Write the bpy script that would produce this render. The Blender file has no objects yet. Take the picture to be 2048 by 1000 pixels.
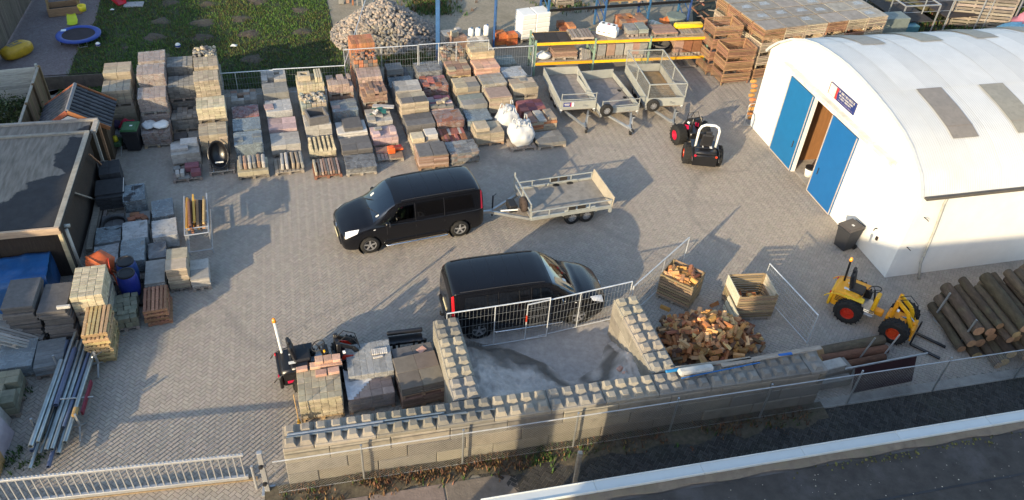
import bpy, bmesh, math, random
from mathutils import Vector, Matrix, noise
R = math.radians
random.seed(11)
sc = bpy.context.scene
C = sc.collection

# ---------------------------------------------------------------- camera
cam_d = bpy.data.cameras.new("camera"); cam = bpy.data.objects.new("camera", cam_d); C.objects.link(cam)
PITCH, ROLL, CAM_H = R(39.46), R(4.27), 17.7
r0 = Vector((1, 0, 0)); u0 = Vector((0, math.sin(PITCH), math.cos(PITCH))); fw = Vector((0, math.cos(PITCH), -math.sin(PITCH)))
rr = math.cos(ROLL)*r0 + math.sin(ROLL)*u0; uu = -math.sin(ROLL)*r0 + math.cos(ROLL)*u0
mw = Matrix((rr, uu, -fw)).transposed().to_4x4(); mw.translation = (0, 0, CAM_H)
cam.matrix_world = mw
cam_d.sensor_width = 36; cam_d.lens = 28.0; cam_d.clip_start = 0.2; cam_d.clip_end = 3000
sc.camera = cam

# ---------------------------------------------------------------- light
SUN_AZ, SUN_EL = R(34), R(16.5)       # azimuth the shadows run towards (from +Y to +X), height of the sun
world = bpy.data.worlds.new("World"); sc.world = world; world.use_nodes = True
nt = world.node_tree; nt.nodes.clear()
sky = nt.nodes.new("ShaderNodeTexSky"); sky.sky_type = 'NISHITA'; sky.sun_disc = False
sky.sun_elevation = SUN_EL; sky.sun_rotation = SUN_AZ + math.pi
sky.air_density = 1.0; sky.dust_density = 1.0
bg = nt.nodes.new("ShaderNodeBackground"); bg.inputs[1].default_value = 0.15
wo = nt.nodes.new("ShaderNodeOutputWorld")
nt.links.new(sky.outputs[0], bg.inputs[0]); nt.links.new(bg.outputs[0], wo.inputs[0])
sun_d = bpy.data.lights.new("sun", 'SUN'); sun_d.energy = 3.15; sun_d.angle = R(0.5); sun_d.color = (1.0, 0.80, 0.52)
sun = bpy.data.objects.new("sun", sun_d); C.objects.link(sun)
sdir = Vector((math.sin(SUN_AZ)*math.cos(SUN_EL), math.cos(SUN_AZ)*math.cos(SUN_EL), -math.sin(SUN_EL)))
sun.rotation_euler = sdir.to_track_quat('-Z', 'Y').to_euler(); sun.location = (-20, -20, 30)
sc.view_settings.view_transform = 'Standard'; sc.view_settings.look = 'None'
sc.view_settings.gamma = 1; sc.view_settings.use_curve_mapping = False
sc.view_settings.exposure = 1.22

# ---------------------------------------------------------------- materials
def node(t, typ, **kw):
    n = t.nodes.new(typ)
    for k, v in kw.items(): setattr(n, k, v)
    return n
def M(name, col, rough=.8, var=.25, scale=5., bump=.25, rnd=.12, metal=0., hue=.02, dirt=0., dirtcol=(.05,.045,.04), dscale=1.2, grain=None, island=False, spec=.4, coat=0., bscale=None):
    """plain weathered surface: colour varies with noise, from object to object (or piece to piece) and with dirt"""
    m = bpy.data.materials.new(name); m.use_nodes = True; t = m.node_tree; L = t.links.new
    b = t.nodes["Principled BSDF"]; b.inputs["Roughness"].default_value = rough; b.inputs["Metallic"].default_value = metal
    b.inputs["Specular IOR Level"].default_value = spec
    if coat: b.inputs["Coat Weight"].default_value = coat; b.inputs["Coat Roughness"].default_value = .06
    tc = node(t, "ShaderNodeTexCoord"); oi = node(t, "ShaderNodeObjectInfo")
    sc_ = node(t, "ShaderNodeVectorMath", operation='SCALE'); sc_.inputs[3].default_value = 37.
    cv = node(t, "ShaderNodeCombineXYZ"); L(oi.outputs["Random"], cv.inputs[0]); L(oi.outputs["Random"], cv.inputs[1])
    L(cv.outputs[0], sc_.inputs[0])
    ad = node(t, "ShaderNodeVectorMath", operation='ADD'); L(tc.outputs["Object"], ad.inputs[0]); L(sc_.outputs[0], ad.inputs[1])
    vec = ad.outputs[0]
    if grain:
        mp = node(t, "ShaderNodeMapping"); mp.inputs["Scale"].default_value = grain; L(vec, mp.inputs[0]); vec = mp.outputs[0]
    n1 = node(t, "ShaderNodeTexNoise"); n1.inputs["Scale"].default_value = scale; n1.inputs["Detail"].default_value = 6; n1.inputs["Roughness"].default_value = .65
    L(vec, n1.inputs["Vector"])
    mr = node(t, "ShaderNodeMapRange"); mr.inputs[1].default_value = .28; mr.inputs[2].default_value = .72
    mr.inputs[3].default_value = 1-var; mr.inputs[4].default_value = 1+var; L(n1.outputs["Fac"], mr.inputs[0])
    hs = node(t, "ShaderNodeHueSaturation"); hs.inputs["Color"].default_value = (*col, 1)
    rsrc = oi.outputs["Random"]
    if island:
        gi = node(t, "ShaderNodeNewGeometry"); rsrc = gi.outputs["Random Per Island"]
    r1 = node(t, "ShaderNodeMapRange"); r1.inputs[3].default_value = 1-rnd*1.6; r1.inputs[4].default_value = 1+rnd*1.6; L(rsrc, r1.inputs[0])
    wn = node(t, "ShaderNodeTexWhiteNoise", noise_dimensions='1D'); L(rsrc, wn.inputs["W"])
    r2 = node(t, "ShaderNodeMapRange"); r2.inputs[3].default_value = .5-hue; r2.inputs[4].default_value = .5+hue; L(wn.outputs["Value"], r2.inputs[0])
    mu = node(t, "ShaderNodeMath", operation='MULTIPLY'); L(mr.outputs[0], mu.inputs[0]); L(r1.outputs[0], mu.inputs[1])
    L(mu.outputs[0], hs.inputs["Value"]); L(r2.outputs[0], hs.inputs["Hue"])
    out = hs.outputs[0]
    if dirt > 0:
        n2 = node(t, "ShaderNodeTexNoise"); n2.inputs["Scale"].default_value = dscale; n2.inputs["Detail"].default_value = 8; n2.inputs["Roughness"].default_value = .7
        L(ad.outputs[0], n2.inputs["Vector"])
        d = node(t, "ShaderNodeMapRange"); d.inputs[1].default_value = .5; d.inputs[2].default_value = .72; d.inputs[3].default_value = 0; d.inputs[4].default_value = dirt; L(n2.outputs["Fac"], d.inputs[0])
        mx = node(t, "ShaderNodeMixRGB"); L(d.outputs[0], mx.inputs[0]); L(out, mx.inputs[1]); mx.inputs[2].default_value = (*dirtcol, 1); out = mx.outputs[0]
    L(out, b.inputs["Base Color"])
    if bump:
        bp = node(t, "ShaderNodeBump"); bp.inputs["Strength"].default_value = bump; bp.inputs["Distance"].default_value = .02
        n3 = node(t, "ShaderNodeTexNoise"); n3.inputs["Scale"].default_value = bscale or scale*5; n3.inputs["Detail"].default_value = 4; L(vec, n3.inputs["Vector"])
        L(n3.outputs["Fac"], bp.inputs["Height"]); L(bp.outputs[0], b.inputs["Normal"])
    return m
def M_glass(name, col, rough=.04):
    m = bpy.data.materials.new(name); m.use_nodes = True; t = m.node_tree; L = t.links.new; t.nodes.clear()
    o = node(t, "ShaderNodeOutputMaterial"); mx = node(t, "ShaderNodeMixShader"); tr = node(t, "ShaderNodeBsdfTransparent"); gl = node(t, "ShaderNodeBsdfGlossy")
    tr.inputs[0].default_value = (*col, 1); gl.inputs["Roughness"].default_value = rough; gl.inputs[0].default_value = (.9, .95, 1, 1)
    fr = node(t, "ShaderNodeLayerWeight"); fr.inputs[0].default_value = .5; pw_ = node(t, "ShaderNodeMath", operation='POWER'); L(fr.outputs["Facing"], pw_.inputs[0]); pw_.inputs[1].default_value = 3.0; mr = node(t, "ShaderNodeMapRange"); mr.inputs[3].default_value = .10; mr.inputs[4].default_value = .7
    L(pw_.outputs[0], mr.inputs[0]); L(mr.outputs[0], mx.inputs[0]); L(tr.outputs[0], mx.inputs[1]); L(gl.outputs[0], mx.inputs[2]); L(mx.outputs[0], o.inputs[0])
    return m
def M_film(name, col=(.62, .63, .63), op=(.05, .32), scale=5):
    m = bpy.data.materials.new(name); m.use_nodes = True; t = m.node_tree; L = t.links.new; t.nodes.clear()
    o = node(t, "ShaderNodeOutputMaterial"); mx = node(t, "ShaderNodeMixShader"); tr = node(t, "ShaderNodeBsdfTransparent"); b = node(t, "ShaderNodeBsdfPrincipled")
    b.inputs["Base Color"].default_value = (*col, 1); b.inputs["Roughness"].default_value = .22; tr.inputs[0].default_value = (.86, .88, .9, 1)
    tc = node(t, "ShaderNodeTexCoord"); n = node(t, "ShaderNodeTexNoise"); n.inputs["Scale"].default_value = scale; n.inputs["Detail"].default_value = 5; n.inputs["Distortion"].default_value = 1.2
    L(tc.outputs["Object"], n.inputs["Vector"]); mr = node(t, "ShaderNodeMapRange"); mr.inputs[1].default_value = .35; mr.inputs[2].default_value = .7; mr.inputs[3].default_value = op[0]; mr.inputs[4].default_value = op[1]
    L(n.outputs["Fac"], mr.inputs[0]); L(mr.outputs[0], mx.inputs[0]); L(tr.outputs[0], mx.inputs[1]); L(b.outputs[0], mx.inputs[2]); L(mx.outputs[0], o.inputs[0])
    bp = node(t, "ShaderNodeBump"); bp.inputs["Strength"].default_value = .6; bp.inputs["Distance"].default_value = .03; L(n.outputs["Fac"], bp.inputs["Height"]); L(bp.outputs[0], b.inputs["Normal"])
    return m

# ---------------------------------------------------------------- mesh helpers
CH = []
def _chamfer_faces():
    # vertex = corner (sx,sy,sz) x axis of the face it lies on
    idx = {}; k = 0
    for sx in (-1, 1):
        for sy in (-1, 1):
            for sz in (-1, 1):
                for a in range(3): idx[(sx, sy, sz, a)] = k; k += 1
    F = []
    for a in range(3):
        b, c = (a+1) % 3, (a+2) % 3
        for s in (-1, 1):
            f = []
            for (p, q) in ((-1, -1), (1, -1), (1, 1), (-1, 1)):
                v = [0]*3; v[a] = s; v[b] = p; v[c] = q; f.append(idx[(*v, a)])
            F.append(f if s > 0 else f[::-1])
    for a in range(3):
        b, c = (a+1) % 3, (a+2) % 3
        for p in (-1, 1):
            for q in (-1, 1):
                v0 = [0]*3; v1 = [0]*3; v0[a] = -1; v1[a] = 1
                for v in (v0, v1): v[b] = p; v[c] = q
                f = [idx[(*v0, b)], idx[(*v1, b)], idx[(*v1, c)], idx[(*v0, c)]]
                F.append(f if p*q < 0 else f[::-1])
    for sx in (-1, 1):
        for sy in (-1, 1):
            for sz in (-1, 1):
                f = [idx[(sx, sy, sz, a)] for a in range(3)]
                F.append(f if sx*sy*sz > 0 else f[::-1])
    return idx, F
CI, CF = _chamfer_faces()

class MB:
    """collects vertices and faces of ONE part"""
    def __init__(s): s.v = []; s.f = []; s.m = []; s.mi = 0
    def add(s, vs, fs, mi=None):
        o = len(s.v); s.v += [tuple(p) for p in vs]; s.f += [tuple(i+o for i in f) for f in fs]
        s.m += [s.mi if mi is None else mi]*len(fs)
    def box(s, c, d, rz=0., bev=0., M4=None, mi=None):
        hx, hy, hz = d[0]/2, d[1]/2, d[2]/2
        if bev:
            bev = min(bev, hx*.9, hy*.9, hz*.9); vs = [None]*24
            for (sx, sy, sz, a), k in CI.items():
                p = [sx*(hx-bev), sy*(hy-bev), sz*(hz-bev)]; p[a] += (sx, sy, sz)[a]*bev; vs[k] = p
            fs = CF
        else:
            vs = [(sx*hx, sy*hy, sz*hz) for sx in (-1, 1) for sy in (-1, 1) for sz in (-1, 1)]
            fs = [(0, 1, 3, 2), (4, 6, 7, 5), (0, 4, 5, 1), (2, 3, 7, 6), (0, 2, 6, 4), (1, 5, 7, 3)]
        if M4 is None:
            cr, sr = math.cos(rz), math.sin(rz)
            vs = [(c[0]+p[0]*cr-p[1]*sr, c[1]+p[0]*sr+p[1]*cr, c[2]+p[2]) for p in vs]
        else: vs = [M4 @ Vector(p) for p in vs]
        s.add(vs, fs, mi)
    def bar(s, a, b, w, h=None, bev=0., up=(0, 0, 1), mi=None):
        a, b = Vector(a), Vector(b); x = b-a; l = x.length
        if l < 1e-6: return
        x.normalize(); u = Vector(up)
        if abs(x.dot(u)) > .98: u = Vector((1, 0, 0))
        y = u.cross(x).normalized(); z = x.cross(y)
        m = Matrix((x, y, z)).transposed().to_4x4(); m.translation = (a+b)/2
        s.box((0, 0, 0), (l, w, h or w), bev=bev, M4=m, mi=mi)
    def cyl(s, a, b, r, n=10, r2=None, cap=True, mi=None):
        a, b = Vector(a), Vector(b); x = (b-a).normalized(); u = Vector((0, 0, 1)) if abs(x.z) < .95 else Vector((1, 0, 0))
        y = u.cross(x).normalized(); z = x.cross(y); r2 = r if r2 is None else r2
        vs = []
        for k in range(n):
            t = 2*math.pi*k/n; w = y*math.cos(t)+z*math.sin(t); vs += [a+w*r, b+w*r2]
        fs = [(2*k, 2*((k+1) % n), 2*((k+1) % n)+1, 2*k+1) for k in range(n)]
        if cap: fs += [tuple(range(0, 2*n, 2))[::-1], tuple(range(1, 2*n, 2))]
        s.add(vs, fs, mi)
    def tube(s, pts, r, n=6, mi=None, closed=False):
        pts = [Vector(p) for p in pts]; N = len(pts); vs = []; fs = []; prev = None
        for i, p in enumerate(pts):
            if closed: d = (pts[(i+1) % N]-pts[i-1])
            else: d = pts[min(i+1, N-1)]-pts[max(i-1, 0)]
            d = d.normalized()
            if prev is None:
                u = Vector((0, 0, 1)) if abs(d.z) < .9 else Vector((1, 0, 0)); y = u.cross(d).normalized()
            else: y = (prev-d*prev.dot(d)).normalized()
            prev = y; z = d.cross(y)
            for k in range(n):
                t = 2*math.pi*k/n; vs.append(p+(y*math.cos(t)+z*math.sin(t))*r)
        for i in range(N if closed else N-1):
            j = (i+1) % N
            for k in range(n): fs.append((i*n+k, i*n+(k+1) % n, j*n+(k+1) % n, j*n+k))
        if not closed: fs += [tuple(range(n))[::-1], tuple(range((N-1)*n, N*n))]
        s.add(vs, fs, mi)
    def lathe(s, prof, n=16, o=(0, 0, 0), axis='z', mi=None):
        vs = []; fs = []; K = len(prof)
        for k in range(n):
            t = 2*math.pi*k/n
            for (r, h) in prof:
                x, y = r*math.cos(t), r*math.sin(t)
                vs.append((o[0]+x, o[1]+y, o[2]+h) if axis == 'z' else ((o[0]+x, o[1]+h, o[2]+y) if axis == 'y' else (o[0]+h, o[1]+x, o[2]+y)))
        for k in range(n):
            j = (k+1) % n
            for i in range(K-1): fs.append((k*K+i, j*K+i, j*K+i+1, k*K+i+1))
        s.add(vs, fs, mi)
    def prism(s, poly, z0, z1, mi=None, M4=None):
        n = len(poly); vs = [(p[0], p[1], z0) for p in poly]+[(p[0], p[1], z1) for p in poly]
        if M4 is not None: vs = [M4 @ Vector(p) for p in vs]
        fs = [tuple(range(n))[::-1], tuple(range(n, 2*n))]+[(k, (k+1) % n, n+(k+1) % n, n+k) for k in range(n)]
        s.add(vs, fs, mi)
    def mesh(s, name, mats, smooth=False):
        me = bpy.data.meshes.new(name); me.from_pydata(s.v, [], s.f)
        for m in (mats if isinstance(mats, (list, tuple)) else [mats]): me.materials.append(m)
        if any(s.m): me.polygons.foreach_set("material_index", s.m)
        if smooth: me.polygons.foreach_set("use_smooth", [True]*len(me.polygons))
        me.update(); return me
    def build(s, name, mats, parent=None, loc=(0, 0, 0), rz=0., smooth=False, rot=None):
        return link(name, s.mesh(name, mats, smooth), parent, loc, rz, rot)

def link(name, me, parent=None, loc=(0, 0, 0), rz=0., rot=None):
    o = bpy.data.objects.new(name, me); C.objects.link(o)
    if parent is not None: o.parent = parent
    o.location = loc if len(loc) == 3 else (*loc, 0); o.rotation_euler = rot if rot else (0, 0, rz)
    return o
def tag(o, label=None, cat=None, group=None, kind=None):
    if label: o["label"] = label
    if cat: o["category"] = cat
    if group: o["group"] = group
    if kind: o["kind"] = kind
    return o
def thing(name, label, cat, loc, rz=0., group=None):
    o = bpy.data.objects.new(name, None); C.objects.link(o); o.empty_display_size = .2
    o.location = loc if len(loc) == 3 else (*loc, 0); o.rotation_euler = (0, 0, rz)
    return tag(o, label, cat, group)
def copy_tree(o, parent=None):
    c = o.copy(); C.objects.link(c); c.parent = parent
    for ch in o.children: copy_tree(ch, c)
    return c
U = random.uniform
SITE = R(18)                         # the yard's own direction: along the block wall
SV = Vector((math.cos(SITE), math.sin(SITE), 0)); TV = Vector((-SV.y, SV.x, 0))
def ST(s, t, z=0): return SV*s+TV*t+Vector((0, 0, z))
def heading(p, q): return math.atan2(q[1]-p[1], q[0]-p[0])
def dist(p, q): return math.hypot(q[0]-p[0], q[1]-p[1])
def mid(p, q, k=.5): return (p[0]+(q[0]-p[0])*k, p[1]+(q[1]-p[1])*k)
def smoothing(me, ang=35):
    me.polygons.foreach_set("use_smooth", [True]*len(me.polygons))
    try: me.set_sharp_from_angle(angle=R(ang))
    except Exception: pass
    return me

# colours (linear)
CONC = M("concrete", (.30, .285, .26), .9, .28, 3, .4, .10, dirt=.45, dirtcol=(.14, .13, .10))
MOSSY = M("mossy_concrete", (.26, .26, .20), .95, .35, 5, .6, .18, dirt=.6, dirtcol=(.10, .12, .05), dscale=3)
SAND = M("sand", (.50, .46, .40), .95, .18, 6, .5, .0, dirt=.4, dirtcol=(.13, .12, .11), dscale=1.6)
GALV = M("galvanised_steel", (.40, .42, .43), .42, .2, 5, .12, .08, metal=.65, hue=.005)
ALU = M("grey_aluminium", (.40, .41, .42), .45, .12, 4, .05, .05, metal=.5, hue=.005)
ZINC = M("zinc_pipe", (.27, .31, .32), .38, .25, 3, .1, .15, metal=.7, hue=.005)
WHITE = M("white_paint", (.74, .74, .70), .55, .05, 2, .08, .02, dirt=.12, dirtcol=(.5, .5, .42), dscale=.7)
BLACKP = M("black_paint", (.012, .012, .014), .32, .2, 6, .02, .1, spec=.5)
BLACKM = M("black_plastic", (.018, .018, .02), .6, .25, 8, .15, .15)
FENCEM = M("fence_tube", (.56, .58, .59), .4, .15, 5, .05, .05, metal=.3, hue=.005)
RUBBER = M("rubber", (.016, .016, .016), .85, .3, 12, .35, .1)
REDP = M("red_paint", (.45, .015, .012), .4, .12, 6, .05, .05)
YELP = M("yellow_paint", (.78, .40, .015), .42, .15, 4, .06, .05, dirt=.25, dirtcol=(.25, .14, .03), dscale=4)
YELB = M("yellow_beam", (.80, .47, .02), .45, .1, 3, .05, .05, dirt=.2, dirtcol=(.4, .25, .05), dscale=5)
GREENP = M("pale_green_paint", (.19, .28, .21), .5, .2, 5, .08, .08)
BLUEP = M("blue_paint", (.03, .09, .22), .5, .2, 4, .08, .08)
BLUED = M("blue_door_paint", (.011, .13, .32), .45, .06, 3, .06, .02)
WOOD = M("pallet_wood", (.36, .25, .15), .85, .3, 3, .3, .22, grain=(1, 6, 6), dirt=.3, dirtcol=(.16, .13, .10), dscale=3)
WOODG = M("grey_weathered_wood", (.27, .23, .19), .9, .3, 3, .3, .2, grain=(1, 6, 6), dirt=.4, dirtcol=(.12, .11, .10), dscale=3)
WOODR = M("red_brown_pallet_wood", (.30, .15, .09), .85, .3, 3, .3, .22, grain=(1, 6, 6))
TIMB = M("fresh_timber", (.50, .30, .14), .8, .2, 3, .2, .15, grain=(1, 8, 8))
DARKW = M("dark_timber", (.035, .028, .024), .85, .4, 3, .3, .2, grain=(1, 6, 6))
FELT = M("roof_felt", (.035, .036, .04), .9, .3, 2, .5, .05, bscale=60)
PIPEP = M("blue_plastic", (.02, .09, .45), .35, .2, 3, .05, .1)
SHINY = M("wheel_rim", (.55, .56, .58), .3, .1, 5, .02, .05, metal=.8)
CHROME = M("chrome", (.75, .76, .78), .18, .05, 5, 0, 0, metal=1.)
LAMPW = M("lamp_glass", (.75, .76, .78), .12, .1, 30, .1, .05, spec=.8)
LAMPR = M("red_lamp_glass", (.5, .01, .015), .15, .1, 10, .05, .05, spec=.8)
ORANGEL = M("amber_lens", (.85, .25, .02), .2, .1, 10, .03, .05, spec=.7)
CARB = M("car_black_paint", (.005, .0055, .008), .25, .1, 3, 0, 0, spec=.3, coat=.22, hue=.0)
CGLASS = M_glass("car_window_glass", (.10, .12, .13))
CTINT = M_glass("tinted_window_glass", (.015, .016, .018))
FILM = M_film("plastic_film")
FILMW = M_film("milky_plastic_film", (.52, .54, .55), (.35, .7))
FILMB = M_film("bluish_plastic_film", (.34, .40, .43), (.3, .6))
TARPB = M("blue_tarpaulin", (.02, .10, .26), .28, .25, 2, .3, .0, dirt=.15, dirtcol=(.25, .3, .36), dscale=2.5)

# ================================================================ ground
SITE = R(16); SV = Vector((math.cos(SITE), math.sin(SITE), 0)); TV = Vector((-SV.y, SV.x, 0))
def sheet(name, poly, z, mat, parent=None, kind='structure', thick=.0):
    mb = MB(); n = len(poly); mb.add([(p[0], p[1], z) for p in poly], [tuple(range(n))])
    o = mb.build(name, mat, parent); 
    if kind: tag(o, kind=kind)
    return o
SOIL = M("bare_gravelly_soil", (.20, .17, .135), .95, .4, 9, .6, 0, dirt=.6, dirtcol=(.11, .12, .06), dscale=.35)
sheet("ground", [(-250, -200), (250, -200), (250, 400), (-250, 400)], -.05, SOIL)
def pave_mat(m):
    """tyre tracks, oil drips and damp stains over the paving"""
    t = m.node_tree; L = t.links.new; b = t.nodes["Principled BSDF"]; src = b.inputs["Base Color"].links[0].from_socket; tc = node(t, "ShaderNodeTexCoord")
    def nz(sc_, dist_, det, lo, hi, a, c):
        n = node(t, "ShaderNodeTexNoise"); n.inputs["Scale"].default_value = sc_; n.inputs["Distortion"].default_value = dist_; n.inputs["Detail"].default_value = det; L(tc.outputs["Object"], n.inputs["Vector"]); r = node(t, "ShaderNodeMapRange"); r.inputs[1].default_value = lo; r.inputs[2].default_value = hi; r.inputs[3].default_value = a; r.inputs[4].default_value = c; return n, r
    n1, r1 = nz(.13, .6, 1, 0, .022, .30, 0); sb = node(t, "ShaderNodeMath", operation='SUBTRACT'); sb.inputs[1].default_value = .5; ab = node(t, "ShaderNodeMath", operation='ABSOLUTE'); L(n1.outputs["Fac"], sb.inputs[0]); L(sb.outputs[0], ab.inputs[0]); L(ab.outputs[0], r1.inputs[0])
    n2, r2 = nz(1.7, .3, 3, .70, .76, 0, .5); L(n2.outputs["Fac"], r2.inputs[0])
    n3, r3 = nz(.5, 1.5, 6, .56, .75, 0, .28); L(n3.outputs["Fac"], r3.inputs[0])
    out = src
    for r, c in ((r1, (.16, .15, .14)), (r2, (.12, .11, .10)), (r3, (.17, .16, .145))):
        mx = node(t, "ShaderNodeMixRGB"); L(r.outputs[0], mx.inputs[0]); L(out, mx.inputs[1]); mx.inputs[2].default_value = (*c, 1); out = mx.outputs[0]
    L(out, b.inputs["Base Color"]); return m
JOINT = M("joint_sand", (.225, .205, .175), .95, .3, 20, .3, 0)
PAVM = pave_mat(M("grey_concrete_paver", (.345, .304, .256), .88, .10, 9, .3, .05, hue=.012, island=True, dirt=.3, dirtcol=(.27, .245, .21), dscale=.25))
PAVO = M("grey_concrete_paver_single", (.345, .304, .256), .88, .10, 9, .3, .05, hue=.012, dirt=.3, dirtcol=(.27, .245, .21), dscale=.25)
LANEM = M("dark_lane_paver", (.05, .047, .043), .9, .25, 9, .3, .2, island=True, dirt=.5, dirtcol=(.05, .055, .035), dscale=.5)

def herringbone(s0, s1, t0, t1, keep, L=.21, ang=R(45)):
    """centres and headings of pavers laid in herringbone over a site rectangle"""
    W = L/2; out = []; g = W
    # herringbone lattice in its own axes, turned by ang
    cx, cy = (s0+s1)/2, (t0+t1)/2; Rm = math.hypot(s1-s0, t1-t0)/2+1; N = int(Rm/g)+2
    ca, sa = math.cos(ang), math.sin(ang)
    for i in range(-N, N):
        for j in range(-N, N):
            m = (i-j) % 4
            if m == 0: x, y, h = (i+1)*g, (j+.5)*g, 0          # lies along x over cells i, i+1
            elif m == 3: x, y, h = (i+.5)*g, (j+1)*g, 1         # stands along y over cells j, j+1
            else: continue
            s = cx+x*ca-y*sa; t = cy+x*sa+y*ca
            if s0 <= s <= s1 and t0 <= t <= t1 and keep(s, t): out.append((s, t, h))
    return out
def paver_mesh(L, h=.0, gap=.006, ch=.004):
    a, b = L/2-gap/2, L/4-gap/2
    mb = MB(); mb.add([(-a, -b, -.03), (a, -b, -.03), (a, b, -.03), (-a, b, -.03), (-a+ch, -b+ch, 0), (a-ch, -b+ch, 0), (a-ch, b-ch, 0), (-a+ch, b-ch, 0)],
                      [(4, 5, 6, 7), (0, 1, 5, 4), (1, 2, 6, 5), (2, 3, 7, 6), (3, 0, 4, 7)])
    return mb
def pave(root, pts, mat, single, L=.21, ang=R(45), n_single=300, name="paver"):
    base = paver_mesh(L); tm = SITE+ang
    pts = [(SV*s+TV*t, h) for s, t, h in pts]
    def d(p): return (p[0]-Vector((-2.5, 0, 17.7))).length if in_view(p[0]) else 99
    pts.sort(key=d)
    me = base.mesh(name, single)
    for p, h in pts[:n_single]: 
        link(name, me, root, (p.x, p.y, U(-.002, .002)), rot=(U(-.006, .006), U(-.006, .006), tm+h*math.pi/2))
    mb = MB(); V = mb.v; F = mb.f
    for p, h in pts[n_single:]:
        c, s = math.cos(tm+h*math.pi/2), math.sin(tm+h*math.pi/2); dz = U(-.002, .002); tx, ty = U(-.006, .006), U(-.006, .006); o = len(V)
        for x, y, z in base.v: V.append((p.x+x*c-y*s, p.y+x*s+y*c, z+dz+x*tx+y*ty))
        F.extend(tuple(i+o for i in f) for f in base.f)
    mb.m = [0]*len(F)
    tag(mb.build(name+"_field", mat, root), kind="stuff")
def in_view(p):
    q = Vector((p.x, p.y, 0))-Vector((0, 0, CAM_H)); z = q.dot(fw)
    return abs(q.dot(rr)/z) < .64 and abs(q.dot(uu)/z) < .312
W0 = Vector((-5.36, 12.22, 0)); WH = R(15.65)             # back left corner of the long block wall, its heading
def wl(x, y, z=0): return Vector((W0.x+x*math.cos(WH)-y*math.sin(WH), W0.y+x*math.sin(WH)+y*math.cos(WH), z))
yard_poly = [ST_ for ST_ in [tuple((SV*s+TV*t)[:2]) for s, t in ((-16, 8.6), (1.0, 12.2), (26, 12.2), (26, 35), (-16, 33.9))]]
yard = sheet("paved_yard", yard_poly, -.012, JOINT)
WT = W0.dot(TV)-.75
def off_slab(s, t): p = SV*s+TV*t-W0; return -p.x*math.sin(WH)+p.y*math.cos(WH) < -1.3 and p.x*math.cos(WH)+p.y*math.sin(WH) > -2.9
pave(yard, herringbone(-12.5, 24.5, 11.2, 33.2, lambda s, t: not (s > -.9 and t < WT) and not off_slab(s, t)), PAVM, PAVO)
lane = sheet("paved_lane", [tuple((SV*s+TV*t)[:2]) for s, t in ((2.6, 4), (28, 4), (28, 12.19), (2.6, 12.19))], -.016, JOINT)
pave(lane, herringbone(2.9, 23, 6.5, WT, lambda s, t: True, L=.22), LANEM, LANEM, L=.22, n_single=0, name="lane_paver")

kb_ = MB(); kb_.bar(tuple(wl(14.35, -.80, .0)), tuple(wl(34, -.80, .0)), .34, .05, bev=.01); tag(kb_.build("kerb_strip", CONC), kind="structure")
# drive slabs in front of the gate and the wall
SLABM = M("brown_concrete_slab", (.215, .175, .15), .9, .22, 4, .5, .10, dirt=.4, dirtcol=(.12, .10, .08), dscale=1.5)
drive = sheet("concrete_drive", [tuple((SV*s+TV*t)[:2]) for s, t in ((-16, 4), (2.95, 4), (2.95, 12.15), (-16, 8.6))], -.02, JOINT)
me_ = MB(); me_.box((0, 0, 0), (1.86, 1.96, .06), bev=.012); me_ = me_.mesh("slab", SLABM)
for i in range(-2, 2):
    for j in range(3):
        p = SV*(-.05+1.9*(i)+.95)+TV*(11.02-2.0*j-(.0))
        q = wl(4.0+1.9*(i-.5)-.18, -.76-.62-1.0-2.0*j, -.028+U(-.004, .004)); link("slab", me_, drive, q, rot=(U(-.004, .004), U(-.004, .004), WH))

# lawn, garden path, gravel behind
GRASSG = M("lawn_soil", (.028, .04, .016), .95, .4, 3, .5, 0, dirt=.5, dirtcol=(.09, .075, .045), dscale=.6)
LAWN_POLY = [(-19.96, 30.31), (-20.91, 33.33), (-21.70, 37.14), (-23.92, 43.61), (-12, 66), (-7.5, 62), (-11.55, 43.06), (-9.96, 38.03), (-8.68, 34.84), (-7.2, 32.6), (-20.0, 29.6)]
lawn = sheet("lawn", LAWN_POLY, -.010, GRASSG)
PATHM = M("purple_grey_gravel", (.15, .125, .125), .95, .35, 14, .8, 0, dirt=.5, dirtcol=(.25, .24, .23), dscale=4, bscale=60)
sheet("garden_path", [(-21.07, 25.09), (-31.10, 34.29), (-27.19, 41.44), (-23.92, 43.61), (-21.70, 37.14), (-20.91, 33.33), (-19.96, 30.31), (-19.6, 29.9), (-19.6, 26.5), (-26, 25)], -.018, PATHM)
GRAVM = M("pale_gravel", (.27, .235, .18), .95, .3, 8, .8, 0, dirt=.7, dirtcol=(.12, .11, .07), dscale=.5, bscale=50)
sheet("gravel_yard", [(-7.3, 33.4), (-9.89, 38.04), (-11.50, 43.07), (-7.5, 64), (30, 64), (30, 44), (13, 38), (9, 37.2)], -.014, GRAVM)
FIELDM = M("dark_weedy_field", (.03, .034, .022), .95, .5, 5, .6, 0, dirt=.6, dirtcol=(.07, .07, .05), dscale=1.)
sheet("field", [(9, 42), (60, 42), (60, 90), (14, 90)], -.008, FIELDM)

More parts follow.
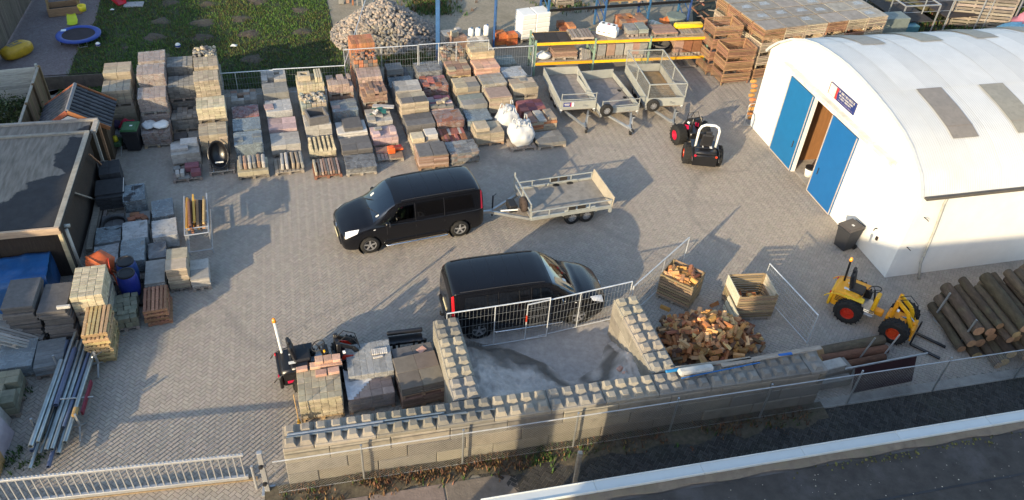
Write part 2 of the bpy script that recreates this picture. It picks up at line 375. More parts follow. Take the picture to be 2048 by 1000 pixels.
def inside(poly, x, y):
    c = False; j = len(poly)-1
    for i in range(len(poly)):
        xi, yi = poly[i]; xj, yj = poly[j]
        if (yi > y) != (yj > y) and x < (xj-xi)*(y-yi)/(yj-yi)+xi: c = not c
        j = i
    return c
GR1 = M("grass_blades", (.075, .145, .025), .8, .3, 8, 0, .35, hue=.03, island=True)
GR2 = M("dry_grass_blades", (.10, .095, .03), .8, .3, 8, 0, .35, hue=.03, island=True)
WEED = M("weed_leaves", (.05, .10, .02), .75, .3, 8, 0, .4, hue=.035, island=True)
DRYL = M("dry_weeds", (.16, .09, .045), .85, .3, 8, 0, .45, hue=.03, island=True)
def tufts(name, pts, mats, h, w, blades=4, spread=.07, parent=None):
    mb = MB()
    for (x, y, k) in pts:
        mb.mi = k
        for b in range(blades):
            a = U(0, 6.283); bx, by = x+U(-spread, spread), y+U(-spread, spread); hh = h*U(.5, 1.3); lean = U(.1, .9)*hh
            ca, sa = math.cos(a), math.sin(a); ww = w*U(.6, 1.3)
            mb.add([(bx-sa*ww, by+ca*ww, -.01), (bx+sa*ww, by-ca*ww, -.01), (bx+ca*lean*.45+sa*ww*.7, by+sa*lean*.45-ca*ww*.7, hh*.6), (bx+ca*lean, by+sa*lean, hh)], [(0, 1, 2), (0, 2, 3)])
    return tag(mb.build(name, mats, parent), kind="stuff")
# bare patches in the lawn
patches = [((-18.56, 37.59), .75), ((-16.52, 37.78), .9), ((-14.86, 38.57), .8), ((-18.17, 35.82), .8), ((-15.95, 36.15), .75), ((-13.88, 36.86), .9), ((-11.39, 37.60), .75), ((-17.16, 33.86), .7), ((-15.16, 33.87), .8), ((-12.96, 34.24), .8), ((-18.98, 39.89), .7), ((-17.05, 40.05), .7), ((-14.63, 40.85), .8), ((-12.16, 40.16), .7), ((-19.05, 34.44), .3)]
EARTH = M("bare_earth", (.08, .066, .047), .95, .4, 8, .7, .1, bscale=30)
for (px, py), r in patches:
    r *= .62
    mb = MB(); n = 22; vs = [(0, 0, .10*r)]; ph = U(0, 6)
    for k in range(2):
        for i in range(n):
            a = 6.283*i/n; q = r*(.55, 1.05)[k]*(1+.16*math.sin(3*a+ph)+.1*math.sin(5*a+2*ph)+U(-.07, .07)); vs.append((q*math.cos(a), q*math.sin(a)*.8, (.085*r+U(-.015, .02), -.008)[k]))
    fs = [(0, 1+i, 1+(i+1) % n) for i in range(n)]+[(1+i, 1+n+i, 1+n+(i+1) % n, 1+(i+1) % n) for i in range(n)]
    mb.add(vs, fs); tag(mb.build("earth_patch", EARTH, None, (px, py, 0), rz=SITE, smooth=True), kind="structure")
pts = []
xs = [p[0] for p in LAWN_POLY]; ys = [p[1] for p in LAWN_POLY]
while len(pts) < 30000:
    x, y = U(min(xs), max(xs)), U(min(ys), max(ys))
    if y > 52 and U(0, 1) > .3: continue
    if not inside(LAWN_POLY, x, y): continue
    if any((x-p[0])**2+(y-p[1])**2 < (r*(.62+.2*noise.noise((x*3, y*3, 0))))**2 for p, r in patches) and U(0, 1) < .7: continue
    v = noise.noise((x*.35, y*.35, 3)); pts.append((x, y, 1 if U(-.9, .8) < v-.35 else 0))
tufts("grass", pts, [GR1, GR2], .085, .014, 3, .10)

# weeds along the foot of the wall, in the yard corners and on the gravel
pts = []
for i in range(1500):
    x = random.choice([U(-.2, 6.8), U(.5, 6.5), U(6, 14.5)]); y = -.80-abs(random.gauss(0, .26)); p = wl(x, y)
    if noise.noise((x*.9, y*1.5, 7)) > -.15: pts.append((p.x, p.y, 0 if (6.1 < x < 8.2 and U(0, 1) < .55) or U(0, 1) < .12 else 1))
tufts("wall_foot_weeds", pts, [WEED, DRYL], .13, .018, 5, .09)
mb = MB()
VERGE = M("weedy_verge_soil", (.10, .085, .06), .95, .45, 7, .8, 0, dirt=.6, dirtcol=(.06, .07, .03), dscale=3, bscale=40)
n = 46; vs = []
for i in range(n):
    x = -.6+i*15.6/(n-1)
    for y, z in ((-.74, .06), (-1.05, .05), (-1.45+.14*math.sin(i*1.3)+U(-.08, .08), -.012)): vs.append(wl(x, y, z+U(-.01, .015) if y > -1.3 else z))
mb.add(vs, [(3*i+k, 3*i+k+1, 3*i+k+4, 3*i+k+3) for i in range(n-1) for k in range(2)])
mb.f = [f[::-1] for f in mb.f]
tag(mb.build("verge", VERGE, smooth=True), kind="structure")
pts = []
for c, r, m in [((-6.12, 35.54), 1.6, 700), ((-5.41, 41.42), 1.4, 240), ((-6.92, 35.95), 1.3, 400), ((1.95, 43.49), 1.6, 120), ((-5.55, 42.57), 1.5, 160)]:
    for i in range(m): pts.append((c[0]+random.gauss(0, r*.5), c[1]+random.gauss(0, r*.3), 0 if U(0, 1) < .75 else 1))
tufts("gravel_weeds", pts, [WEED, DRYL], .2, .02, 6, .12)
pts = []
for c in ((-12.31, 11.87), (-11.90, 12.46), (-13.08, 13.70), (-12.18, 11.50), (-11.71, 11.69)):
    for i in range(9): pts.append((c[0]+random.gauss(0, .12), c[1]+random.gauss(0, .12), 0))
tufts("yard_weeds", pts, [WEED, DRYL], .14, .02, 6, .1)

# ================================================================ long wall of studded concrete blocks, and the two bay walls
def block_mesh(L, W=.75, H=.445, stud=True, top_extra=.0):
    mb = MB(); mb.box((0, 0, H/2), (L-.012, W-.012, H-.008), bev=.018)
    if stud:
        n = max(1, round(L/.375)); sx = L/n
        for i in range(n):
            for j in (-1, 1):
                x, y = -L/2+sx*(i+.5), j*W*.245; a, b, h = .145, .085, .13
                h = U(.085, .11); j4 = [U(-.009, .009) for _ in range(8)]
                mb.add([(x-a, y-a, H-.006), (x+a, y-a, H-.006), (x+a, y+a, H-.006), (x-a, y+a, H-.006), (x-b+j4[0], y-b+j4[1], H+h+j4[0]), (x+b+j4[2], y-b+j4[3], H+h+j4[2]), (x+b+j4[4], y+b+j4[5], H+h+j4[5]), (x-b+j4[6], y+b+j4[7], H+h+j4[7])],
                       [(4, 5, 6, 7), (0, 1, 5, 4), (1, 2, 6, 5), (2, 3, 7, 6), (3, 0, 4, 7)])
    return mb
BLKM = [M("block_concrete_%d" % i, c, .92, .3, 2.2, .55, .14, dirt=.75, dirtcol=d, dscale=2.2, hue=.012) for i, (c, d) in enumerate([((.275, .25, .205), (.115, .108, .085)), ((.225, .213, .19), (.095, .093, .08))])]
_bm = {}
def blk(L, stud, k, H=.445):
    key = (round(L, 2), stud, k, H, random.randrange(4) if stud else 0)
    if key not in _bm: _bm[key] = block_mesh(L, stud=stud, H=H).mesh("concrete_block", BLKM[k])
    return _bm[key]
wall = thing("block_wall", "long low wall of studded concrete stacking blocks between the yard and the lane", "wall", tuple(wl(0, -.38)), WH)
rows = [[1.5]*9+[1.3], [.75]+[1.5]*9+[.55], [1.5]*9+[1.3]]
rows[0], rows[1] = [.75]+[1.5]*9+[.55], [1.5]*9+[1.3]
rows[2] = [1.1]+[1.5]*9+[.2]
for r, row in enumerate(rows):
    x = 0
    for L in row:
        link("concrete_block", blk(L, False, random.choice((0, 0, 1))), wall, (x+L/2+U(-.004, .004), U(-.012, .012), r*.445), rz=U(-.004, .004)); x += L
x = 0
for L in [.75]+[1.5]*9+[.55]:
    link("concrete_block", blk(L, True, random.choice((0, 1)), H=.13), wall, (x+L/2, U(-.01, .01), 3*.445+.003), rz=U(-.004, .004)); x += L
def bay(name, label, fx, nx):
    b = thing(name, label, "wall", tuple(wl(fx, .03)), WH+R(nx))
    for r in range(4):
        y = 0
        for L in ([1.5, 1.5] if r % 2 == 0 else [.75, 1.5, .75]) if r < 3 else [.75, 1.5, .75]:
            o = link("concrete_block", blk(L, r == 3, 0 if r < 3 else random.choice((0, 1)), H=.445 if r < 3 else .13), b, (0, y+L/2, r*.445+(.003 if r == 3 else 0)), rz=math.pi/2+U(-.004, .004)); y += L+.004
    return b
A_L = (-1.79, 16.34); A_R = (3.64, 17.93)
def wx(p): v = Vector((p[0], p[1], 0))-W0; return v.x*math.cos(WH)+v.y*math.sin(WH)
bay("bay_wall", "short studded block wall beside the brick pallets, left side of the sand bay", wx((-0.90, 13.58)), 1.5)
bay("bay_wall", "short studded block wall between the sand bay and the firewood heap", wx((4.41, 15.07)), 2)

# sand in the bay
mb = MB(); nx, ny = 110, 80; x0, x1, y0, y1 = wx((-0.90, 13.58))+.39, wx((4.41, 15.07))-.36, .005, 4.2
def sandh(x, y):
    u = (x-x0)/(x1-x0); toe = 2.55+.55*math.sin(u*5.2+.5)-.9*math.exp(-((u-.62)/.16)**2)+.6*math.exp(-((u-.02)/.1)**2)+.5*math.exp(-((u-1)/.12)**2)
    n1 = noise.noise((x*1.4, y*1.4, 1)); n2 = noise.noise((x*4, y*4, 2)); n3 = noise.noise((x*11, y*11, 5))
    e = toe-y+.25*n1
    h = .52*max(0, min(1, e/1.5))**.9+.2*max(0, e-1.3)*.5
    h += (.35*math.exp(-((u-.06)/.13)**2)+.2*math.exp(-((u-.97)/.14)**2))*max(0, min(1, e/1.2))
    return max(h*(1+.25*n1)+(.075*n2+.05*n3)*min(1, max(0, e)*2), -.03) if e > 0 else -.03
DAMP = []
def sand_damp(x, y):
    # freshly dug, still damp sand: a ragged belt along the face where the loader bites
    u = (x-x0)/(x1-x0); toe = 2.55+.55*math.sin(u*5.2+.5)-.9*math.exp(-((u-.62)/.16)**2)+.6*math.exp(-((u-.02)/.1)**2)+.5*math.exp(-((u-1)/.12)**2); e = toe-y+.25*noise.noise((x*1.4, y*1.4, 1))
    n = noise.noise((x*2.2, y*2.2, 9)); return max(0, min(1, 1.5-abs(e-.6-.55*n)/(.55+.2*math.sin(u*6+1)))) if .03 < u < .95 else 0
for j in range(ny):
    for i in range(nx):
        x = x0+(x1-x0)*i/(nx-1); y = y0+(y1-y0)*j/(ny-1); mb.v.append(tuple(wl(x, y, sandh(x, y)))); DAMP.append(sand_damp(x, y))
for j in range(ny-1):
    for i in range(nx-1): a = j*nx+i; mb.f.append((a, a+1, a+nx+1, a+nx)); mb.m.append(0)
_sm = mb.mesh("sand_heap", SAND, True); _at = _sm.attributes.new("damp", 'FLOAT', 'POINT'); _at.data.foreach_set("value", DAMP)
_b = SAND.node_tree.nodes["Principled BSDF"]; _s = _b.inputs["Base Color"].links[0].from_socket; _a = node(SAND.node_tree, "ShaderNodeAttribute"); _a.attribute_name = "damp"; _m = node(SAND.node_tree, "ShaderNodeMixRGB"); _m.inputs[2].default_value = (.10, .09, .075, 1)
_q = node(SAND.node_tree, "ShaderNodeMath", operation='MULTIPLY'); _q.inputs[1].default_value = .85; SAND.node_tree.links.new(_a.outputs["Fac"], _q.inputs[0]); SAND.node_tree.links.new(_q.outputs[0], _m.inputs[0]); SAND.node_tree.links.new(_s, _m.inputs[1]); SAND.node_tree.links.new(_m.outputs[0], _b.inputs["Base Color"])
tag(link("sand_heap", _sm), kind="stuff", label="pale sand heaped in the block bay")
DUST = M("thin_sand_dust", (.38, .355, .32), .95, .2, 5, .4, 0, dirt=.4, dirtcol=(.22, .20, .18), dscale=1.5)
vs = [tuple(wl(x0+(x1-x0)*.5+(3.0+.5*math.sin(3*a)+.4*math.sin(5*a+1))*math.cos(a)*.88, 2.4+(1.85+.28*math.sin(4*a))*math.sin(a), .006)) for a in [6.283*i/60 for i in range(60)]]
mb = MB(); mb.add(vs, [tuple(range(60))]); tag(mb.build("sand_dust", DUST), kind="structure")

# ================================================================ arched hall
HX = R(16.19); HO = (13.08, 21.52); HL = 10.42
hall = thing("arched_hall", "white arched metal hall with blue sliding doors and roof windows", "hall", HO, HX)
PROF = [(-.10, 3.50), (.02, 3.75), (.35, 4.15), (1.11, 4.64), (1.7, 4.88), (2.6, 5.10), (3.65, 5.27), (4.6, 5.38), (5.3, 5.42), (6.0, 5.41), (6.7, 5.36), (7.42, 5.27), (8.25, 5.05), (9.07, 4.70), (9.87, 4.18), (10.35, 3.75), (HL+.12, 3.50)]
def prz(y):
    for (a, za), (b, zb) in zip(PROF, PROF[1:]):
        if a <= y <= b: return za+(zb-za)*(y-a)/(b-a)
    return 3.5
PY = PROF[:-1]
OP0, OP1, OPH = 5.30, 6.67, 3.40
mb = MB(); th = .16
def gable(mb, x0, x1, y0, y1, z0):
    ys = [y0]+[p[0] for p in PROF if y0 < p[0] < y1]+[y1]
    poly = [(y0, z0)]+[(y1, z0)]+[(y, prz(max(-.1, min(HL+.12, y)))-.035) for y in ys[::-1]]
    m4 = Matrix(((0, 0, 1, 0), (1, 0, 0, 0), (0, 1, 0, 0), (0, 0, 0, 1))); mb.prism(poly, x0, x1, M4=m4)
gable(mb, 0, th, 0, OP0, 0); gable(mb, 0, th, OP1, HL, 0); gable(mb, 0, th, OP0, OP1, OPH)
mb.build("gable_wall", WHITE, hall)
mb = MB(); LEN = 24.0
mb.box((LEN/2+th/2, .08, 1.755), (LEN-th, .16, 3.51)); mb.box((LEN/2+th/2, HL-.08, 1.755), (LEN-th, .16, 3.51)); mb.build("side_wall", WHITE, hall)
ROOFW = M("white_roof_sheet", (.55, .56, .555), .5, .07, 1.2, .05, .05, dirt=.25, dirtcol=(.50, .51, .50), dscale=.5)
SKYL = M("grey_roof_window", (.25, .23, .195), .55, .2, 6, .2, .08, dirt=.3, dirtcol=(.10, .09, .08), dscale=3)
def arch_strip(x0, x1, y0, y1, dz, corr=.0, per=.15, n_x=None, thick=.0):
    mb = MB(); n = n_x or max(1, int((x1-x0)/(per/4)))
    # fine profile
    ys = []; y = y0
    N = max(6, int((y1-y0)/.22))
    pts = []
    for i in range(N+1):
        y = y0+(y1-y0)*i/N; e = .05
        t = Vector((prz(min(y+e, HL+.12))-prz(max(y-e, -.1)), 0)); sl = (prz(min(y+e, HL+.1))-prz(max(y-e, -.08)))/(min(y+e, HL+.1)-max(y-e, -.08)); l = math.hypot(1, sl)
        pts.append((y-sl/l*dz, prz(y)+dz/l, -sl/l, 1/l))
    for i in range(n+1):
        x = x0+(x1-x0)*i/n; w = corr*math.sin(2*math.pi*x/per) if corr else 0
        for (y, z, ny, nz) in pts: mb.v.append((x, y+ny*w, z+nz*w))
    K = N+1
    for i in range(n):
        for j in range(N): mb.f.append((i*K+j, (i+1)*K+j, (i+1)*K+j+1, i*K+j+1)); mb.m.append(0)
    return mb
# corrugated sheets: each sheet a part, lapped at its long edge
x = -.12; k = 0
while x < 22:
    for (ya, yb, dz) in ((-.10, 3.72, .012), (3.62, 7.3, .024), (7.2, HL+.12, .012)):
        m_ = arch_strip(x, x+1.04, ya, yb, dz+(.007 if k % 2 else 0), corr=.004, per=.0867, n_x=48)
        m_.build("roof_sheet", ROOFW, hall, smooth=True)
    x += 1.0; k += 1
for k0 in (1.48, 4.03, 6.58, 9.13, 11.68):
    arch_strip(k0, k0+1.0, 1.28, 3.62, .052, n_x=4).build("roof_window", SKYL, hall, smooth=True)
    mb = MB(); yy = 1.72; mb.add([(k0-.01, yy, prz(yy)+.062), (k0+1.01, yy, prz(yy)+.062), (k0+1.01, yy+.02, prz(yy+.02)+.062), (k0-.01, yy+.02, prz(yy+.02)+.062)], [(0, 1, 2, 3)]); mb.build("lap_line", WOODG, hall)
for k0 in (1.5, 4.05, 6.6, 9.15, 11.7):
    arch_strip(k0, k0+1.0, 6.95, 9.3, .052, n_x=4).build("roof_window", SKYL, hall, smooth=True)
# verge trim along the arch of the gable
mb = MB()
for (a, za), (b, zb) in zip(PROF, PROF[1:]): mb.bar((-.13, a, za+.01), (-.13, b, zb+.01), .05, .09)
mb.build("verge_trim", M("verge_trim_grey", (.52, .53, .52), .5, .1, 3, .1, 0), hall)
mb = MB(); mb.bar((-.05, -.18, 3.52), (22, -.18, 3.52), .14, .07); mb.bar((-.05, -.255, 3.58), (22, -.255, 3.58), .012, .03); mb.build("gutter", M("dark_gutter", (.10, .09, .08), .5, .2, 4, .1, 0), hall)
GRYP = M("downpipe_grey", (.36, .36, .33), .55, .15, 4, .1, 0)
mb = MB(); mb.tube([(.78, -.19, 3.48), (.80, -.16, 3.2), (1.02, -.10, 2.0), (1.10, -.12, .6), (1.16, -.3, .02)], .045, 8); mb.build("downpipe", GRYP, hall, smooth=True)
mb = MB(); mb.box((-.10, (1.55+8.95)/2, 3.66), (.17, 7.4, .17), bev=.03); mb.box((-.12, (1.55+8.95)/2, 3.77), (.24, 7.42, .03)); mb.build("door_track", M("track_cover", (.62, .62, .56), .6, .2, 2, .2, 0, dirt=.5, dirtcol=(.35, .34, .26), dscale=3), hall)
for y0, y1 in ((3.62, 5.30), (6.67, 8.43)):
    mb = MB(); mb.box((-.07, (y0+y1)/2, 1.74), (.06, y1-y0, 3.40), bev=.008); d_ = mb.build("door_leaf", BLUED, hall)
    mb = MB()
    for yy in (y0+.025, y1-.025): mb.box((-.105, yy, 1.74), (.016, .05, 3.4))
    mb.box((-.105, (y0+y1)/2, .065), (.016, y1-y0-.104, .05)); mb.build("door_edge", M("door_edge_strip", (.42, .36, .33), .6, .2, 3, .1, 0), d_)
    mb = MB(); mb.box((-.12, y1-.3 if y0 < 5 else y0+.3, 1.15), (.03, .04, .3), bev=.01); mb.build("handle", DARKW, d_)
# inside, seen through the gap between the doors
PLY = M("brown_plywood", (.25, .125, .05), .7, .2, 2, .1, .1, grain=(5, 5, 1))
mb = MB(); mb.box((LEN/2, HL/2, -.006), (LEN-.3, HL-.3, .03)); mb.build("floor", CONC, hall)
mb = MB()
for (xa, xb) in ((1.62, 2.82), (2.84, 4.04)):
    pass
mb.box((2.6, 6.0, 1.6), (.05, 5.0, 3.2)); mb.build("inner_partition", PLY, hall)
mb = MB(); mb.box((1.4, 7.4, 1.6), (2.3, .05, 3.2)); mb.build("inner_partition", PLY, hall)
# sign over the door
mb = MB(); mb.box((-.035, 5.19, 4.205), (.05, 1.69, .46)); sg = mb.build("sign_board", M("sign_navy", (.02, .03, .16), .4, .08, 3, 0, 0), hall)
mb = MB(); mb.box((-.064, 5.80, 4.205), (.006, .40, .42)); mb.build("sign_panel", M("sign_cream", (.75, .62, .52), .5, .2, 6, 0, 0), sg)
mb = MB(); mb.prism([(5.60, 3.99), (5.46, 3.99), (5.50, 4.20), (5.46, 4.42), (5.60, 4.42)], -.067, -.061, M4=Matrix(((0, 0, 1, 0), (1, 0, 0, 0), (0, 1, 0, 0), (0, 0, 0, 1)))); mb.build("sign_stripe", M("sign_red", (.65, .04, .08), .5, .1, 3, 0, 0), sg)
mb = MB(); mb.box((-.067, 6.018, 4.205), (.012, .03, .46)); mb.build("sign_edge", BLACKM, sg)
SGW = M("sign_lettering", (.58, .56, .50), .5, .05, 3, 0, 0)
def glyphs(mb, y, z, total, h, cw, x=-.064):
    yy = y
    while yy > y-total:
        if U(0, 1) < .86:
            k = random.choice("IHLEO")
            mb.box((x, yy-cw*.12, z), (.005, cw*.24, h))
            if k in "HO": mb.box((x, yy-cw*.62, z), (.005, cw*.24, h))
            if k in "LEO": mb.box((x, yy-cw*.38, z-h*.42), (.0046, cw*.5, h*.16))
            if k in "EO": mb.box((x, yy-cw*.38, z+h*.42), (.0046, cw*.5, h*.16))
            if k in "HE": mb.box((x, yy-cw*.38, z), (.0046, cw*.4, h*.16))
        yy -= cw
mb = MB(); glyphs(mb, 5.42, 4.36, .95, .085, .072); glyphs(mb, 5.36, 4.245, .28, .055, .052); glyphs(mb, 5.02, 4.245, .25, .055, .052); glyphs(mb, 4.74, 4.245, .22, .055, .052)
glyphs(mb, 5.33, 4.155, .26, .055, .052); glyphs(mb, 4.96, 4.155, .38, .055, .052); mb.build("sign_lettering", SGW, sg)
mb = MB(); glyphs(mb, 5.36, 4.05, .95, .035, .04); mb.build("sign_small_print", M("sign_small_print", (.30, .24, .38), .5, .05, 3, 0, 0), sg)
# tap / wall fittings on the side wall and gable
mb = MB(); mb.tube([(-.02, 1.2, 1.25), (-.12, 1.2, 1.25), (-.14, 1.2, 1.17)], .018, 6); mb.box((-.04, 1.02, .95), (.06, .1, .14), bev=.01); mb.build("tap", DARKW, hall)
mb = MB(); mb.tube([(.42, -.01, 2.6), (.42, -.16, 2.62), (.5, -.17, 2.55)], .015, 6); mb.tube([(.30, -.01, 1.35), (.30, -.14, 1.36), (.37, -.15, 1.3)], .015, 6); mb.build("wall_hook", DARKW, hall)
mb = MB(); mb.tube([(-.05, 10.3, .05), (-.35, 10.35, .05), (-.35, 10.35, 1.0), (-.3, 10.34, 1.12), (-.1, 10.3, 1.15)], .02, 6); mb.build("corner_guard", GALV, hall)

# ================================================================ black shed on the left
BS = (-13.81, 18.53)
shed = thing("black_shed", "flat roofed black timber shed with grey fascia boards and dusty felt roof", "shed", BS, SITE)
mb = MB(); mb.box((-3.5, -.0+2.85, .93), (6.8, 5.5, 1.86)); mb.build("wall", M("black_brown_boarding", (.04, .029, .022), .85, .35, 3, .3, .1, grain=(8, 8, 1)), shed)
def felt_mat():
    m = M("stained_roof_felt", (.030, .031, .035), .88, .25, 3, .5, .0, bscale=70); t = m.node_tree; L = t.links.new; b = t.nodes["Principled BSDF"]
    src = b.inputs["Base Color"].links[0].from_socket
    tc = node(t, "ShaderNodeTexCoord"); n = node(t, "ShaderNodeTexNoise"); n.inputs["Scale"].default_value = .55; n.inputs["Detail"].default_value = 7; n.inputs["Distortion"].default_value = .3; L(tc.outputs["Object"], n.inputs["Vector"])
    sp = node(t, "ShaderNodeSeparateXYZ"); L(tc.outputs["Object"], sp.inputs[0])
    # silt left by standing water: towards the middle of the roof
    a = node(t, "ShaderNodeMath", operation='MULTIPLY'); a.inputs[1].default_value = -.17; L(sp.outputs[0], a.inputs[0])
    c = node(t, "ShaderNodeMath", operation='MULTIPLY'); c.inputs[1].default_value = .075; L(sp.outputs[1], c.inputs[0])
    s1 = node(t, "ShaderNodeMath", operation='ADD'); L(a.outputs[0], s1.inputs[0]); L(c.outputs[0], s1.inputs[1])
    s2 = node(t, "ShaderNodeMath", operation='ADD'); L(s1.outputs[0], s2.inputs[0]); L(n.outputs["Fac"], s2.inputs[1])
    mr = node(t, "ShaderNodeMapRange"); mr.inputs[1].default_value = .965; mr.inputs[2].default_value = .99; L(s2.outputs[0], mr.inputs[0])
    w = node(t, "ShaderNodeTexNoise"); w.inputs["Scale"].default_value = 2.; w.inputs["Detail"].default_value = 5; mp = node(t, "ShaderNodeMapping"); mp.inputs["Scale"].default_value = (5, .7, 1); L(tc.outputs["Object"], mp.inputs[0]); L(mp.outputs[0], w.inputs["Vector"])
    cr = node(t, "ShaderNodeValToRGB"); cr.color_ramp.elements[0].position = .3; cr.color_ramp.elements[1].position = .7; cr.color_ramp.elements[0].color = (.13, .115, .095, 1); cr.color_ramp.elements[1].color = (.25, .22, .185, 1); L(w.outputs["Fac"], cr.inputs[0])
    mx = node(t, "ShaderNodeMixRGB"); L(mr.outputs[0], mx.inputs[0]); L(src, mx.inputs[1]); L(cr.outputs[0], mx.inputs[2]); L(mx.outputs[0], b.inputs["Base Color"]); return m
FELT2 = felt_mat()
mb = MB(); mb.box((-3.3, 2.8, 1.93), (6.3, 5.4, .12)); mb.build("roof_felt", FELT2, shed)
mb = MB(); mb.box((-2.55, 6.02, 1.90), (4.9, .86, .10)); mb.build("roof_felt", FELT2, shed)
FASC = M("grey_fascia_board", (.30, .275, .235), .85, .25, 3, .3, .15, grain=(1, 1, 6), dirt=.5, dirtcol=(.12, .11, .10), dscale=4)
FASW = M("tan_fascia_board", (.42, .33, .22), .8, .2, 3, .3, .1, grain=(.6, 5, 5), dirt=.3, dirtcol=(.2, .16, .12), dscale=3)
def board(name, a, b, w, h, mat, par): mb = MB(); mb.bar(a, b, w, h, bev=.008); return mb.build(name, mat, par)
board("fascia_board", (-.07, .0, 2.0), (-.07, 5.55, 2.0), .17, .10, FASC, shed)
board("fascia_board", (.03, -.10, 1.93), (.03, 5.6, 1.93), .03, .2, DARKW, shed)
board("fascia_board", (-6.6, -.045, 1.99), (.0, -.045, 1.99), .09, .12, FASW, shed); board("fascia_board", (-6.6, -.07, 1.87), (.02, -.07, 1.87), .05, .12, FASW, shed)
board("fascia_board", (-6.6, 5.58, 2.0), (.0, 5.58, 2.0), .13, .12, FASC, shed)
board("fascia_board", (-5.0, 6.50, 1.97), (.14, 6.50, 1.97), .12, .12, FASC, shed); board("fascia_board", (.1, 5.66, 1.96), (.1, 6.43, 1.96), .18, .12, FASC, shed)
for y in (-.02,): board("corner_post", (-.04, y, 0), (-.04, y, 1.8), .11, .11, FASW, shed)
board("corner_post", (.1, 5.7, 0), (.1, 5.7, 1.88), .09, .09, FASC, shed); board("corner_post", (.12, 6.45, 0), (.12, 6.45, 1.9), .09, .09, WOODR, shed)
board("brace", (-.02, 2.2, 1.75), (.01, 4.0, .15), .06, .05, FASC, shed); board("brace", (.06, 4.6, 1.7), (.12, 5.75, .3), .06, .05, WOODR, shed)
mb = MB(); mb.cyl((.12, .12, 1.82), (.12, .12, .05), .05, 10); mb.cyl((-.0, .28, 1.84), (.2, .28, 1.84), .06, 10); mb.build("downpipe", GRYP, shed, smooth=True)
# beams lying along the shed
for i, (a, b, w) in enumerate([((-14.82, 22.38), (-13.87, 19.57), .2), ((-14.73, 22.45), (-13.70, 19.18), .22), ((-14.61, 22.49), (-13.60, 19.27), .16)]):
    mb = MB(); mb.bar((0, -dist(a, b)/2, 0), (0, dist(a, b)/2, 0), w, .12, bev=.01)
    tag(mb.build("beam", WOODG, None, (*mid(a, b), .07+.17*(i == 0)), rz=heading(b, a)-math.pi/2), ["dark grey timber beam lying on two others against the black shed", "dark grey beam lying flat along the shed under a shorter one", "narrow dark grey beam lying outermost along the black shed"][i], "beam")

# ================================================================ playhouse and garden fences
PHc = (-16.46, 24.73); PHd = (-17.05, 26.58); ph = heading(PHc, PHd)-math.pi/2; PL = dist(PHc, PHd)
house = thing("playhouse", "small wooden playhouse with dark tiled gable roof behind the black shed", "playhouse", PHc, ph)
RW = 1.25; RE = 1.5
for sgn in (-1, 1):
    mb = MB(); rows_, cols_ = 7, 8; sl = math.atan2(2.3-RE, RW); tw, tl = (PL+.1)/cols_, math.hypot(RW, 2.3-RE)/rows_
    mt = MB(); K = 5
    for i in range(K+1):
        u = i/K; z = .022*math.sin(u*math.pi*1.6); mt.v += [(u*tw-.003, 0, z+.02), (u*tw-.003, -tl*1.1, z+.035), (u*tw-.003, -tl*1.1, z+.01)]
    mt.f = [(3*i+1, 3*i+4, 3*i+3, 3*i) for i in range(K)]+[(3*i+2, 3*i+5, 3*i+4, 3*i+1) for i in range(K)]; mt.m = [0]*len(mt.f)
    me_ = mt.mesh("roof_tile", M("dark_roof_tile", (.03, .031, .038), .6, .3, 6, .3, .25)); smoothing(me_)
    rf = MB(); m4 = Matrix.Rotation(0, 4, 'Z')
    a, b = Vector((0, -.05, 2.3)), Vector((sgn*RW, -.05, RE)); rf.add([a, b, b+Vector((0, PL+.1, 0)), a+Vector((0, PL+.1, 0)), a-Vector((0, 0, .05)), b-Vector((0, 0, .05)), b+Vector((0, PL+.1, -.05)), a+Vector((0, PL+.1, -.05))], [(0, 1, 2, 3), (7, 6, 5, 4), (0, 4, 5, 1), (1, 5, 6, 2), (2, 6, 7, 3)])
    rp = rf.build("roof", DARKW, house)
    for r in range(rows_):
        for c in range(cols_):
            p = a+(b-a)*(r/rows_)+Vector((0, c*tw if sgn > 0 else (c+1)*tw, 0))
            o = link("roof_tile", me_, rp); ax_x = Vector((0, 1 if sgn > 0 else -1, 0)); ax_y = -(b-a).normalized(); ax_z = ax_x.cross(ax_y)
            m = Matrix((ax_x, ax_y, ax_z)).transposed().to_4x4(); m.translation = p; o.matrix_local = m
mb = MB(); mb.cyl((0, -.06, 2.33), (0, PL+.06, 2.33), .07, 8); mb.build("ridge_tile", M("grey_ridge", (.17, .17, .18), .8, .2, 6, .3, .1), house)
ORW = M("orange_stained_wood", (.30, .105, .045), .7, .2, 3, .2, .1, grain=(1, 6, 6))
for y in (-.08, PL+.08):
    for sgn in (-1, 1): board("barge_board", (0, y, 2.29), (sgn*RW, y, RE-.01), .04, .16, ORW, house)
BRW = M("brown_boards", (.10, .065, .04), .85, .3, 3, .3, .15, grain=(7, 7, 1))
mb = MB(); mb.prism([(-1.05, 0), (1.05, 0), (1.05, 1.6), (0, 2.24), (-1.05, 1.6)], -.15, -PL+.2, M4=Matrix(((1, 0, 0, 0), (0, 0, -1, 0), (0, 1, 0, 0), (0, 0, 0, 1)))); mb.build("wall", BRW, house)
mb = MB(); mb.prism([(-.7, 1.8), (.7, 1.8), (0, 2.16)], .11, .14, M4=Matrix(((1, 0, 0, 0), (0, 0, -1, 0), (0, 1, 0, 0), (0, 0, 0, 1)))); mb.build("gable_panel", M("pale_gable_panel", (.5, .5, .48), .7, .1, 4, .1, 0), house)

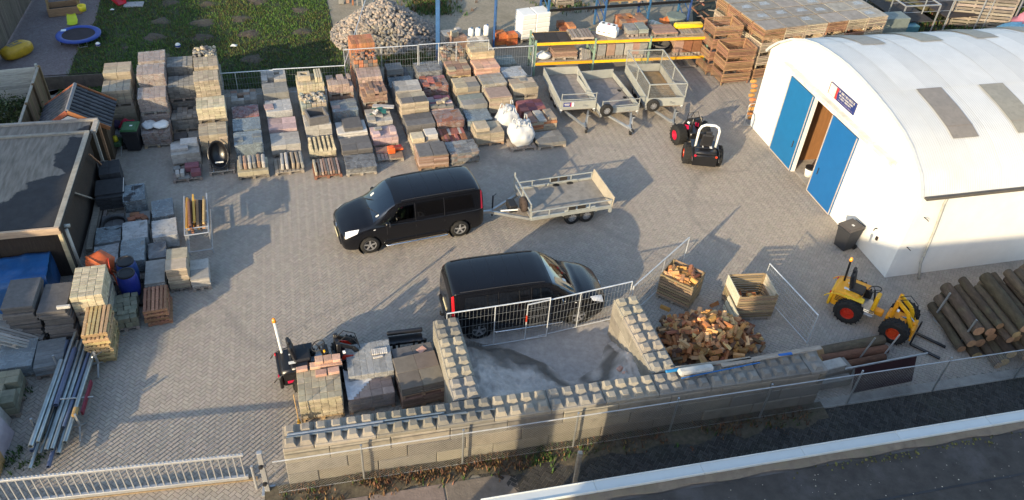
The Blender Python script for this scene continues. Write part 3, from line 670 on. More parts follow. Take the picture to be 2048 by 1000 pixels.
def board_fence(name, label, a, b, h, mats, vertical=False, bw=.14, posts=True, postmat=None, cap=None):
    L = dist(a, b); f = thing(name, label, "fence", a, heading(a, b))
    if vertical:
        n = max(2, int(L/bw)); mb = MB(); mb.box((0, 0, 0), (L/n-.008, .022, h-.05), bev=.004); me = mb.mesh("fence_board", mats)
        for i in range(n): link("fence_board", me, f, ((i+.5)*L/n, U(-.004, .004), h/2), rz=U(-.01, .01))
    else:
        n = max(2, int(h/bw)); npan = max(1, round(L/1.8)); mb = MB(); mb.box((0, 0, 0), (L/npan-.08, .022, h/n-.008), bev=.004); me = mb.mesh("fence_board", mats)
        for j in range(npan):
            for i in range(n): link("fence_board", me, f, ((j+.5)*L/npan, U(-.004, .004), (i+.5)*h/n), rot=(U(-.05, .05), 0, 0))
    if posts:
        npan = max(1, round(L/1.8))
        for j in range(npan+1):
            mb = MB(); mb.box((0, 0, (h+.1)/2), (.09, .09, h+.1), bev=.01); mb.build("post", postmat or mats, f, (j*L/npan, .05, 0))
    if cap: mb = MB(); mb.box((L/2, 0, h+.02), (L, .09, .04), bev=.005); mb.build("cap_rail", cap, f)
    return f
GREYF = M("grey_fence_board", (.36, .37, .34), .85, .3, 3, .3, .14, grain=(1, 6, 6), dirt=.5, dirtcol=(.20, .20, .18), dscale=3)
BRNF = M("brown_fence_board", (.17, .115, .065), .85, .3, 3, .3, .18, grain=(6, 6, 1))
board_fence("board_fence", "silver grey horizontal board fence above the shrub at the left edge", (-21.33, 27.84), (-19.67, 28.54), 1.9, GREYF)
board_fence("board_fence", "brown vertical board fence with pale cap running towards the black shed", (-19.55, 28.46), (-18.03, 24.10), 1.9, BRNF, True, .2, cap=FASC)
board_fence("board_fence", "sunlit tan board fence meeting the back of the black shed", (-19.07, 23.79), (-18.09, 24.11), 1.6, FASW, True, .3, cap=FASC)
board_fence("board_fence", "tall dark brown board fence in the top left corner", (-23.37, 30.24), (-26.25, 40.55), 1.9, M("dark_fence_board", (.10, .085, .07), .85, .35, 3, .3, .2, grain=(6, 6, 1)), True, .2)
lowwall = thing("concrete_panel_fence", "low brown concrete panel fence behind the playhouse", "fence", (-20.53, 30.00), heading((-20.53, 30.00), (-18.31, 30.71)))
lwL = dist((-20.53, 30.00), (-18.31, 30.71))
for k in range(3): mb = MB(); mb.box((lwL*(k+.5)/3, 0, .3), (lwL/3-.01, .05, .6), bev=.01); mb.build("panel", M("brown_concrete_panel", (.12, .10, .085), .9, .3, 4, .3, .15), lowwall)
mb = MB(); mb.tube([(0, 0, .66), (lwL, 0, .66)], .02, 6); mb.build("top_rail", DARKW, lowwall)

# leaves
def leafball(name, mat, n, rad, size, parent, loc=(0, 0, 0), seed=1, flat=1.0):
    rn = random.Random(seed); mb = MB(); cl = [(rn.gauss(0, .5), rn.gauss(0, .5), rn.gauss(0, .45)) for _ in range(22)]
    for i in range(n):
        c = rn.choice(cl); p = Vector((c[0]+rn.gauss(0, .17), c[1]+rn.gauss(0, .17), c[2]+rn.gauss(0, .17)))
        if p.length > 1.15: continue
        p = Vector((p.x*rad[0], p.y*rad[1], p.z*rad[2])); d = Vector((rn.gauss(0, 1), rn.gauss(0, 1), rn.gauss(0, 1)+.4)).normalized(); e = d.orthogonal().normalized(); g = d.cross(e); a = rn.uniform(0, 6.28)
        u, v = e*math.cos(a)+g*math.sin(a), g*math.cos(a)-e*math.sin(a); s_ = size*rn.uniform(.6, 1.4)
        mb.add([p-u*s_, p+v*s_*.45-d*s_*.1, p+u*s_, p-v*s_*.45-d*s_*.1], [(0, 1, 2, 3)])
    return mb.build(name, mat, parent, loc)
SHRUB = M("shrub_leaves", (.06, .085, .025), .6, .3, 8, 0, .45, hue=.04, island=True)
sh = thing("shrub", "dense dark green shrub between the two garden fences", "shrub", (-20.52, 26.58), 0)
leafball("foliage", SHRUB, 5200, (1.5, 1.0, .9), .06, sh, (0, .2, .85), 3)
mb = MB()
for k in range(5): a = k*1.3; mb.tube([(0, 0, 0), (.3*math.cos(a), .2*math.sin(a), .5), (.8*math.cos(a), .5*math.sin(a), 1.1)], .025, 5)
mb.build("stem", DARKW, sh)

# ================================================================ garden toys
tc_ = (-21.39, 34.88); tr_ = dist((-22.32, 34.55), (-20.44, 35.22))/2
tp = thing("trampoline", "round trampoline with blue edge pad and black mat on the lawn", "trampoline", tc_)
mb = MB(); mb.lathe([(tr_*.73, .30), (tr_*.76, .335), (tr_*.95, .335), (tr_, .31), (tr_*.99, .25)], 40); mb.build("edge_pad", M("blue_pad", (.02, .08, .26), .55, .15, 3, .1, 0), tp, smooth=True)
mb = MB(); mb.add([(tr_*.75*math.cos(6.283*k/40), tr_*.75*math.sin(6.283*k/40), .30) for k in range(40)], [tuple(range(40))]); mb.build("mat", M("jump_mat", (.022, .016, .022), .8, .3, 3, .1, 0), tp)
for k in range(4):
    a = .6+k*math.pi/2; mb = MB(); mb.tube([(tr_*.9*math.cos(a-.2), tr_*.9*math.sin(a-.2), .26), (tr_*.9*math.cos(a-.2), tr_*.9*math.sin(a-.2), .02), (tr_*.9*math.cos(a+.2), tr_*.9*math.sin(a+.2), .02), (tr_*.9*math.cos(a+.2), tr_*.9*math.sin(a+.2), .26)], .02, 6); mb.build("leg", GALV, tp)
mb = MB(); a = 2.9; mb.box((tr_*.83*math.cos(a), tr_*.83*math.sin(a), .337), (.22, .22, .006), rz=.3); mb.build("pad_label", M("pad_label_white", (.6, .65, .7), .5, .1, 3, 0, 0), tp)

YBAG = M("yellow_bag_plastic", (.45, .31, .02), .4, .2, 4, .4, 0)
yb = thing("sand_bag", "big yellow printed sand bag standing by the garden fence", "bag", (-23.26, 32.84), heading((-23.59, 32.47), (-23.19, 33.47)))
mb = MB(); n = 12; L_ = 1.35
for i in range(n+1):
    u = i/n; x = (u-.5)*L_; sw = 1-.35*abs(2*u-1)**4
    for k in range(14):
        a = 6.283*k/14; cx = math.copysign(abs(math.cos(a))**.6, math.cos(a)); cz = math.copysign(abs(math.sin(a))**.6, math.sin(a))
        mb.v.append((x, cx*.36*sw*(1+.05*math.sin(7*u+k)), max(0, .30+cz*.30*sw*(1+.07*math.sin(5*u+2*k)))))
for i in range(n):
    for k in range(14): mb.f.append((i*14+k, i*14+(k+1) % 14, (i+1)*14+(k+1) % 14, (i+1)*14+k)); mb.m.append(0)
mb.f += [tuple(range(14))[::-1], tuple(range(n*14, n*14+14))]; mb.m += [0, 0]
mb.build("bag_body", YBAG, yb, smooth=True)
mb = MB(); mb.mi = 0
for (x, y, w, d_) in [(-.2, .06, .30, .10), (.16, .1, .22, .09), (-.05, -.10, .42, .06), (.2, -.13, .12, .05), (-.32, -.08, .06, .08)]: mb.box((x, y, .612-.6*abs(y)**2), (w, d_, .006))
mb.build("bag_print", M("bag_print_dark", (.12, .13, .13), .5, .2, 20, 0, 0), yb)
fr = thing("climbing_frame", "wooden play frame with a box seat at the top edge of the garden", "play frame", (-23.32, 37.47), heading((-23.70, 37.21), (-22.83, 37.68)))
PLAYW = M("play_frame_wood", (.30, .20, .10), .8, .25, 3, .2, .1, grain=(1, 6, 6))
mb = MB()
for (x0, y0, x1, y1) in ((-.75, -.05, .75, -.05), (-.75, .85, .75, .85), (-.75, -.05, -.75, .85), (.75, -.05, .75, .85)): mb.bar((x0, y0, .2), (x1, y1, .2), .04, .4, bev=.008)
mb.build("sand_box", PLAYW, fr)
for (x, y) in ((-.7, 0), (.7, .0), (-.7, .8), (.7, .8)): mb = MB(); mb.bar((x, y, 0), (x*.9, y*.9+.05, 2.2), .08, .08, bev=.01); mb.build("post", PLAYW, fr)
mb = MB(); mb.bar((-.7, .02, 1.0), (.7, .02, 1.0), .07, .07); mb.bar((-.68, .1, 2.1), (.66, .1, 2.1), .07, .07); mb.build("cross_bar", PLAYW, fr)
mb = MB(); mb.box((.0, .4, .1), (1.4, .8, .06)); mb.build("sand_fill", DARKW, fr)
mb = MB(); mb.bar((-2.0, .3, 0), (-1.2, .6, 2.2), .07, .07, bev=.01); tag(mb.build("swing_pole", PLAYW, None, (-23.83, 37.37), rz=.1), "leaning wooden swing pole left of the play frame", "pole")
mb = MB(); mb.lathe([(.0, .02), (.16, .02), (.2, .3), (.18, .3), (.15, .06), (.0, .06)], 14); tag(mb.build("bucket", M("yellow_toy_plastic", (.65, .58, .03), .4, .1, 3, 0, 0), None, (*(-22.10, 37.00), .5), smooth=True), "yellow toy bucket hung on the corner of the wooden play frame", "bucket")
GSEAT = M("lime_plastic", (.40, .55, .03), .4, .1, 3, .05, 0)
mb = MB(); n = 10
for i in range(n+1):
    u = i/n; a = -.2+u*1.9
    for j in range(5):
        v = (j-2)/2; mb.v.append((v*(.24-.05*u)*(1.1 if .3 < u < .8 else 1), -.3+.45*math.sin(min(a, 1.57))+.03*abs(v)**2, .06+.5*max(0, u-.35)+.05*abs(v)**3))
for i in range(n):
    for j in range(4): mb.f.append((i*5+j, i*5+j+1, (i+1)*5+j+1, (i+1)*5+j)); mb.m.append(0)
tag(mb.build("child_seat", GSEAT, None, (-22.56, 36.63), rz=.4, smooth=True), "lime green plastic child seat behind the trampoline", "seat")
sl = thing("slide", "red plastic slide end at the top edge of the lawn", "slide", (-21.10, 39.02), heading((-21.10, 39.02), (-22.63, 40.07)))
mb = MB()
for i in range(9):
    u = i/8; z = .12+1.2*u**1.5; x = 2.2*u
    mb.v += [(x, -.24, z+.14), (x, -.2, z), (x, .2, z), (x, .24, z+.14), (x, .24, z-.04), (x, -.24, z-.04)]
for i in range(8):
    for k in range(6): mb.f.append((i*6+k, i*6+(k+1) % 6, i*6+6+(k+1) % 6, i*6+6+k)); mb.m.append(0)
mb.f += [(0, 1, 2, 3, 4, 5)]; mb.m += [0]
mb.build("chute", M("red_slide_plastic", (.45, .02, .04), .35, .1, 3, 0, 0), sl, smooth=False)
mb = MB(); mb.tube([(2.0, -.2, 1.2), (2.1, -.25, 0)], .03, 6); mb.tube([(2.0, .2, 1.2), (2.1, .25, 0)], .03, 6); mb.build("support", REDP, sl)
mb = MB(); mb.box((0, 0, .03), (.95, .62, .06), bev=.01); tag(mb.build("paving_slab", M("grey_slab", (.28, .28, .29), .9, .2, 5, .2, .1), None, (-20.62, 39.25), rz=SITE), "grey paving slab lying on the grass beside the red slide", "slab")
def ball(loc, r, cm, label):
    b = thing("ball", label, "ball", loc); mb = MB(); mb.lathe([(r*math.sin(math.pi*k/10)+1e-4, r-r*math.cos(math.pi*k/10)) for k in range(11)], 16); mb.build("ball_skin", cm, b, smooth=True)
    mb = MB(); mb.lathe([(r*1.005*math.sin(math.pi*k/10), r-r*1.005*math.cos(math.pi*k/10)) for k in range(4, 7)], 16); o = mb.build("ball_band", M("ball_blue", (.02, .06, .25), .4, .1, 4, 0, 0), b, smooth=True); o.rotation_euler = (.0, 0, 0)
ball((-16.64, 34.80), .13, WHITE, "blue and white ball alone in the middle of the lawn"); ball((-20.27, 34.35), .11, WHITE, "small pale ball on the grass right beside the trampoline")
PAPER = M("white_scrap", (.65, .66, .62), .7, .1, 5, 0, 0)
for (q, r, l) in (((-21.37, 38.39), .1, "white scrap on the grass below the red slide"), ((-20.15, 31.12), .1, "white scrap on the grass edge above the playhouse"), ((-14.16, 35.39), .16, "pale scrap of paper on the lawn among the earth patches")):
    mb = MB(); mb.add([(-r, -r*.7, .05), (r, -r*.6, .06), (r*.9, r*.7, .05), (-.1*r, .2*r, .11), (-r*.8, r*.8, .06)], [(0, 1, 3), (1, 2, 3), (2, 4, 3), (4, 0, 3)]); tag(mb.build("paper_scrap", PAPER, None, q), l, "scrap")

# ================================================================ metal fences
def wire_panel(name, label, a, b, h, pitch=.11, hpitch=.36, z0=.08, group=None, mid_post=None, lean=0., feet=True):
    """temporary fence panel: tube frame with a welded wire mesh"""
    L = dist(a, b); f = thing(name, label, "fence", a, heading(a, b), group)
    mb = MB(); mb.tube([(0, 0, z0), (0, lean, h), (L, lean, h), (L, 0, z0)], .023, 6); mb.tube([(0, 0, z0+.02), (L, 0, z0+.02)], .015, 5); mb.build("frame", FENCEM, f)
    mb = MB(); n = int(L/pitch)
    for i in range(1, n): x = L*i/n; mb.cyl((x, 0, z0), (x, lean, h), .0042, 3, cap=False)
    m = int((h-z0)/hpitch)
    for j in range(1, m+1): z = z0+(h-z0)*j/(m+1); k = lean*(z-z0)/(h-z0); mb.cyl((0, k, z), (L, k, z), .006, 3, cap=False)
    tag(mb.build("wire_mesh", GALV, f), kind="stuff")
    if mid_post:
        for x in mid_post: mb = MB(); mb.tube([(x*L, 0, z0), (x*L, lean, h)], .018, 6); mb.build("mid_post", FENCEM, f)
    if feet:
        for x in (0, L): mb = MB(); mb.box((x, 0, .06), (.22, .55, .12), bev=.03); mb.build("foot", CONC, f)
    return f
GF = "temporary mesh fence panels"
h0, h1, h2 = (-1.73, 16.42), (0.51, 17.15), (1.25, 17.44)
wire_panel("fence_panel", "temporary mesh fence panel overlapping the rear half of the nearer black van", (-1.72, 16.36), (1.25, 17.35), 1.7, group=GF, mid_post=(.46,), feet=False)
p_ = wire_panel("fence_panel", "temporary mesh fence panel in front of the nearer van's bonnet, red sleeve on its post", (0.59, 17.14), (3.78, 18.53), 1.55, group=GF, mid_post=(.5,), feet=False)
mb = MB(); mb.cyl((0, 0, .86), (0, 0, 1.12), .028, 8); mb.build("red_sleeve", REDP, p_)
wire_panel("fence_panel", "long thin mesh panel running back from the sand bay to the filled crate", (3.83, 18.42), (5.88, 21.10), 1.45, group=GF, mid_post=(.55,), feet=False)
wire_panel("fence_panel", "mesh panel ending beside the empty slatted crate", (8.44, 20.21), (9.45, 17.90), 1.3, pitch=.09, hpitch=.2, group=GF, feet=False)
BFL = 32.75
def bf(p, q, h, label, **k): return wire_panel("fence_panel", label, p, q, h, group=GF, feet=False, **k)
PFa = (-10.9, 31.05); PFb = (-7.95, 31.9); PFc = (-4.87, 32.9); PFd = (-1.75, 33.9); PFe = (.3, 34.5)
bf((-13.9, 30.1), PFa, 1.2, "low mesh fence panel along the lawn, left of the pale grey blocks", mid_post=(.5,)); bf(PFa, PFb, 1.23, "low mesh fence panel along the lawn, ending at the corner below the stone heap")
bf(PFb, PFc, 1.97, "tall mesh fence panel in front of the stone heap", mid_post=(.5,)); bf((PFc[0]+.06, PFc[1]), PFd, 2.0, "tall mesh fence panel between stone heap and pallet rack", mid_post=(.28, .53)); bf(PFd, PFe, 1.6, "mesh fence panel touching the green end of the yellow rack", mid_post=(.1,), hpitch=.7)
sidef = wire_panel("fence_panel", "mesh fence running back from the corner beside the stone heap", PFb, (-8.7, 44), 1.3, group=GF, mid_post=(.15, .3, .5), feet=False, pitch=.2)

# chain link fence along the lane
def chain_link(name, label, pts, h, posts, tilt=.0, step=.085, top=True):
    a, b = pts[0], pts[-1]; L = dist(a, b); f = thing(name, label, "fence", a, heading(a, b))
    for i, x in enumerate(posts): mb = MB(); mb.cyl((x, 0, 0), (x, 0, h+.12), .028, 8); mb.build("post", GALV, f)
    mb = MB(); mb.tube([(0, -.02, h), (L, -.02, h)], .017 if top else .004, 5); mb.tube([(0, -.02, .1), (L, -.02, .1)], .004, 4); mb.build("tension_wire", FENCEM, f)
    mb = MB(); n = int((L+h)/step)
    for i in range(n):
        for sgn in (1, -1):
            x0 = i*step-h if sgn > 0 else i*step; z0, z1 = .05, h; xa, xb = x0, x0+sgn*(h-.05)
            pa, pb = Vector((xa, -.02+.003*sgn, z0)), Vector((xb, -.02+.003*sgn, z1))
            lo, hi = (pa, pb) if pa.x < pb.x else (pb, pa)
            if hi.x <= 0 or lo.x >= L: continue
            if lo.x < 0: lo = lo+(hi-lo)*(-lo.x/(hi.x-lo.x))
            if hi.x > L: hi = lo+(hi-lo)*((L-lo.x)/(hi.x-lo.x))
            mb.cyl(lo, hi, .0026, 3, cap=False)
    tag(mb.build("wire_mesh", GALV, f), kind="stuff"); return f
q0 = wl(-.25, -.95); q1 = wl(24, -.95)
chain_link("chain_link_fence", "galvanised chain link fence along the front of the block wall", [(q0.x, q0.y), (q1.x, q1.y)], 1.36, [2.1, 4.64, 7.66, 10.45, 13.2, 16.0, 18.9, 21.8])

# sliding gate
ga, gb = (-13.56, 9.95), (-6.21, 11.61); GL = dist(ga, gb)
gate = thing("sliding_gate", "long grey sliding gate of thin upright bars with a toothed top rail", "gate", ga, heading(ga, gb))
mb = MB(); mb.box((GL/2, 0, 1.0), (GL, .07, .07), bev=.006); n = int(GL/.09)
for i in range(n): x = (i+.5)*GL/n; mb.add([(x-.03, 0, 1.035), (x+.03, 0, 1.035), (x, .004, 1.075), (x-.03, .008, 1.035), (x+.03, .008, 1.035)], [(0, 1, 2), (4, 3, 2), (1, 4, 2), (3, 0, 2)])
mb.build("top_rail", ALU, gate)
mb = MB(); mb.box((GL/2, 0, .10), (GL, .09, .12), bev=.008); mb.build("bottom_rail", ALU, gate)
mb = MB(); mb.box((0, 0, 0), (.028, .028, .81)); bm_ = mb.mesh("bar", ALU); n = int(GL/.175)
for i in range(n): link("bar", bm_, gate, ((i+.5)*GL/n, 0, .56))
mb = MB(); mb.box((GL/2, -.02, .022), (GL+.4, .10, .03)); mb.build("ground_rail", M("rusty_rail", (.28, .20, .12), .8, .3, 5, .2, 0), gate)
gp = (-5.65, 11.30)
gpt = thing("gate_post", "square grey gate guide post with two black rollers", "gate post", gp, heading(ga, gb))
mb = MB(); mb.box((0, 0, .8), (.12, .10, 1.6), bev=.006); mb.build("post", ALU, gpt)
mb = MB()
for z in (.42, 1.12): mb.cyl((-.02, -.05, z), (-.02, -.12, z), .05, 10)
mb.build("roller", BLACKM, gpt)
mb = MB(); mb.box((.02, 0, .02), (.32, .3, .04), bev=.005); mb.build("base_plate", GALV, gpt)
mb = MB(); mb.cyl((0, 0, 0), (0, 0, .95), .035, 8); tag(mb.build("stop_post", ALU, None, (-5.94, 11.34)), "slim round post beside the gate end", "post")
mb = MB(); mb.tube([(0, 0, 0), (0, 0, .0), (dist((-5.52, 11.45), (-5.20, 11.62)), 0, 0)], .012, 5); tag(mb.build("chain", GALV, None, (*(-5.58, 11.53), 1.05), rz=heading((-5.52, 11.53), (-5.19, 11.65))), "short galvanised bar joining the gate post and the wall end", "bar")
mb = MB(); mb.box((0, 0, .95), (.12, .12, 1.9), bev=.02); tag(mb.build("lane_post", WOODG, None, (2.00, 11.77)), "weathered grey post standing in the lane behind the roof edge", "post")

# ================================================================ near flat roofed building, lower right
RZ = 3.0; ra, rb = (-0.17, 9.56), (12.79, 13.14); rh = heading(ra, rb)
fl = thing("flat_roof_building", "flat roofed building with white metal roof trim and pebbly dark felt", "building", ra, rh)
RL = dist(ra, rb)
TRIM = M("white_roof_trim", (.58, .60, .58), .4, .06, 2, .03, .03, metal=.1, dirt=.15, dirtcol=(.4, .42, .42), dscale=2)
mb = MB(); mb.box((RL/2+3.65, -4.2, 1.45), (RL+7.5, 7.8, 2.9)); mb.build("wall", M("grey_brick_wall", (.2, .18, .16), .9, .2, 4, .3, 0), fl)
x = -.1
while x < RL+7:
    mb = MB(); mb.box((x+1.24, -.14, RZ+.02), (2.475, .28, .05), bev=.008); mb.box((x+1.24, -.262, RZ+.055), (2.475, .03, .05), bev=.008); mb.box((x+1.24, -.006, RZ+.045), (2.475, .02, .05), bev=.006); mb.box((x+1.24, .012, RZ-.1), (2.475, .012, .22)); mb.build("trim_section", TRIM, fl); x += 2.48
LEDGE = M("tan_felt_edge", (.20, .17, .12), .95, .3, 5, .4, 0, dirt=.6, dirtcol=(.10, .10, .05), dscale=2.5)
mb = MB()
for i in range(60):
    x = -.1+i*(RL+7.5)/59
    mb.v += [(x, -.285, RZ+.02), (x, -.40-.012*math.sin(i*2.1), RZ-.02), (x, -.45-.03*math.sin(i*1.3), RZ-.045)]
mb.f = [(3*i+k, 3*i+1+k, 3*i+4+k, 3*i+3+k) for i in range(59) for k in (0, 1)]; mb.m = [0]*len(mb.f); mb.build("felt_upstand", LEDGE, fl)
RFM = M("pebbly_roof_felt", (.060, .052, .047), .95, .3, 3, .6, 0, dirt=.55, dirtcol=(.14, .13, .13), dscale=.7, bscale=60)
mb = MB(); mb.box((RL/2+3.65, -4.3, RZ-.12), (RL+7.5, 7.6, .12)); mb.build("roof_felt", RFM, fl)
for y in (-1.55, -2.6): mb = MB(); mb.box((RL/2+3.65, y, RZ-.057), (RL+7.5, .05, .008)); mb.build("felt_lap", FELT, fl)
mb = MB()
for i in range(230):
    x, y = U(0, RL+2), -.65-abs(random.gauss(0, 1.2)); r = U(.007, .02); o = len(mb.v)
    mb.add([(x-r, y, RZ-.055), (x, y-r, RZ-.055), (x+r, y, RZ-.055), (x, y+r*.8, RZ-.055), (x, y, RZ-.06+r*1.1)], [(0, 1, 4), (1, 2, 4), (2, 3, 4), (3, 0, 4)])
tag(mb.build("pebbles", M("pale_pebble", (.42, .38, .30), .8, .2, 9, 0, .3, island=True), fl), kind="stuff")
mb = MB()
for i in range(90):
    x = random.gauss(RL*.75, 1.4); y = -.5-abs(random.gauss(0, .1)); r = U(.01, .035); mb.add([(x-r, y-r, RZ-.03), (x+r, y-r, RZ-.03), (x+r, y+r, RZ-.02), (x-r*.5, y+r, RZ-.02), (x, y, RZ-.03+r)], [(0, 1, 4), (1, 2, 4), (2, 3, 4), (3, 0, 4)])
tag(mb.build("moss", M("yellow_moss", (.10, .095, .03), .9, .4, 9, 0, .3, island=True), fl), kind="stuff")

# ================================================================ loaded pallets
ST_M = {}
def stone(name, col, **k):
    if name not in ST_M: ST_M[name] = M(name, col, k.pop('rough', .9), k.pop('var', .22), k.pop('scale', 7), k.pop('bump', .35), k.pop('rnd', .14), hue=k.pop('hue', .012), dirt=k.pop('dirt', .3), dirtcol=tuple(c*.55 for c in col), dscale=3)
    return ST_M[name]
BUFF = stone("buff_paver", (.34, .285, .21)); CREAM = stone("cream_brick", (.44, .385, .27)); GREY = stone("grey_paver", (.205, .20, .185)); LGREY = stone("light_grey_slab", (.34, .32, .29))
DGREY = stone("dark_grey_slab", (.115, .11, .108)); BLK = stone("anthracite_slab", (.04, .04, .043)); PINK = stone("pinkish_paver", (.34, .25, .205)); RED = stone("red_paver", (.30, .11, .09)); VIOL = stone("violet_red_paver", (.23, .09, .10))
BROWN = stone("brown_paver", (.26, .17, .125)); TERRA = stone("terracotta_brick", (.40, .17, .085)); RUST = stone("rust_brown_brick", (.24, .10, .055)); ORNG = stone("orange_tile", (.50, .15, .05)); SAL = stone("salmon_block", (.50, .31, .23))
WSLAB = stone("whitish_slab", (.48, .455, .42)); BLUEG = stone("blue_grey_block", (.155, .175, .185)); GRNG = stone("green_grey_stone", (.22, .245, .22)); YELL = stone("yellowish_block", (.45, .36, .23)); MOSS = stone("mossy_cobble", (.20, .195, .14)); PURP = stone("pink_grey_block", (.42, .31, .30))
STRAP = M("plastic_strap", (.10, .10, .10), .5, .1, 3, 0, 0)

_pc = {}
def piece(dx, dy, dz, mat, nm, bev=.008):
    key = (round(dx, 3), round(dy, 3), round(dz, 3), mat.name, nm)
    if key not in _pc: mb = MB(); mb.box((0, 0, 0), (dx, dy, dz), bev=min(bev, dz*.3)); _pc[key] = mb.mesh(nm, mat)
    return _pc[key]
_pal = {}
def pallet_mesh(w, d, mat, top=7):
    key = (round(w, 2), round(d, 2), mat.name)
    if key in _pal: return _pal[key]
    rn = random.Random(3); mb = MB()
    for i in range(3): x = (-.5+i*.5)*(w-.1); mb.box((x, 0, .011), (.1, d, .02)); 
    for i in range(3):
        for j in range(3): mb.box(((-.5+i*.5)*(w-.1), (-.5+j*.5)*(d-.1), .06), (.1, .1, .078))
    for j in range(3): mb.box((0, (-.5+j*.5)*(d-.1), .11), (w, .1, .02))
    for j in range(top): mb.box(((-.5+(j+.5)/top)*w, 0, .132), (w/top-.028, d, .022))
    _pal[key] = mb.mesh("pallet", mat); return _pal[key]
def film_shell(w, d, h, z0, seed, mat, par, sag=.03, open_top=False):
    rn = random.Random(seed); mb = MB(); n = 7; m = 5; off = rn.uniform(0, 50)
    def q(x, y, z):
        k = noise.noise((x*4+off, y*4, z*4)); return (x+k*.018, y+noise.noise((x*4, y*4+off, z*4))*.018, z+k*sag)
    W, D = w/2+.016, d/2+.016
    per = [(-W+2*W*i/n, -D) for i in range(n)]+[(W, -D+2*D*i/n) for i in range(n)]+[(W-2*W*i/n, D) for i in range(n)]+[(-W, D-2*D*i/n) for i in range(n)]
    N = len(per)
    for j in range(m+1):
        for (x, y) in per: mb.v.append(q(x, y, z0+(h-z0)*j/m))
    for j in range(m):
        for i in range(N): mb.f.append((j*N+i, j*N+(i+1) % N, (j+1)*N+(i+1) % N, (j+1)*N+i)); mb.m.append(0)
    o = len(mb.v)
    if not open_top:
        for a in range(n+1):
            for b in range(n+1): mb.v.append(q(-W+2*W*a/n, -D+2*D*b/n, h+.012))
        for a in range(n):
            for b in range(n): k = o+a*(n+1)+b; mb.f.append((k, k+n+1, k+n+2, k+1)); mb.m.append(0)
    return mb.build("film_wrap", mat, par, smooth=True)
GRP = "stone pallets standing in rows"
def pallet_load(loc, rz, w, d, h, mat, nm, pc, label, z=0., wrap=None, rough=0, wood=None, cat="pallet", group=GRP, top=None, jit=.004, gap=.004, pallet=True, mats=None, missing=0., rag=0, straps=False, bev=.008):
    """a wooden pallet with its stones; only stones that can be seen are laid, the heart of the stack is left empty"""
    root = thing("pallet_of_"+nm+"s" if nm != "stones" else "pallet_of_stones", label, cat, (loc[0], loc[1], z), rz, group)
    z0 = 0
    if pallet: link("pallet", pallet_mesh(w, d, wood or WOODG), root); z0 = .146
    nx, ny, nz = max(1, round(w/pc[0])), max(1, round(d/pc[1])), max(1, round((h-z0)/pc[2])); dx, dy, dz = w/nx, d/ny, (h-z0)/nz
    for k in range(nz):
        ox, oy = U(-.009, .009), U(-.009, .009)
        for i in range(nx):
            for j in range(ny):
                last = k == nz-1
                if not last and not (k == nz-2 and (missing or rag)) and 0 < i < nx-1 and 0 < j < ny-1: continue
                if last and U(0, 1) < missing: continue
                m = mats[random.randrange(len(mats))] if mats else mat
                tall = last and rag and U(0, 1) < .5
                link(nm, piece(dx-gap, dy-gap, dz-(gap if dz > .08 else .002), m, nm, bev), root, (-w/2+dx*(i+.5)+ox+U(-jit, jit), -d/2+dy*(j+.5)+oy+U(-jit, jit), z0+dz*(k+.5)+(rag*U(0, 1) if tall else 0)), rz=U(-.012, .012) if not rough else U(-rough, rough))
    if top:
        for (x, y, sx, sy, sz, m, a) in top:
            link(nm if nm != "brick" else "block", piece(sx, sy, sz, m, nm), root, (x, y, h+sz/2+.003+max(0, rag)), rz=a)
    if straps:
        mb = MB()
        for x in (-w*.25, w*.25): mb.box((x, -d/2-.003, (h+z0)/2), (.016, .004, h-z0)); mb.box((x, 0, h+.003), (.016, d, .004)); mb.box((x, d/2+.003, (h+z0)/2), (.016, .004, h-z0))
        mb.build("strap", STRAP, root)
    if wrap: film_shell(w, d, h, z0*.6, random.randrange(999), wrap, root)
    return root
def rubble(loc, rz, w, d, h, hh, mats, label, size=.14, n=60, z=0., name="stones", base=None, group=GRP, nm="stone"):
    root = thing("pallet_of_"+name, label, "pallet", (loc[0], loc[1], z), rz, group); link("pallet", pallet_mesh(w, d, WOODG), root)
    ms = []
    for m in mats:
        for s in range(3):
            rn = random.Random(s); mb = MB(); mb.box((0, 0, 0), (size*rn.uniform(.8, 1.3), size*rn.uniform(.6, 1), size*rn.uniform(.5, .8)), bev=.02); ms.append(mb.mesh(nm, m))
    b = base or mats[0]
    nx, ny, nz = 5, 4, max(1, round((h-.146)/.16)); dx, dy, dz = w/nx, d/ny, (h-.146)/nz
    for k in range(nz):
        for i in range(nx):
            for j in range(ny):
                if 0 < i < nx-1 and 0 < j < ny-1 and k < nz-1: continue
                link(nm, piece(dx-.01, dy-.01, dz-.006, random.choice(mats), nm, .02), root, (-w/2+dx*(i+.5), -d/2+dy*(j+.5), .146+dz*(k+.5)), rz=U(-.05, .05))
    for i in range(n):
        x, y = U(-.44, .44)*w, U(-.42, .42)*d; k = max(0, 1-abs(x)/(w*.55))*max(0, 1-abs(y)/(d*.55))
        link(nm, random.choice(ms), root, (x, y, h+.03+U(0, .9)*hh*k), rot=(U(-.5, .5), U(-.5, .5), U(0, 6.3)))
    return root

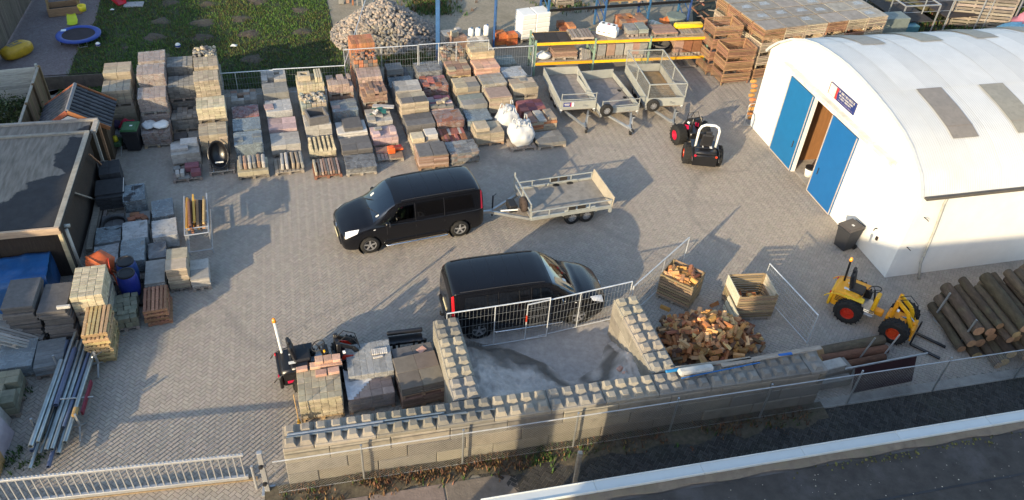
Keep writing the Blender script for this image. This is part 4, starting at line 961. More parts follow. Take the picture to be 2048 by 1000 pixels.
PA = R(20); PS = Vector((math.cos(PA), math.sin(PA), 0)); PT = Vector((-PS.y, PS.x, 0)); PITCH_ = 1.1
def at(base, k, w, d, dx=0.): b = Vector((*base, 0)); return b+PS*(w/2+dx)+PT*(k*PITCH_+d/2)
Wd, Dp = 1.03, .93
def P_(base, k, h, mat, nm, pc, label, w=Wd, d=Dp, z=0., dx=0., a=None, **kw):
    p = at(base, k, w, d, dx); return pallet_load((p.x, p.y), PA+(U(-.03, .03) if a is None else a), w, d, h, mat, nm, pc, label, z=z, **kw)
def RB(base, k, h, hh, mats, label, w=Wd, d=Dp, z=0., **kw): p = at(base, k, w, d); return rubble((p.x, p.y), PA+U(-.03, .03), w, d, h, hh, mats, label, z=z, **kw)
PV = (.21, .105, .09); PV2 = (.21, .21, .10); SL4 = (.5, .5, .06); BIG = (.52, .34, .15); CUB = (.30, .30, .16)
# row 1 (by the playhouse)
b = (-15.98, 25.76)
P_(b, .25, .50, GREY, "paver", PV2, "low wrapped pallet behind the green lidded bin, a red bundle lying on it", wrap=FILMW)
P_(b, 1.5, .95, BUFF, "slab", BIG, "lower of two buff stone pallets behind the red bundle")
P_(b, 1.5, .72, BUFF, "slab", BIG, "buff stone pallet with a torn film corner, upper of two behind the red bundle", z=.96, straps=True)
P_(b, 2.6, .95, BUFF, "slab", BIG, "buff stone pallet hidden low in the rear stack of the first row from the left")
P_(b, 2.6, .9, BUFF, "slab", BIG, "buff stone pallet topping the rear stack nearest to the playhouse", z=.96, missing=.1)
# row 2
b = (-14.65, 25.95)
P_(b, .1, .66, BROWN, "paver", PV2, "low film wrapped pallet with two white sacks on top beside the green lidded bin", wrap=FILM, wood=WOOD)
P_(b, 1.15, .82, PINK, "paver", PV, "lowest pallet of the tall film wrapped pink stack in the second row", wrap=FILM)
P_(b, 1.15, .74, PINK, "paver", PV, "film wrapped pink pavers right above the lowest pallet behind the white sacks", z=.83, wrap=FILM)
P_(b, 2.3, 1.0, PINK, "paver", PV, "lower film wrapped pallet at the back of the second row from the left", wrap=FILM)
P_(b, 2.3, .95, PINK, "paver", PV, "film wrapped pink pavers with crumpled front, upper pallet at the back of the second row", z=1.0, wrap=FILM)
P_(b, 3.4, 1.0, PINK, "paver", PV, "last low pallet of pink pavers against the lawn, second row", wrap=FILM)
P_(b, 3.4, .95, PINK, "paver", PV, "rearmost top pallet of film wrapped pink pavers against the lawn", z=1.0, wrap=FILM)
# row 3
b = (-12.79, 23.95)
P_(b, -.05, .17, GREY, "paver", PV2, "front pallet with pale little blocks and violet red blocks beside the open paving", top=[(.2, .1, .5, .34, .22, VIOL, 0), (.33, -.28, .34, .28, .2, VIOL, 0), (-.32, -.2, .14, .3, .16, LGREY, .05), (-.15, -.2, .13, .3, .18, LGREY, -.03), (-.36, .2, .25, .25, .1, GREY, .2)], missing=.5)
P_(b, .95, .56, LGREY, "block", (.5, .5, .2), "pallet of pale stone with whitish slabs laid on top in third row", top=[(-.2, -.05, .62, .42, .12, WSLAB, .03), (.16, .2, .62, .42, .16, WSLAB, .0)])
for q, (i, j) in enumerate(((0, 0), (1, 0), (0, 1), (1, 1))):
    p = at(b, 2.1+j*.55, .5, .5, i*.54); mb = MB(); mb.box((0, 0, .06), (.5, .5, .12), bev=.01)
    tag(mb.build("flat_slab", DGREY if q == 2 else GREY, None, (p.x, p.y, 0), rz=PA), ["grey slab on the ground, front left one of four", "grey slab on the ground, front right one of four", "darkest slab on the ground, rear left one of four", "grey slab on the ground, rear right one of four"][q]+" behind the whitish slabs", "slab", "slabs lying on the ground in the third row")
P_(b, 3.3, .62, GREY, "paver", PV2, "low grey paver pallet with a ragged top right behind the four flat slabs", rag=.06, missing=.25)
P_(b, 4.4, .72, GREY, "paver", PV, "grey paver pallet, lower one with a sunlit corner above it", )
P_(b, 4.4, .70, GREY, "paver", PV, "grey paver pallet with a sunlit triangle on its right corner", z=.73)
P_(b, 5.5, .85, GREY, "paver", PV, "lower grey paver pallet at the lawn end of the third row")
P_(b, 5.5, .85, GREY, "paver", PV, "rear top pallet of grey pavers at the lawn end of the third row", z=.86, straps=True)
# row 4
b = (-11.93, 24.76)
P_(b, 1.0, .95, BUFF, "block", (.35, .25, .13), "pale block pallet directly behind the black wheelbarrow")
P_(b, 2.1, .78, BUFF, "block", PV2, "lower pallet under the sunlit cream blocks in the fourth row")
P_(b, 2.1, .66, CREAM, "block", PV2, "sunlit cream block pallet above the wheelbarrow", z=.79, w=1.08)
P_(b, 3.3, 1.0, GREY, "paver", PV, "bottom pallet of the tall narrow buff stack in fourth row")
P_(b, 3.3, .95, BUFF, "paver", PV, "tall narrow buff paver pallet, upper one in the middle of the fourth row", z=1.0, w=.95)
P_(b, 4.5, 1.0, BUFF, "paver", PV2, "lower buff paver pallet near the lawn in the fourth row", w=.95)
P_(b, 4.5, .92, BUFF, "paver", PV2, "buff paver pallet just below the rubble topped pallet near the lawn", z=1.0, w=.95)
P_(b, 5.5, 1.0, GREY, "paver", PV2, "lower rear pallet at the lawn end of the fourth row", w=.95)
RB(b, 5.5, .8, .3, [CREAM, GREY, DGREY], "pallet heaped with broken pale and dark stones at the lawn end", z=1.0, w=.9, d=.9, size=.15)
# row 5
b = (-10.50, 24.51)
P_(b, -.1, .34, CREAM, "block", (.5, .5, .2), "front pallet of upright kerb stones on pale blocks near the wheelbarrow", w=1.12)
p = at(b, .05, 1.1, .9)
for i in range(6):
    pass
P_(b, 1.0, .80, BLUEG, "block", (.35, .25, .16), "blue grey blocks behind the front kerb stones, film over them", wrap=FILMB, rag=.1)
P_(b, 2.1, .72, BLUEG, "block", (.35, .25, .2), "dark blue grey wrapped pallet in the middle of the fifth row", wrap=FILMB)
P_(b, 3.2, .62, RED, "paver", PV2, "red paver pallet under thin film in the fifth row", wrap=FILM)
P_(b, 4.3, .72, BROWN, "block", (.26, .26, .2), "pallet of brown and grey cubes behind the red pavers", mats=[BROWN, GREY, LGREY], missing=.15)
# row 6
b = (-9.26, 24.98)
P_(b, 1.05, .56, LGREY, "slab", (.52, .5, .2), "pale slab pallet behind the short upright kerbs in the sixth row", w=1.12)
P_(b, 2.1, .58, WSLAB, "slab", (.52, .5, .14), "two pinkish white slab piles side by side in the sixth row", mats=[WSLAB, PURP], w=1.1)
P_(b, 3.1, .8, WSLAB, "slab", (.36, .5, .12), "whitish slabs under clear film with a loose pile at the left", wrap=FILM, top=[(-.38, -.1, .36, .4, .05, PURP, .05)])
P_(b, 4.25, .95, GREY, "block", (.52, .5, .25), "big grey blocks on the fifth pallet of the sixth row")
P_(b, 5.25, 1.0, LGREY, "block", (.26, .26, .22), "pale block pallet against the lawn fence with gaps in its top", missing=.25)
# row 7
b = (-7.74, 24.91)
P_(b, 1.15, .34, CREAM, "block", (.18, .5, .1), "pallet under the cream ridge tiles of the seventh row")
P_(b, 2.3, .80, LGREY, "block", (.5, .5, .25), "pallet with pale concrete carrying a hollow grey concrete box")
RB(b, 3.4, 1.1, .2, [GRNG, LGREY, BUFF], "pallet of mixed green grey stones and posts in the seventh row")
P_(b, 4.5, .8, CREAM, "block", (.14, .5, .2), "lower pallet of upright cream tiles near the lawn fence corner", wood=WOOD)
P_(b, 4.5, .55, CREAM, "block", (.12, .5, .13), "slatted pallet of upright cream stones with a hollow chimney block on top", z=.81, wood=WOOD, w=1.1)
# row 8
b = (-6.54, 25.21)
P_(b, -.05, .36, DGREY, "slab", (.58, .5, .07), "front pallet of grey brown slabs, film round its sides", wrap=FILM, w=1.15)
P_(b, 1.0, .46, DGREY, "slab", (.58, .5, .08), "two dark slab piles on the second pallet of the eighth row", w=1.18)
P_(b, 2.15, .48, WSLAB, "slab", (1.1, .9, .06), "broad white sheets with a dark slab pile on top", w=1.2, top=[(.05, .05, .75, .85, .16, DGREY, .02)])
P_(b, 3.3, .78, GRNG, "stone", (.3, .25, .15), "green grey stones under bluish film in the eighth row", wrap=FILMB, mats=[GRNG, BLUEG, PINK], rag=.05)
P_(b, 4.4, .8, BROWN, "block", (.14, .5, .2), "lower pallet at the back of the eighth row", wood=WOOD)
P_(b, 4.4, .55, PINK, "brick", (.14, .5, .13), "pinkish brown upright bricks at the back of the eighth row", z=.81, missing=.12)
# row 9
b = (-5.52, 26.25)
P_(b, .0, .18, BROWN, "slab", (.5, .5, .05), "low front pallet with orange plastic pieces in the ninth row", missing=.4)
P_(b, 1.0, .46, PURP, "brick", (.26, .2, .08), "pink grey bricks with bright top bricks behind the orange pieces", top=[(-.35, -.2, .3, .26, .12, PURP, .1), (.35, -.1, .26, .4, .14, PURP, -.05), (-.2, .2, .3, .2, .1, LGREY, .1)])
P_(b, 2.1, .62, LGREY, "block", (.4, .3, .1), "pallet with greenish glass scraps and a slab across it", missing=.35)
P_(b, 3.2, .62, BROWN, "brick", (.18, .3, .15), "pallet under the brown block bricks in the ninth row", wood=WOOD)
P_(b, 3.2, .55, BROWN, "brick", (.18, .28, .13), "brown bricks with a stepped top in the middle of the ninth row", z=.63, rag=.09, missing=.1)
P_(b, 4.1, 1.0, PINK, "brick", (.15, .3, .16), "lower pinkish brick pallet behind the stepped brown bricks", wood=WOOD)
P_(b, 4.1, .42, PINK, "brick", (.15, .3, .16), "pinkish brown bricks just in front of the tall terracotta stack", z=1.0)
P_(b, 5.1, 1.0, TERRA, "brick", (.12, .22, .15), "bottom pallet of the tall terracotta stack by the fence corner")
RB(b, 5.1, .66, .15, [TERRA, BROWN, DGREY], "pallet of broken terracotta and purple bricks in the tall stack", z=1.0)
P_(b, 5.75, 1.0, TERRA, "brick", (.12, .5, .2), "lower pallet of terracotta bricks touching the back fence")
P_(b, 5.75, 1.12, TERRA, "brick", (.12, .5, .22), "topmost terracotta bricks touching the back fence", z=1.0)
# row 10
b = (-3.88, 25.98)
P_(b, -.05, .62, BROWN, "slab", (.6, .5, .06), "front pallet of dark topped brown slabs behind the van roof", w=1.2, mats=[BROWN, BROWN, PINK], top=[(-.29, 0, .56, .94, .05, DGREY, 0), (.29, 0, .56, .94, .05, DGREY, 0)], wood=WOOD)
P_(b, 1.05, .42, BUFF, "block", (.5, .5, .14), "two pale cube piles on the second pallet of the tenth row", top=[(-.3, -.05, .5, .5, .22, CREAM, 0), (.28, .08, .5, .5, .24, WSLAB, 0)], w=1.15)
P_(b, 2.1, .66, DGREY, "slab", (.58, .5, .07), "grey brown slab pallet in the middle of the tenth row", w=1.2, wood=WOOD)
P_(b, 3.2, 1.0, BUFF, "slab", (.58, .48, .09), "big buff slab pallet with two dark slabs on its front edge", w=1.2, top=[(-.28, -.22, .52, .46, .03, DGREY, 0), (.28, -.22, .52, .46, .03, DGREY, 0)])
P_(b, 4.2, 1.0, LGREY, "slab", (.58, .5, .1), "pale slab pallet behind the buff slabs of the tenth row", w=1.15)
P_(b, 5.2, .62, BLUEG, "block", (.35, .3, .15), "blue grey pallet behind the pale slabs of the tenth row", wrap=FILMB)
P_(b, 6.1, .55, DGREY, "slab", (.5, .5, .1), "low dark pallet under the grey slab pile by the back fence")
P_(b, 6.1, .40, GREY, "slab", (.74, .64, .08), "grey slab pile on the dark pallet by the back fence", z=.56, w=.75, d=.65)
# row 11
b = (-2.72, 26.53)
P_(b, -.05, .52, GREY, "block", (.3, .25, .13), "front film wrapped pallet of grey brown blocks in row eleven", wrap=FILM, mats=[GREY, BROWN, DGREY], w=1.18)
P_(b, 1.05, .40, RED, "brick", (.11, .55, .1), "low pallet of red slats and bricks in row eleven", mats=[RED, LGREY, RUST], missing=.1)
P_(b, 2.0, .66, RUST, "brick", (.38, .3, .15), "glossy rust brown brick pallet in row eleven", w=1.15, wrap=FILM, wood=WOOD)
P_(b, 3.2, .62, GREY, "block", (.3, .25, .13), "pallet of grey violet stones with tan pieces on top in row eleven", mats=[GREY, VIOL, PURP], top=[(-.1, -.3, .2, .16, .1, BUFF, .2), (.1, -.25, .18, .2, .1, BUFF, 1), (.25, -.1, .25, .14, .1, BUFF, .4)], rag=.08)
P_(b, 4.4, .9, RUST, "brick", (.3, .25, .14), "red brown bricks under torn film in row eleven", wrap=FILM, mats=[RUST, RED], rag=.1, w=1.12)
P_(b, 5.5, 1.0, DGREY, "block", (.5, .3, .15), "dark wrapped pallet with a white label by the back fence", wrap=FILM, w=1.12)
# row 12
b = (-1.80, 28.00)
P_(b, -.05, .62, BUFF, "slab", (.56, .5, .13), "front pallet of buff slabs with a slab pile at its left corner", w=1.18, top=[(-.28, .0, .56, .62, .16, BUFF, 0)], wood=WOOD)
P_(b, 1.1, .5, BLUEG, "block", (.3, .3, .2), "blue grey film wrapped pallet just behind the buff slab corner pile", wrap=FILMB)
P_(b, 2.0, .72, GREY, "block", (.52, .42, .25), "grey concrete blocks laid in pairs in row twelve", w=1.1, mats=[GREY, GRNG])
P_(b, 3.1, .9, BUFF, "block", (.52, .42, .25), "four square buff and grey blocks in row twelve", w=1.1, mats=[BUFF, GREY])
P_(b, 4.3, .62, BUFF, "brick", (.3, .25, .1), "lower pallet under the brown topped bricks of row twelve")
P_(b, 4.3, .46, BROWN, "brick", (.34, .3, .09), "brown topped buff bricks near the back of row twelve", z=.63, mats=[BROWN, BUFF], rag=.04, wood=WOOD)
P_(b, 5.4, .8, WSLAB, "slab", (.15, .5, .2), "pallet of pale upright stones below the mixed rubble", wood=WOOD)
RB(b, 5.4, .42, .42, [GREY, BUFF, BROWN, DGREY], "mixed rubble of grey and tan stones at the back of row twelve", z=.81, size=.17, n=40)
# row 13
b = (-0.42, 27.73)
P_(b, 2.7, .85, BROWN, "slab", (.5, .3, .12), "brown topped slab pallet right behind the white bulk bags", top=[(0, .02, 1.0, .9, .05, PINK, 0)], mats=[BUFF, BUFF, PINK])
P_(b, 3.75, .95, BUFF, "slab", (.5, .3, .12), "film covered grey buff slab pallet in row thirteen", wrap=FILM, w=1.12)
P_(b, 4.8, .62, SAL, "slab", (.5, .3, .12), "pallet under the pink slabs of row thirteen")
P_(b, 4.8, .5, SAL, "slab", (.4, .3, .09), "salmon pink slab pallet with a chipped top, second from the back in row thirteen", z=.63, w=1.15, rag=.02, missing=.05)
P_(b, 5.6, 1.0, YELL, "block", (.4, .3, .14), "lower yellowish block pallet at the back of row thirteen")
P_(b, 5.6, .5, YELL, "block", (.35, .3, .14), "yellowish block pallet on top at the back of row thirteen", z=1.0, w=1.12)
# row 14
b = (0.76, 28.16)
P_(b, -.05, .30, GREY, "block", (.3, .5, .16), "low front pallet of four grey block rows beside the bulk bags", w=1.22)
P_(b, 1.0, .58, BUFF, "slab", (.6, .33, .1), "tan slab pallet with spaced dark and pale tops next to the bulk bags", w=1.2, mats=[BUFF, BUFF, TERRA], top=[(-.45, 0, .3, .9, .07, BROWN, 0), (-.05, 0, .34, .9, .08, LGREY, 0), (.42, .02, .36, .8, .10, BUFF, 0)], wood=WOOD)
P_(b, 2.1, .5, RED, "slab", (.35, .3, .1), "red slab pallet in front of the first box trailer", w=1.15, mats=[RED, VIOL, RED])
P_(b, 3.2, .44, BUFF, "slab", (.55, .45, .28), "lower pallet of large buff blocks beside the first box trailer", w=1.15)
P_(b, 3.2, .48, BUFF, "slab", (.55, .45, .32), "upper pallet of large buff blocks with a grey top piece", z=.45, w=1.15, top=[(.05, .25, .3, .3, .04, GREY, 0)])
P_(b, 4.4, .82, LGREY, "block", (.5, .4, .25), "pale blocks under loose white film near the yellow rack", wrap=FILMW)
P_(b, 5.9, .6, GRNG, "paver", (.3, .25, .15), "low grey green paver pallet near the green end of the yellow rack", w=1.1)

# kerbs and ridge tiles standing on pallets
def onload(name, label, cat, base, k, w, d, wood=WOODG):
    p = at(base, k, w, d); r = thing(name, label, cat, (p.x, p.y), PA+U(-.02, .02), GRP); link("pallet", pallet_mesh(w, d, wood), r); return r
b = (-9.26, 24.98); r = onload("pallet_of_kerbs", "front pallet of short pale kerbs standing on edge with an empty left end", "pallet", b, -.1, 1.08, 1.0)
for i in range(5): mb = MB(); mb.box((0, 0, 0), (.12, .85, .28), bev=.03); link("kerb", mb.mesh("kerb", random.choice([BUFF, LGREY, GREY])), r, (-.22+i*.17+(.05 if i > 1 else 0), U(-.03, .03), .29), rot=(0, U(-.15, .15), U(-.04, .04)))
b = (-7.74, 24.91); r = onload("pallet_of_kerbs", "front pallet of long brown planks on edge with one pale plank", "pallet", b, -.1, 1.05, 1.0, WOODR)
for i in range(9): mb = MB(); mb.box((0, 0, 0), (.075, .92, .16), bev=.008); link("kerb", mb.mesh("kerb", CREAM if i == 0 else [BROWN, DGREY, PINK][i % 3]), r, (-.44+i*.1+(.06 if i else 0), U(-.02, .02), .23), rot=(0, U(-.1, .1), U(-.02, .02)))
b = (-10.50, 24.51); r = thing("kerb_row", "row of grey upright kerb stones on the front pallet near the wheelbarrow", "kerbs", tuple(at(b, -.1, 1.12, 1.0)+Vector((0, 0, .345))), PA)
for i in range(6): mb = MB(); mb.box((0, 0, 0), (.14, .6, .3), bev=.04); link("kerb", mb.mesh("kerb", [GREY, BROWN, LGREY][i % 3]), r, (-.42+i*.165, -.1+U(-.05, .05), .16), rot=(0, U(-.06, .06), 0))
b = (-7.74, 24.91); r = thing("ridge_tile_rows", "six rows of nested cream ridge tiles on a pallet", "tiles", tuple(at(b, 1.15, 1.05, 1.0)+Vector((0, 0, .345))), PA)
mb = MB(); n = 7
for i in range(n+1): a = math.pi*i/n; mb.v += [(.075*math.cos(a), -.0, .18*math.sin(a)), (.075*math.cos(a), .11, .16*math.sin(a))]
mb.f = [(2*i, 2*i+2, 2*i+3, 2*i+1) for i in range(n)]+[tuple(range(0, 2*n+2, 2))[::-1], tuple(range(1, 2*n+2, 2))]; mb.m = [0]*len(mb.f); me_ = mb.mesh("ridge_tile", CREAM)
for i in range(6):
    for j in range(8): link("ridge_tile", me_, r, (-.43+i*.172, -.48+j*.118, 0), rot=(-.25, 0, U(-.05, .05)))
b = (-7.74, 24.91); p = at(b, 2.25, 1.05, 1.0); r = thing("hollow_concrete_box", "open square grey concrete box on its pallet of pale concrete", "box", (p.x, p.y, .805), PA+.15)
mb = MB()
for (x, y, w, d) in ((0, -.36, .8, .08), (0, .36, .8, .08), (-.36, 0, .08, .64), (.36, 0, .08, .64)): mb.box((x, y, .17), (w, d, .34), bev=.012)
mb.build("box_wall", DGREY, r)
p = at(b, 4.5, 1.05, 1.0); r = thing("chimney_block", "hollow square chimney block on the slatted pallet of cream stones", "block", (p.x-.1, p.y, 1.365), PA)
mb = MB()
for (x, y, w, d) in ((-.1, -.17, .5, .12), (-.1, .17, .5, .12), (-.29, 0, .12, .22), (.09, 0, .12, .22)): mb.box((x, y, .12), (w, d, .24), bev=.008)
mb.build("block_body", BUFF, r)
for i in range(3): q = at(b, 4.5, 1.05, 1.0)+PS*(.28+i*.1); mb = MB(); mb.box((0, 0, .11), (.08, .8, .22), bev=.008); tag(mb.build("cream_plank", CREAM, None, (q.x, q.y, 1.375+U(0, .01)), rz=PA), ["cream stone plank right beside the hollow chimney block", "middle cream stone plank beside the chimney block", "outer cream stone plank beside the chimney block"][i], "plank", "cream stone planks on edge")
# scrap on row 9
b = (-5.52, 26.25); p = at(b, 2.1, 1.05, 1.0)
GGL = M("green_glass_scrap", (.02, .10, .09), .15, .2, 6, .1, .2, spec=.8)
r = thing("glass_scrap", "heap of dark green glass scraps on a pallet of pale blocks", "scrap", (p.x, p.y, .63), PA)
for i in range(9): mb = MB(); mb.box((0, 0, 0), (U(.12, .25), U(.1, .2), .04), bev=.006); link("shard", mb.mesh("shard", GGL if i % 3 else WSLAB), r, (U(-.3, .25), U(-.3, .3), U(.05, .16)), rot=(U(-.6, .6), U(-.6, .6), U(0, 6)))
mb = MB(); mb.box((0, 0, .05), (.9, .25, .05), bev=.008); tag(mb.build("pale_board", WSLAB, None, (p.x+.15, p.y+.3, .74), rz=PA-.3), "pale board across the pallet of green glass scraps", "board")
p = at(b, 0, 1.05, 1.0); ORP = M("orange_plastic", (.70, .13, .03), .45, .15, 4, .1, 0)
mb = MB(); mb.box((0, 0, .12), (.3, .3, .24), bev=.03); mb.box((.32, .12, .05), (.35, .18, .08), bev=.02); mb.cyl((0, 0, .24), (0, 0, .27), .1, 10); tag(mb.build("orange_crate", ORP, None, (p.x+.1, p.y-.05, .19), rz=PA), "orange plastic tub with a flap on the low front pallet of row nine", "tub")
mb = MB(); mb.box((0, 0, .03), (.5, .16, .06), bev=.02); tag(mb.build("orange_bar", ORP, None, (p.x+.2, p.y+.32, .2), rz=PA+.1), "orange plastic bar behind the orange tub", "bar")

# ---- wheelbarrow on a slatted frame, bin, red bundle, sacks, yellow cart
b = (-11.67, 24.63); p = at(b, -.1, .95, .8)
r = thing("slatted_frame", "low dark slatted frame under the black wheelbarrow", "frame", (p.x, p.y), PA)
for i in range(6): mb = MB(); mb.box((0, -.35+i*.14, .14), (.95, .06, .03), bev=.004); mb.build("slat", WOODG, r)
mb = MB()
for x in (-.42, 0, .42): mb.box((x, 0, .06), (.08, .8, .12))
mb.build("bearer", WOODG, r)
wb = thing("wheelbarrow", "black wheelbarrow tipped against the pale block pallet", "wheelbarrow", (p.x-.05, p.y, .16), PA)
mb = MB(); prof = [(.02, .0), (.25, .03), (.36, .14), (.42, .34), (.44, .36), (.40, .34), (.34, .16), (.24, .06), (.02, .03)]
mb.lathe([(x, z) for x, z in prof], 20); o = mb.build("tray", BLACKP, wb, (0, .25, .35), smooth=True); o.scale = (.85, 1.25, 1.); o.rotation_euler = (1.05, 0, 0)
mb = MB(); mb.tube([(.3, -.3, .05), (.38, .2, .2), (.42, .75, .75)], .02, 6); mb.tube([(-.3, -.3, .05), (-.34, .2, .2), (-.3, .7, .72)], .02, 6); mb.tube([(.3, -.3, .05), (.0, -.35, .05), (-.3, -.3, .05)], .02, 6); mb.build("handle_frame", BLACKP, wb)
mb = MB(); mb.lathe([(.08, -.04), (.18, -.045), (.2, 0), (.18, .045), (.08, .04)], 16, axis='x'); mb.build("wheel", RUBBER, wb, (0, .72, .25), smooth=True)
mb = MB(); mb.tube([(-.25, -.25, .05), (-.25, -.4, -.0)], .018, 5); mb.tube([(.25, -.25, .05), (.25, -.4, 0)], .018, 5); mb.build("leg", GALV, wb)
mb = MB(); mb.box((.0, -.22, .3), (.3, .02, .05)); mb.build("tray_glint", WHITE, wb)  # white bar imitates light reflected on the front of the black tray

def wheelie_bin(loc, rz, label, body, lid):
    r = thing("wheelie_bin", label, "bin", loc, rz)
    mb = MB(); mb.add([(-.24, -.25, .06), (.24, -.25, .06), (.24, .25, .06), (-.24, .25, .06), (-.29, -.33, .95), (.29, -.33, .95), (.29, .34, .95), (-.29, .34, .95)], [(3, 2, 1, 0), (0, 1, 5, 4), (1, 2, 6, 5), (2, 3, 7, 6), (3, 0, 4, 7), (4, 5, 6, 7)]); mb.box((0, -.335, .9), (.6, .04, .08), bev=.01); mb.box((0, .345, .9), (.6, .04, .08), bev=.01); mb.build("body", body, r)
    mb = MB(); mb.box((0, 0, .985), (.62, .74, .05), bev=.02); mb.box((0, -.05, 1.02), (.5, .55, .03), bev=.012); mb.build("lid", lid, r)
    mb = MB(); mb.tube([(-.22, .37, .93), (-.22, .44, .97), (.22, .44, .97), (.22, .37, .93)], .018, 6); mb.build("handle", body, r)
    for s in (-1, 1): mb = MB(); mb.lathe([(.01, -.025), (.1, -.03), (.1, .03), (.01, .025)], 14, axis='x'); mb.build("wheel", RUBBER, r, (s*.25, .28, .1), smooth=False)
    mb = MB(); mb.box((.05, .0, 1.038), (.1, .08, .004)); mb.build("lid_sticker", WHITE, r); return r
GLID = M("green_bin_lid", (.03, .10, .025), .45, .15, 4, .05, 0)
wheelie_bin((-15.06, 26.04), R(12), "black wheeled bin with green lid in front of the first row of stacks", BLACKM, GLID)
wheelie_bin((12.04, 23.09), R(-60), "dark grey wheeled bin with brownish lid against the white hall", M("anthracite_bin", (.03, .032, .036), .55, .15, 4, .1, 0), M("brown_grey_lid", (.075, .065, .062), .5, .2, 4, .1, 0))
b = (-15.98, 25.76); p = at(b, .25, Wd, Dp); RFAB = M("red_fabric", (.42, .02, .025), .8, .2, 5, .4, 0)
def lump(name, label, cat, loc, rad, mat, rz=0, seed=1, k=.18, parent=None):
    mb = MB(); n, m = 14, 8; off = seed*7.3
    for j in range(m+1):
        t = math.pi*j/m
        for i in range(n):
            a = 6.283*i/n; q = 1+k*2*noise.noise((math.cos(a)*1.5+off, math.sin(a)*1.5, math.cos(t)*1.5)); mb.v.append((rad[0]*math.sin(t)*math.cos(a)*q, rad[1]*math.sin(t)*math.sin(a)*q, max(0, rad[2]*(1-math.cos(t))*q)))
    for j in range(m):
        for i in range(n): mb.f.append((j*n+i, j*n+(i+1) % n, (j+1)*n+(i+1) % n, (j+1)*n+i)); mb.m.append(0)
    mb.f = [f[::-1] for f in mb.f]
    o = mb.build(name, mat, parent, loc if len(loc) == 3 else (*loc, 0), rz=rz, smooth=True)
    return tag(o, label, cat) if label else o
lump("red_bundle", "red cloth bundle on the low wrapped pallet beside the green lidded bin", "bundle", (p.x+.25, p.y+.05, .51), (.34, .26, .16), RFAB, PA, 3)
lump("dark_bundle", "dark purple bundle left of the red cloth bundle", "bundle", (p.x-.25, p.y-.02, .51), (.28, .24, .15), M("dark_purple_cloth", (.03, .02, .05), .8, .3, 5, .4, 0), PA, 5)
b2 = (-14.65, 25.95); p = at(b2, .1, Wd, Dp)
lump("white_sack", "crumpled grey white sack on the left of the low wrapped pallet", "sack", (p.x-.27, p.y, .68), (.25, .36, .08), M("greyish_sack", (.5, .51, .5), .6, .2, 6, .5, 0), PA, 8); lump("white_sack", "bright white sack on the right of the low wrapped pallet", "sack", (p.x+.22, p.y+.02, .68), (.28, .3, .10), WHITE, PA, 9)
ct = thing("garden_cart", "small green and yellow garden cart in front of the low wrapped pallet", "cart", (-15.66, 25.84), R(15))
mb = MB(); mb.box((0, 0, .36), (.42, .5, .2), bev=.04); mb.build("tub", M("dark_green_tub", (.03, .07, .03), .5, .2, 4, .1, 0), ct)
mb = MB(); mb.cyl((.02, -.05, .46), (.02, -.05, .66), .10, 12, r2=.07); mb.build("yellow_can", M("yellow_can", (.60, .45, .03), .4, .1, 4, 0, 0), ct, smooth=True)
for x in (-.25, .25): mb = MB(); mb.lathe([(.03, -.03), (.14, -.04), (.15, 0), (.14, .04), (.03, .03)], 14, axis='x'); mb.build("wheel", RUBBER, ct, (x, .05, .15), smooth=True)
mb = MB(); mb.tube([(-.2, -.2, .3), (-.18, -.55, .05)], .015, 5); mb.tube([(.2, -.2, .3), (.18, -.55, .05)], .015, 5); mb.build("leg", GALV, ct)
lump("white_tub", None, "tub", (0, 0, 0), (.01, .01, .01), WHITE) if False else None
mb = MB(); mb.lathe([(.0, 0), (.16, 0), (.19, .42), (.16, .42), (.14, .1), (0, .1)], 16); tag(mb.build("white_tub", WHITE, None, (-16.37, 26.19)), "tall white tub left of the first low wrapped pallet", "tub")

# ---- white bulk bags
BAGM = M("white_bulk_bag", (.52, .53, .53), .7, .1, 5, .5, 0, dirt=.2, dirtcol=(.4, .4, .4), dscale=3)
def bulk_bag(loc, rz, label, h, r_, seed):
    t = thing("bulk_bag", label, "bag", loc, rz, "white bulk bags"); mb = MB(); n, m = 28, 10; off = seed*3.1
    for j in range(m+1):
        v = j/m; rad = r_*(.80+.28*math.sin(math.pi*min(1, v*1.05))**.8) if v < .86 else r_*(1.0-(v-.86)*3.2)
        for i in range(n):
            a = 6.283*i/n; sq = 1/max(abs(math.cos(a)), abs(math.sin(a)))**.45; q = rad*sq*.93*(1+.20*noise.noise((math.cos(a)*2+off, math.sin(a)*2, v*3))+.10*noise.noise((math.cos(a)*5+off, math.sin(a)*5, v*7))+.04*math.sin(5*a+v*6))
            z = h*v*(1+(.10*noise.noise((math.cos(a)*3, math.sin(a)*3+off, 1)) if v > .8 else 0)); mb.v.append((q*math.cos(a), q*math.sin(a), z))
    for j in range(m):
        for i in range(n): mb.f.append((j*n+i, j*n+(i+1) % n, (j+1)*n+(i+1) % n, (j+1)*n+i)); mb.m.append(0)
    mb.f.append(tuple(m*n+i for i in range(n))); mb.m.append(0); mb.build("bag_body", BAGM, t, smooth=True)
    for k in range(4):
        a = .785+k*1.571; x, y = r_*.72*math.cos(a), r_*.72*math.sin(a); mb = MB(); tz = .16 if k % 2 else .30
        mb.tube([(x-.07, y, h*.9), (x*.9-.03, y*.9, h+tz), (x*.85+.05, y*.85, h+tz-.03), (x+.08, y, h*.9)], .022, 5); mb.build("loop", BAGM, t)
    lump("crumpled_mouth", None, None, (.03, 0, h*.93), (r_*.5, r_*.42, .10), BAGM, .4, seed, .5, t)
    return t
bp_ = (0.15, 28.04); q = Vector((*bp_, 0))+PT*.42
link_p = thing("wooden_pallet", "wooden pallet under the front white bulk bag", "pallet", (q.x, q.y), PA); link("pallet", pallet_mesh(1.1, 1.0, WOODG), link_p)
bulk_bag((q.x, q.y, .148), PA, "front white bulk bag on a pallet, bulging full", .86, .52, 2)
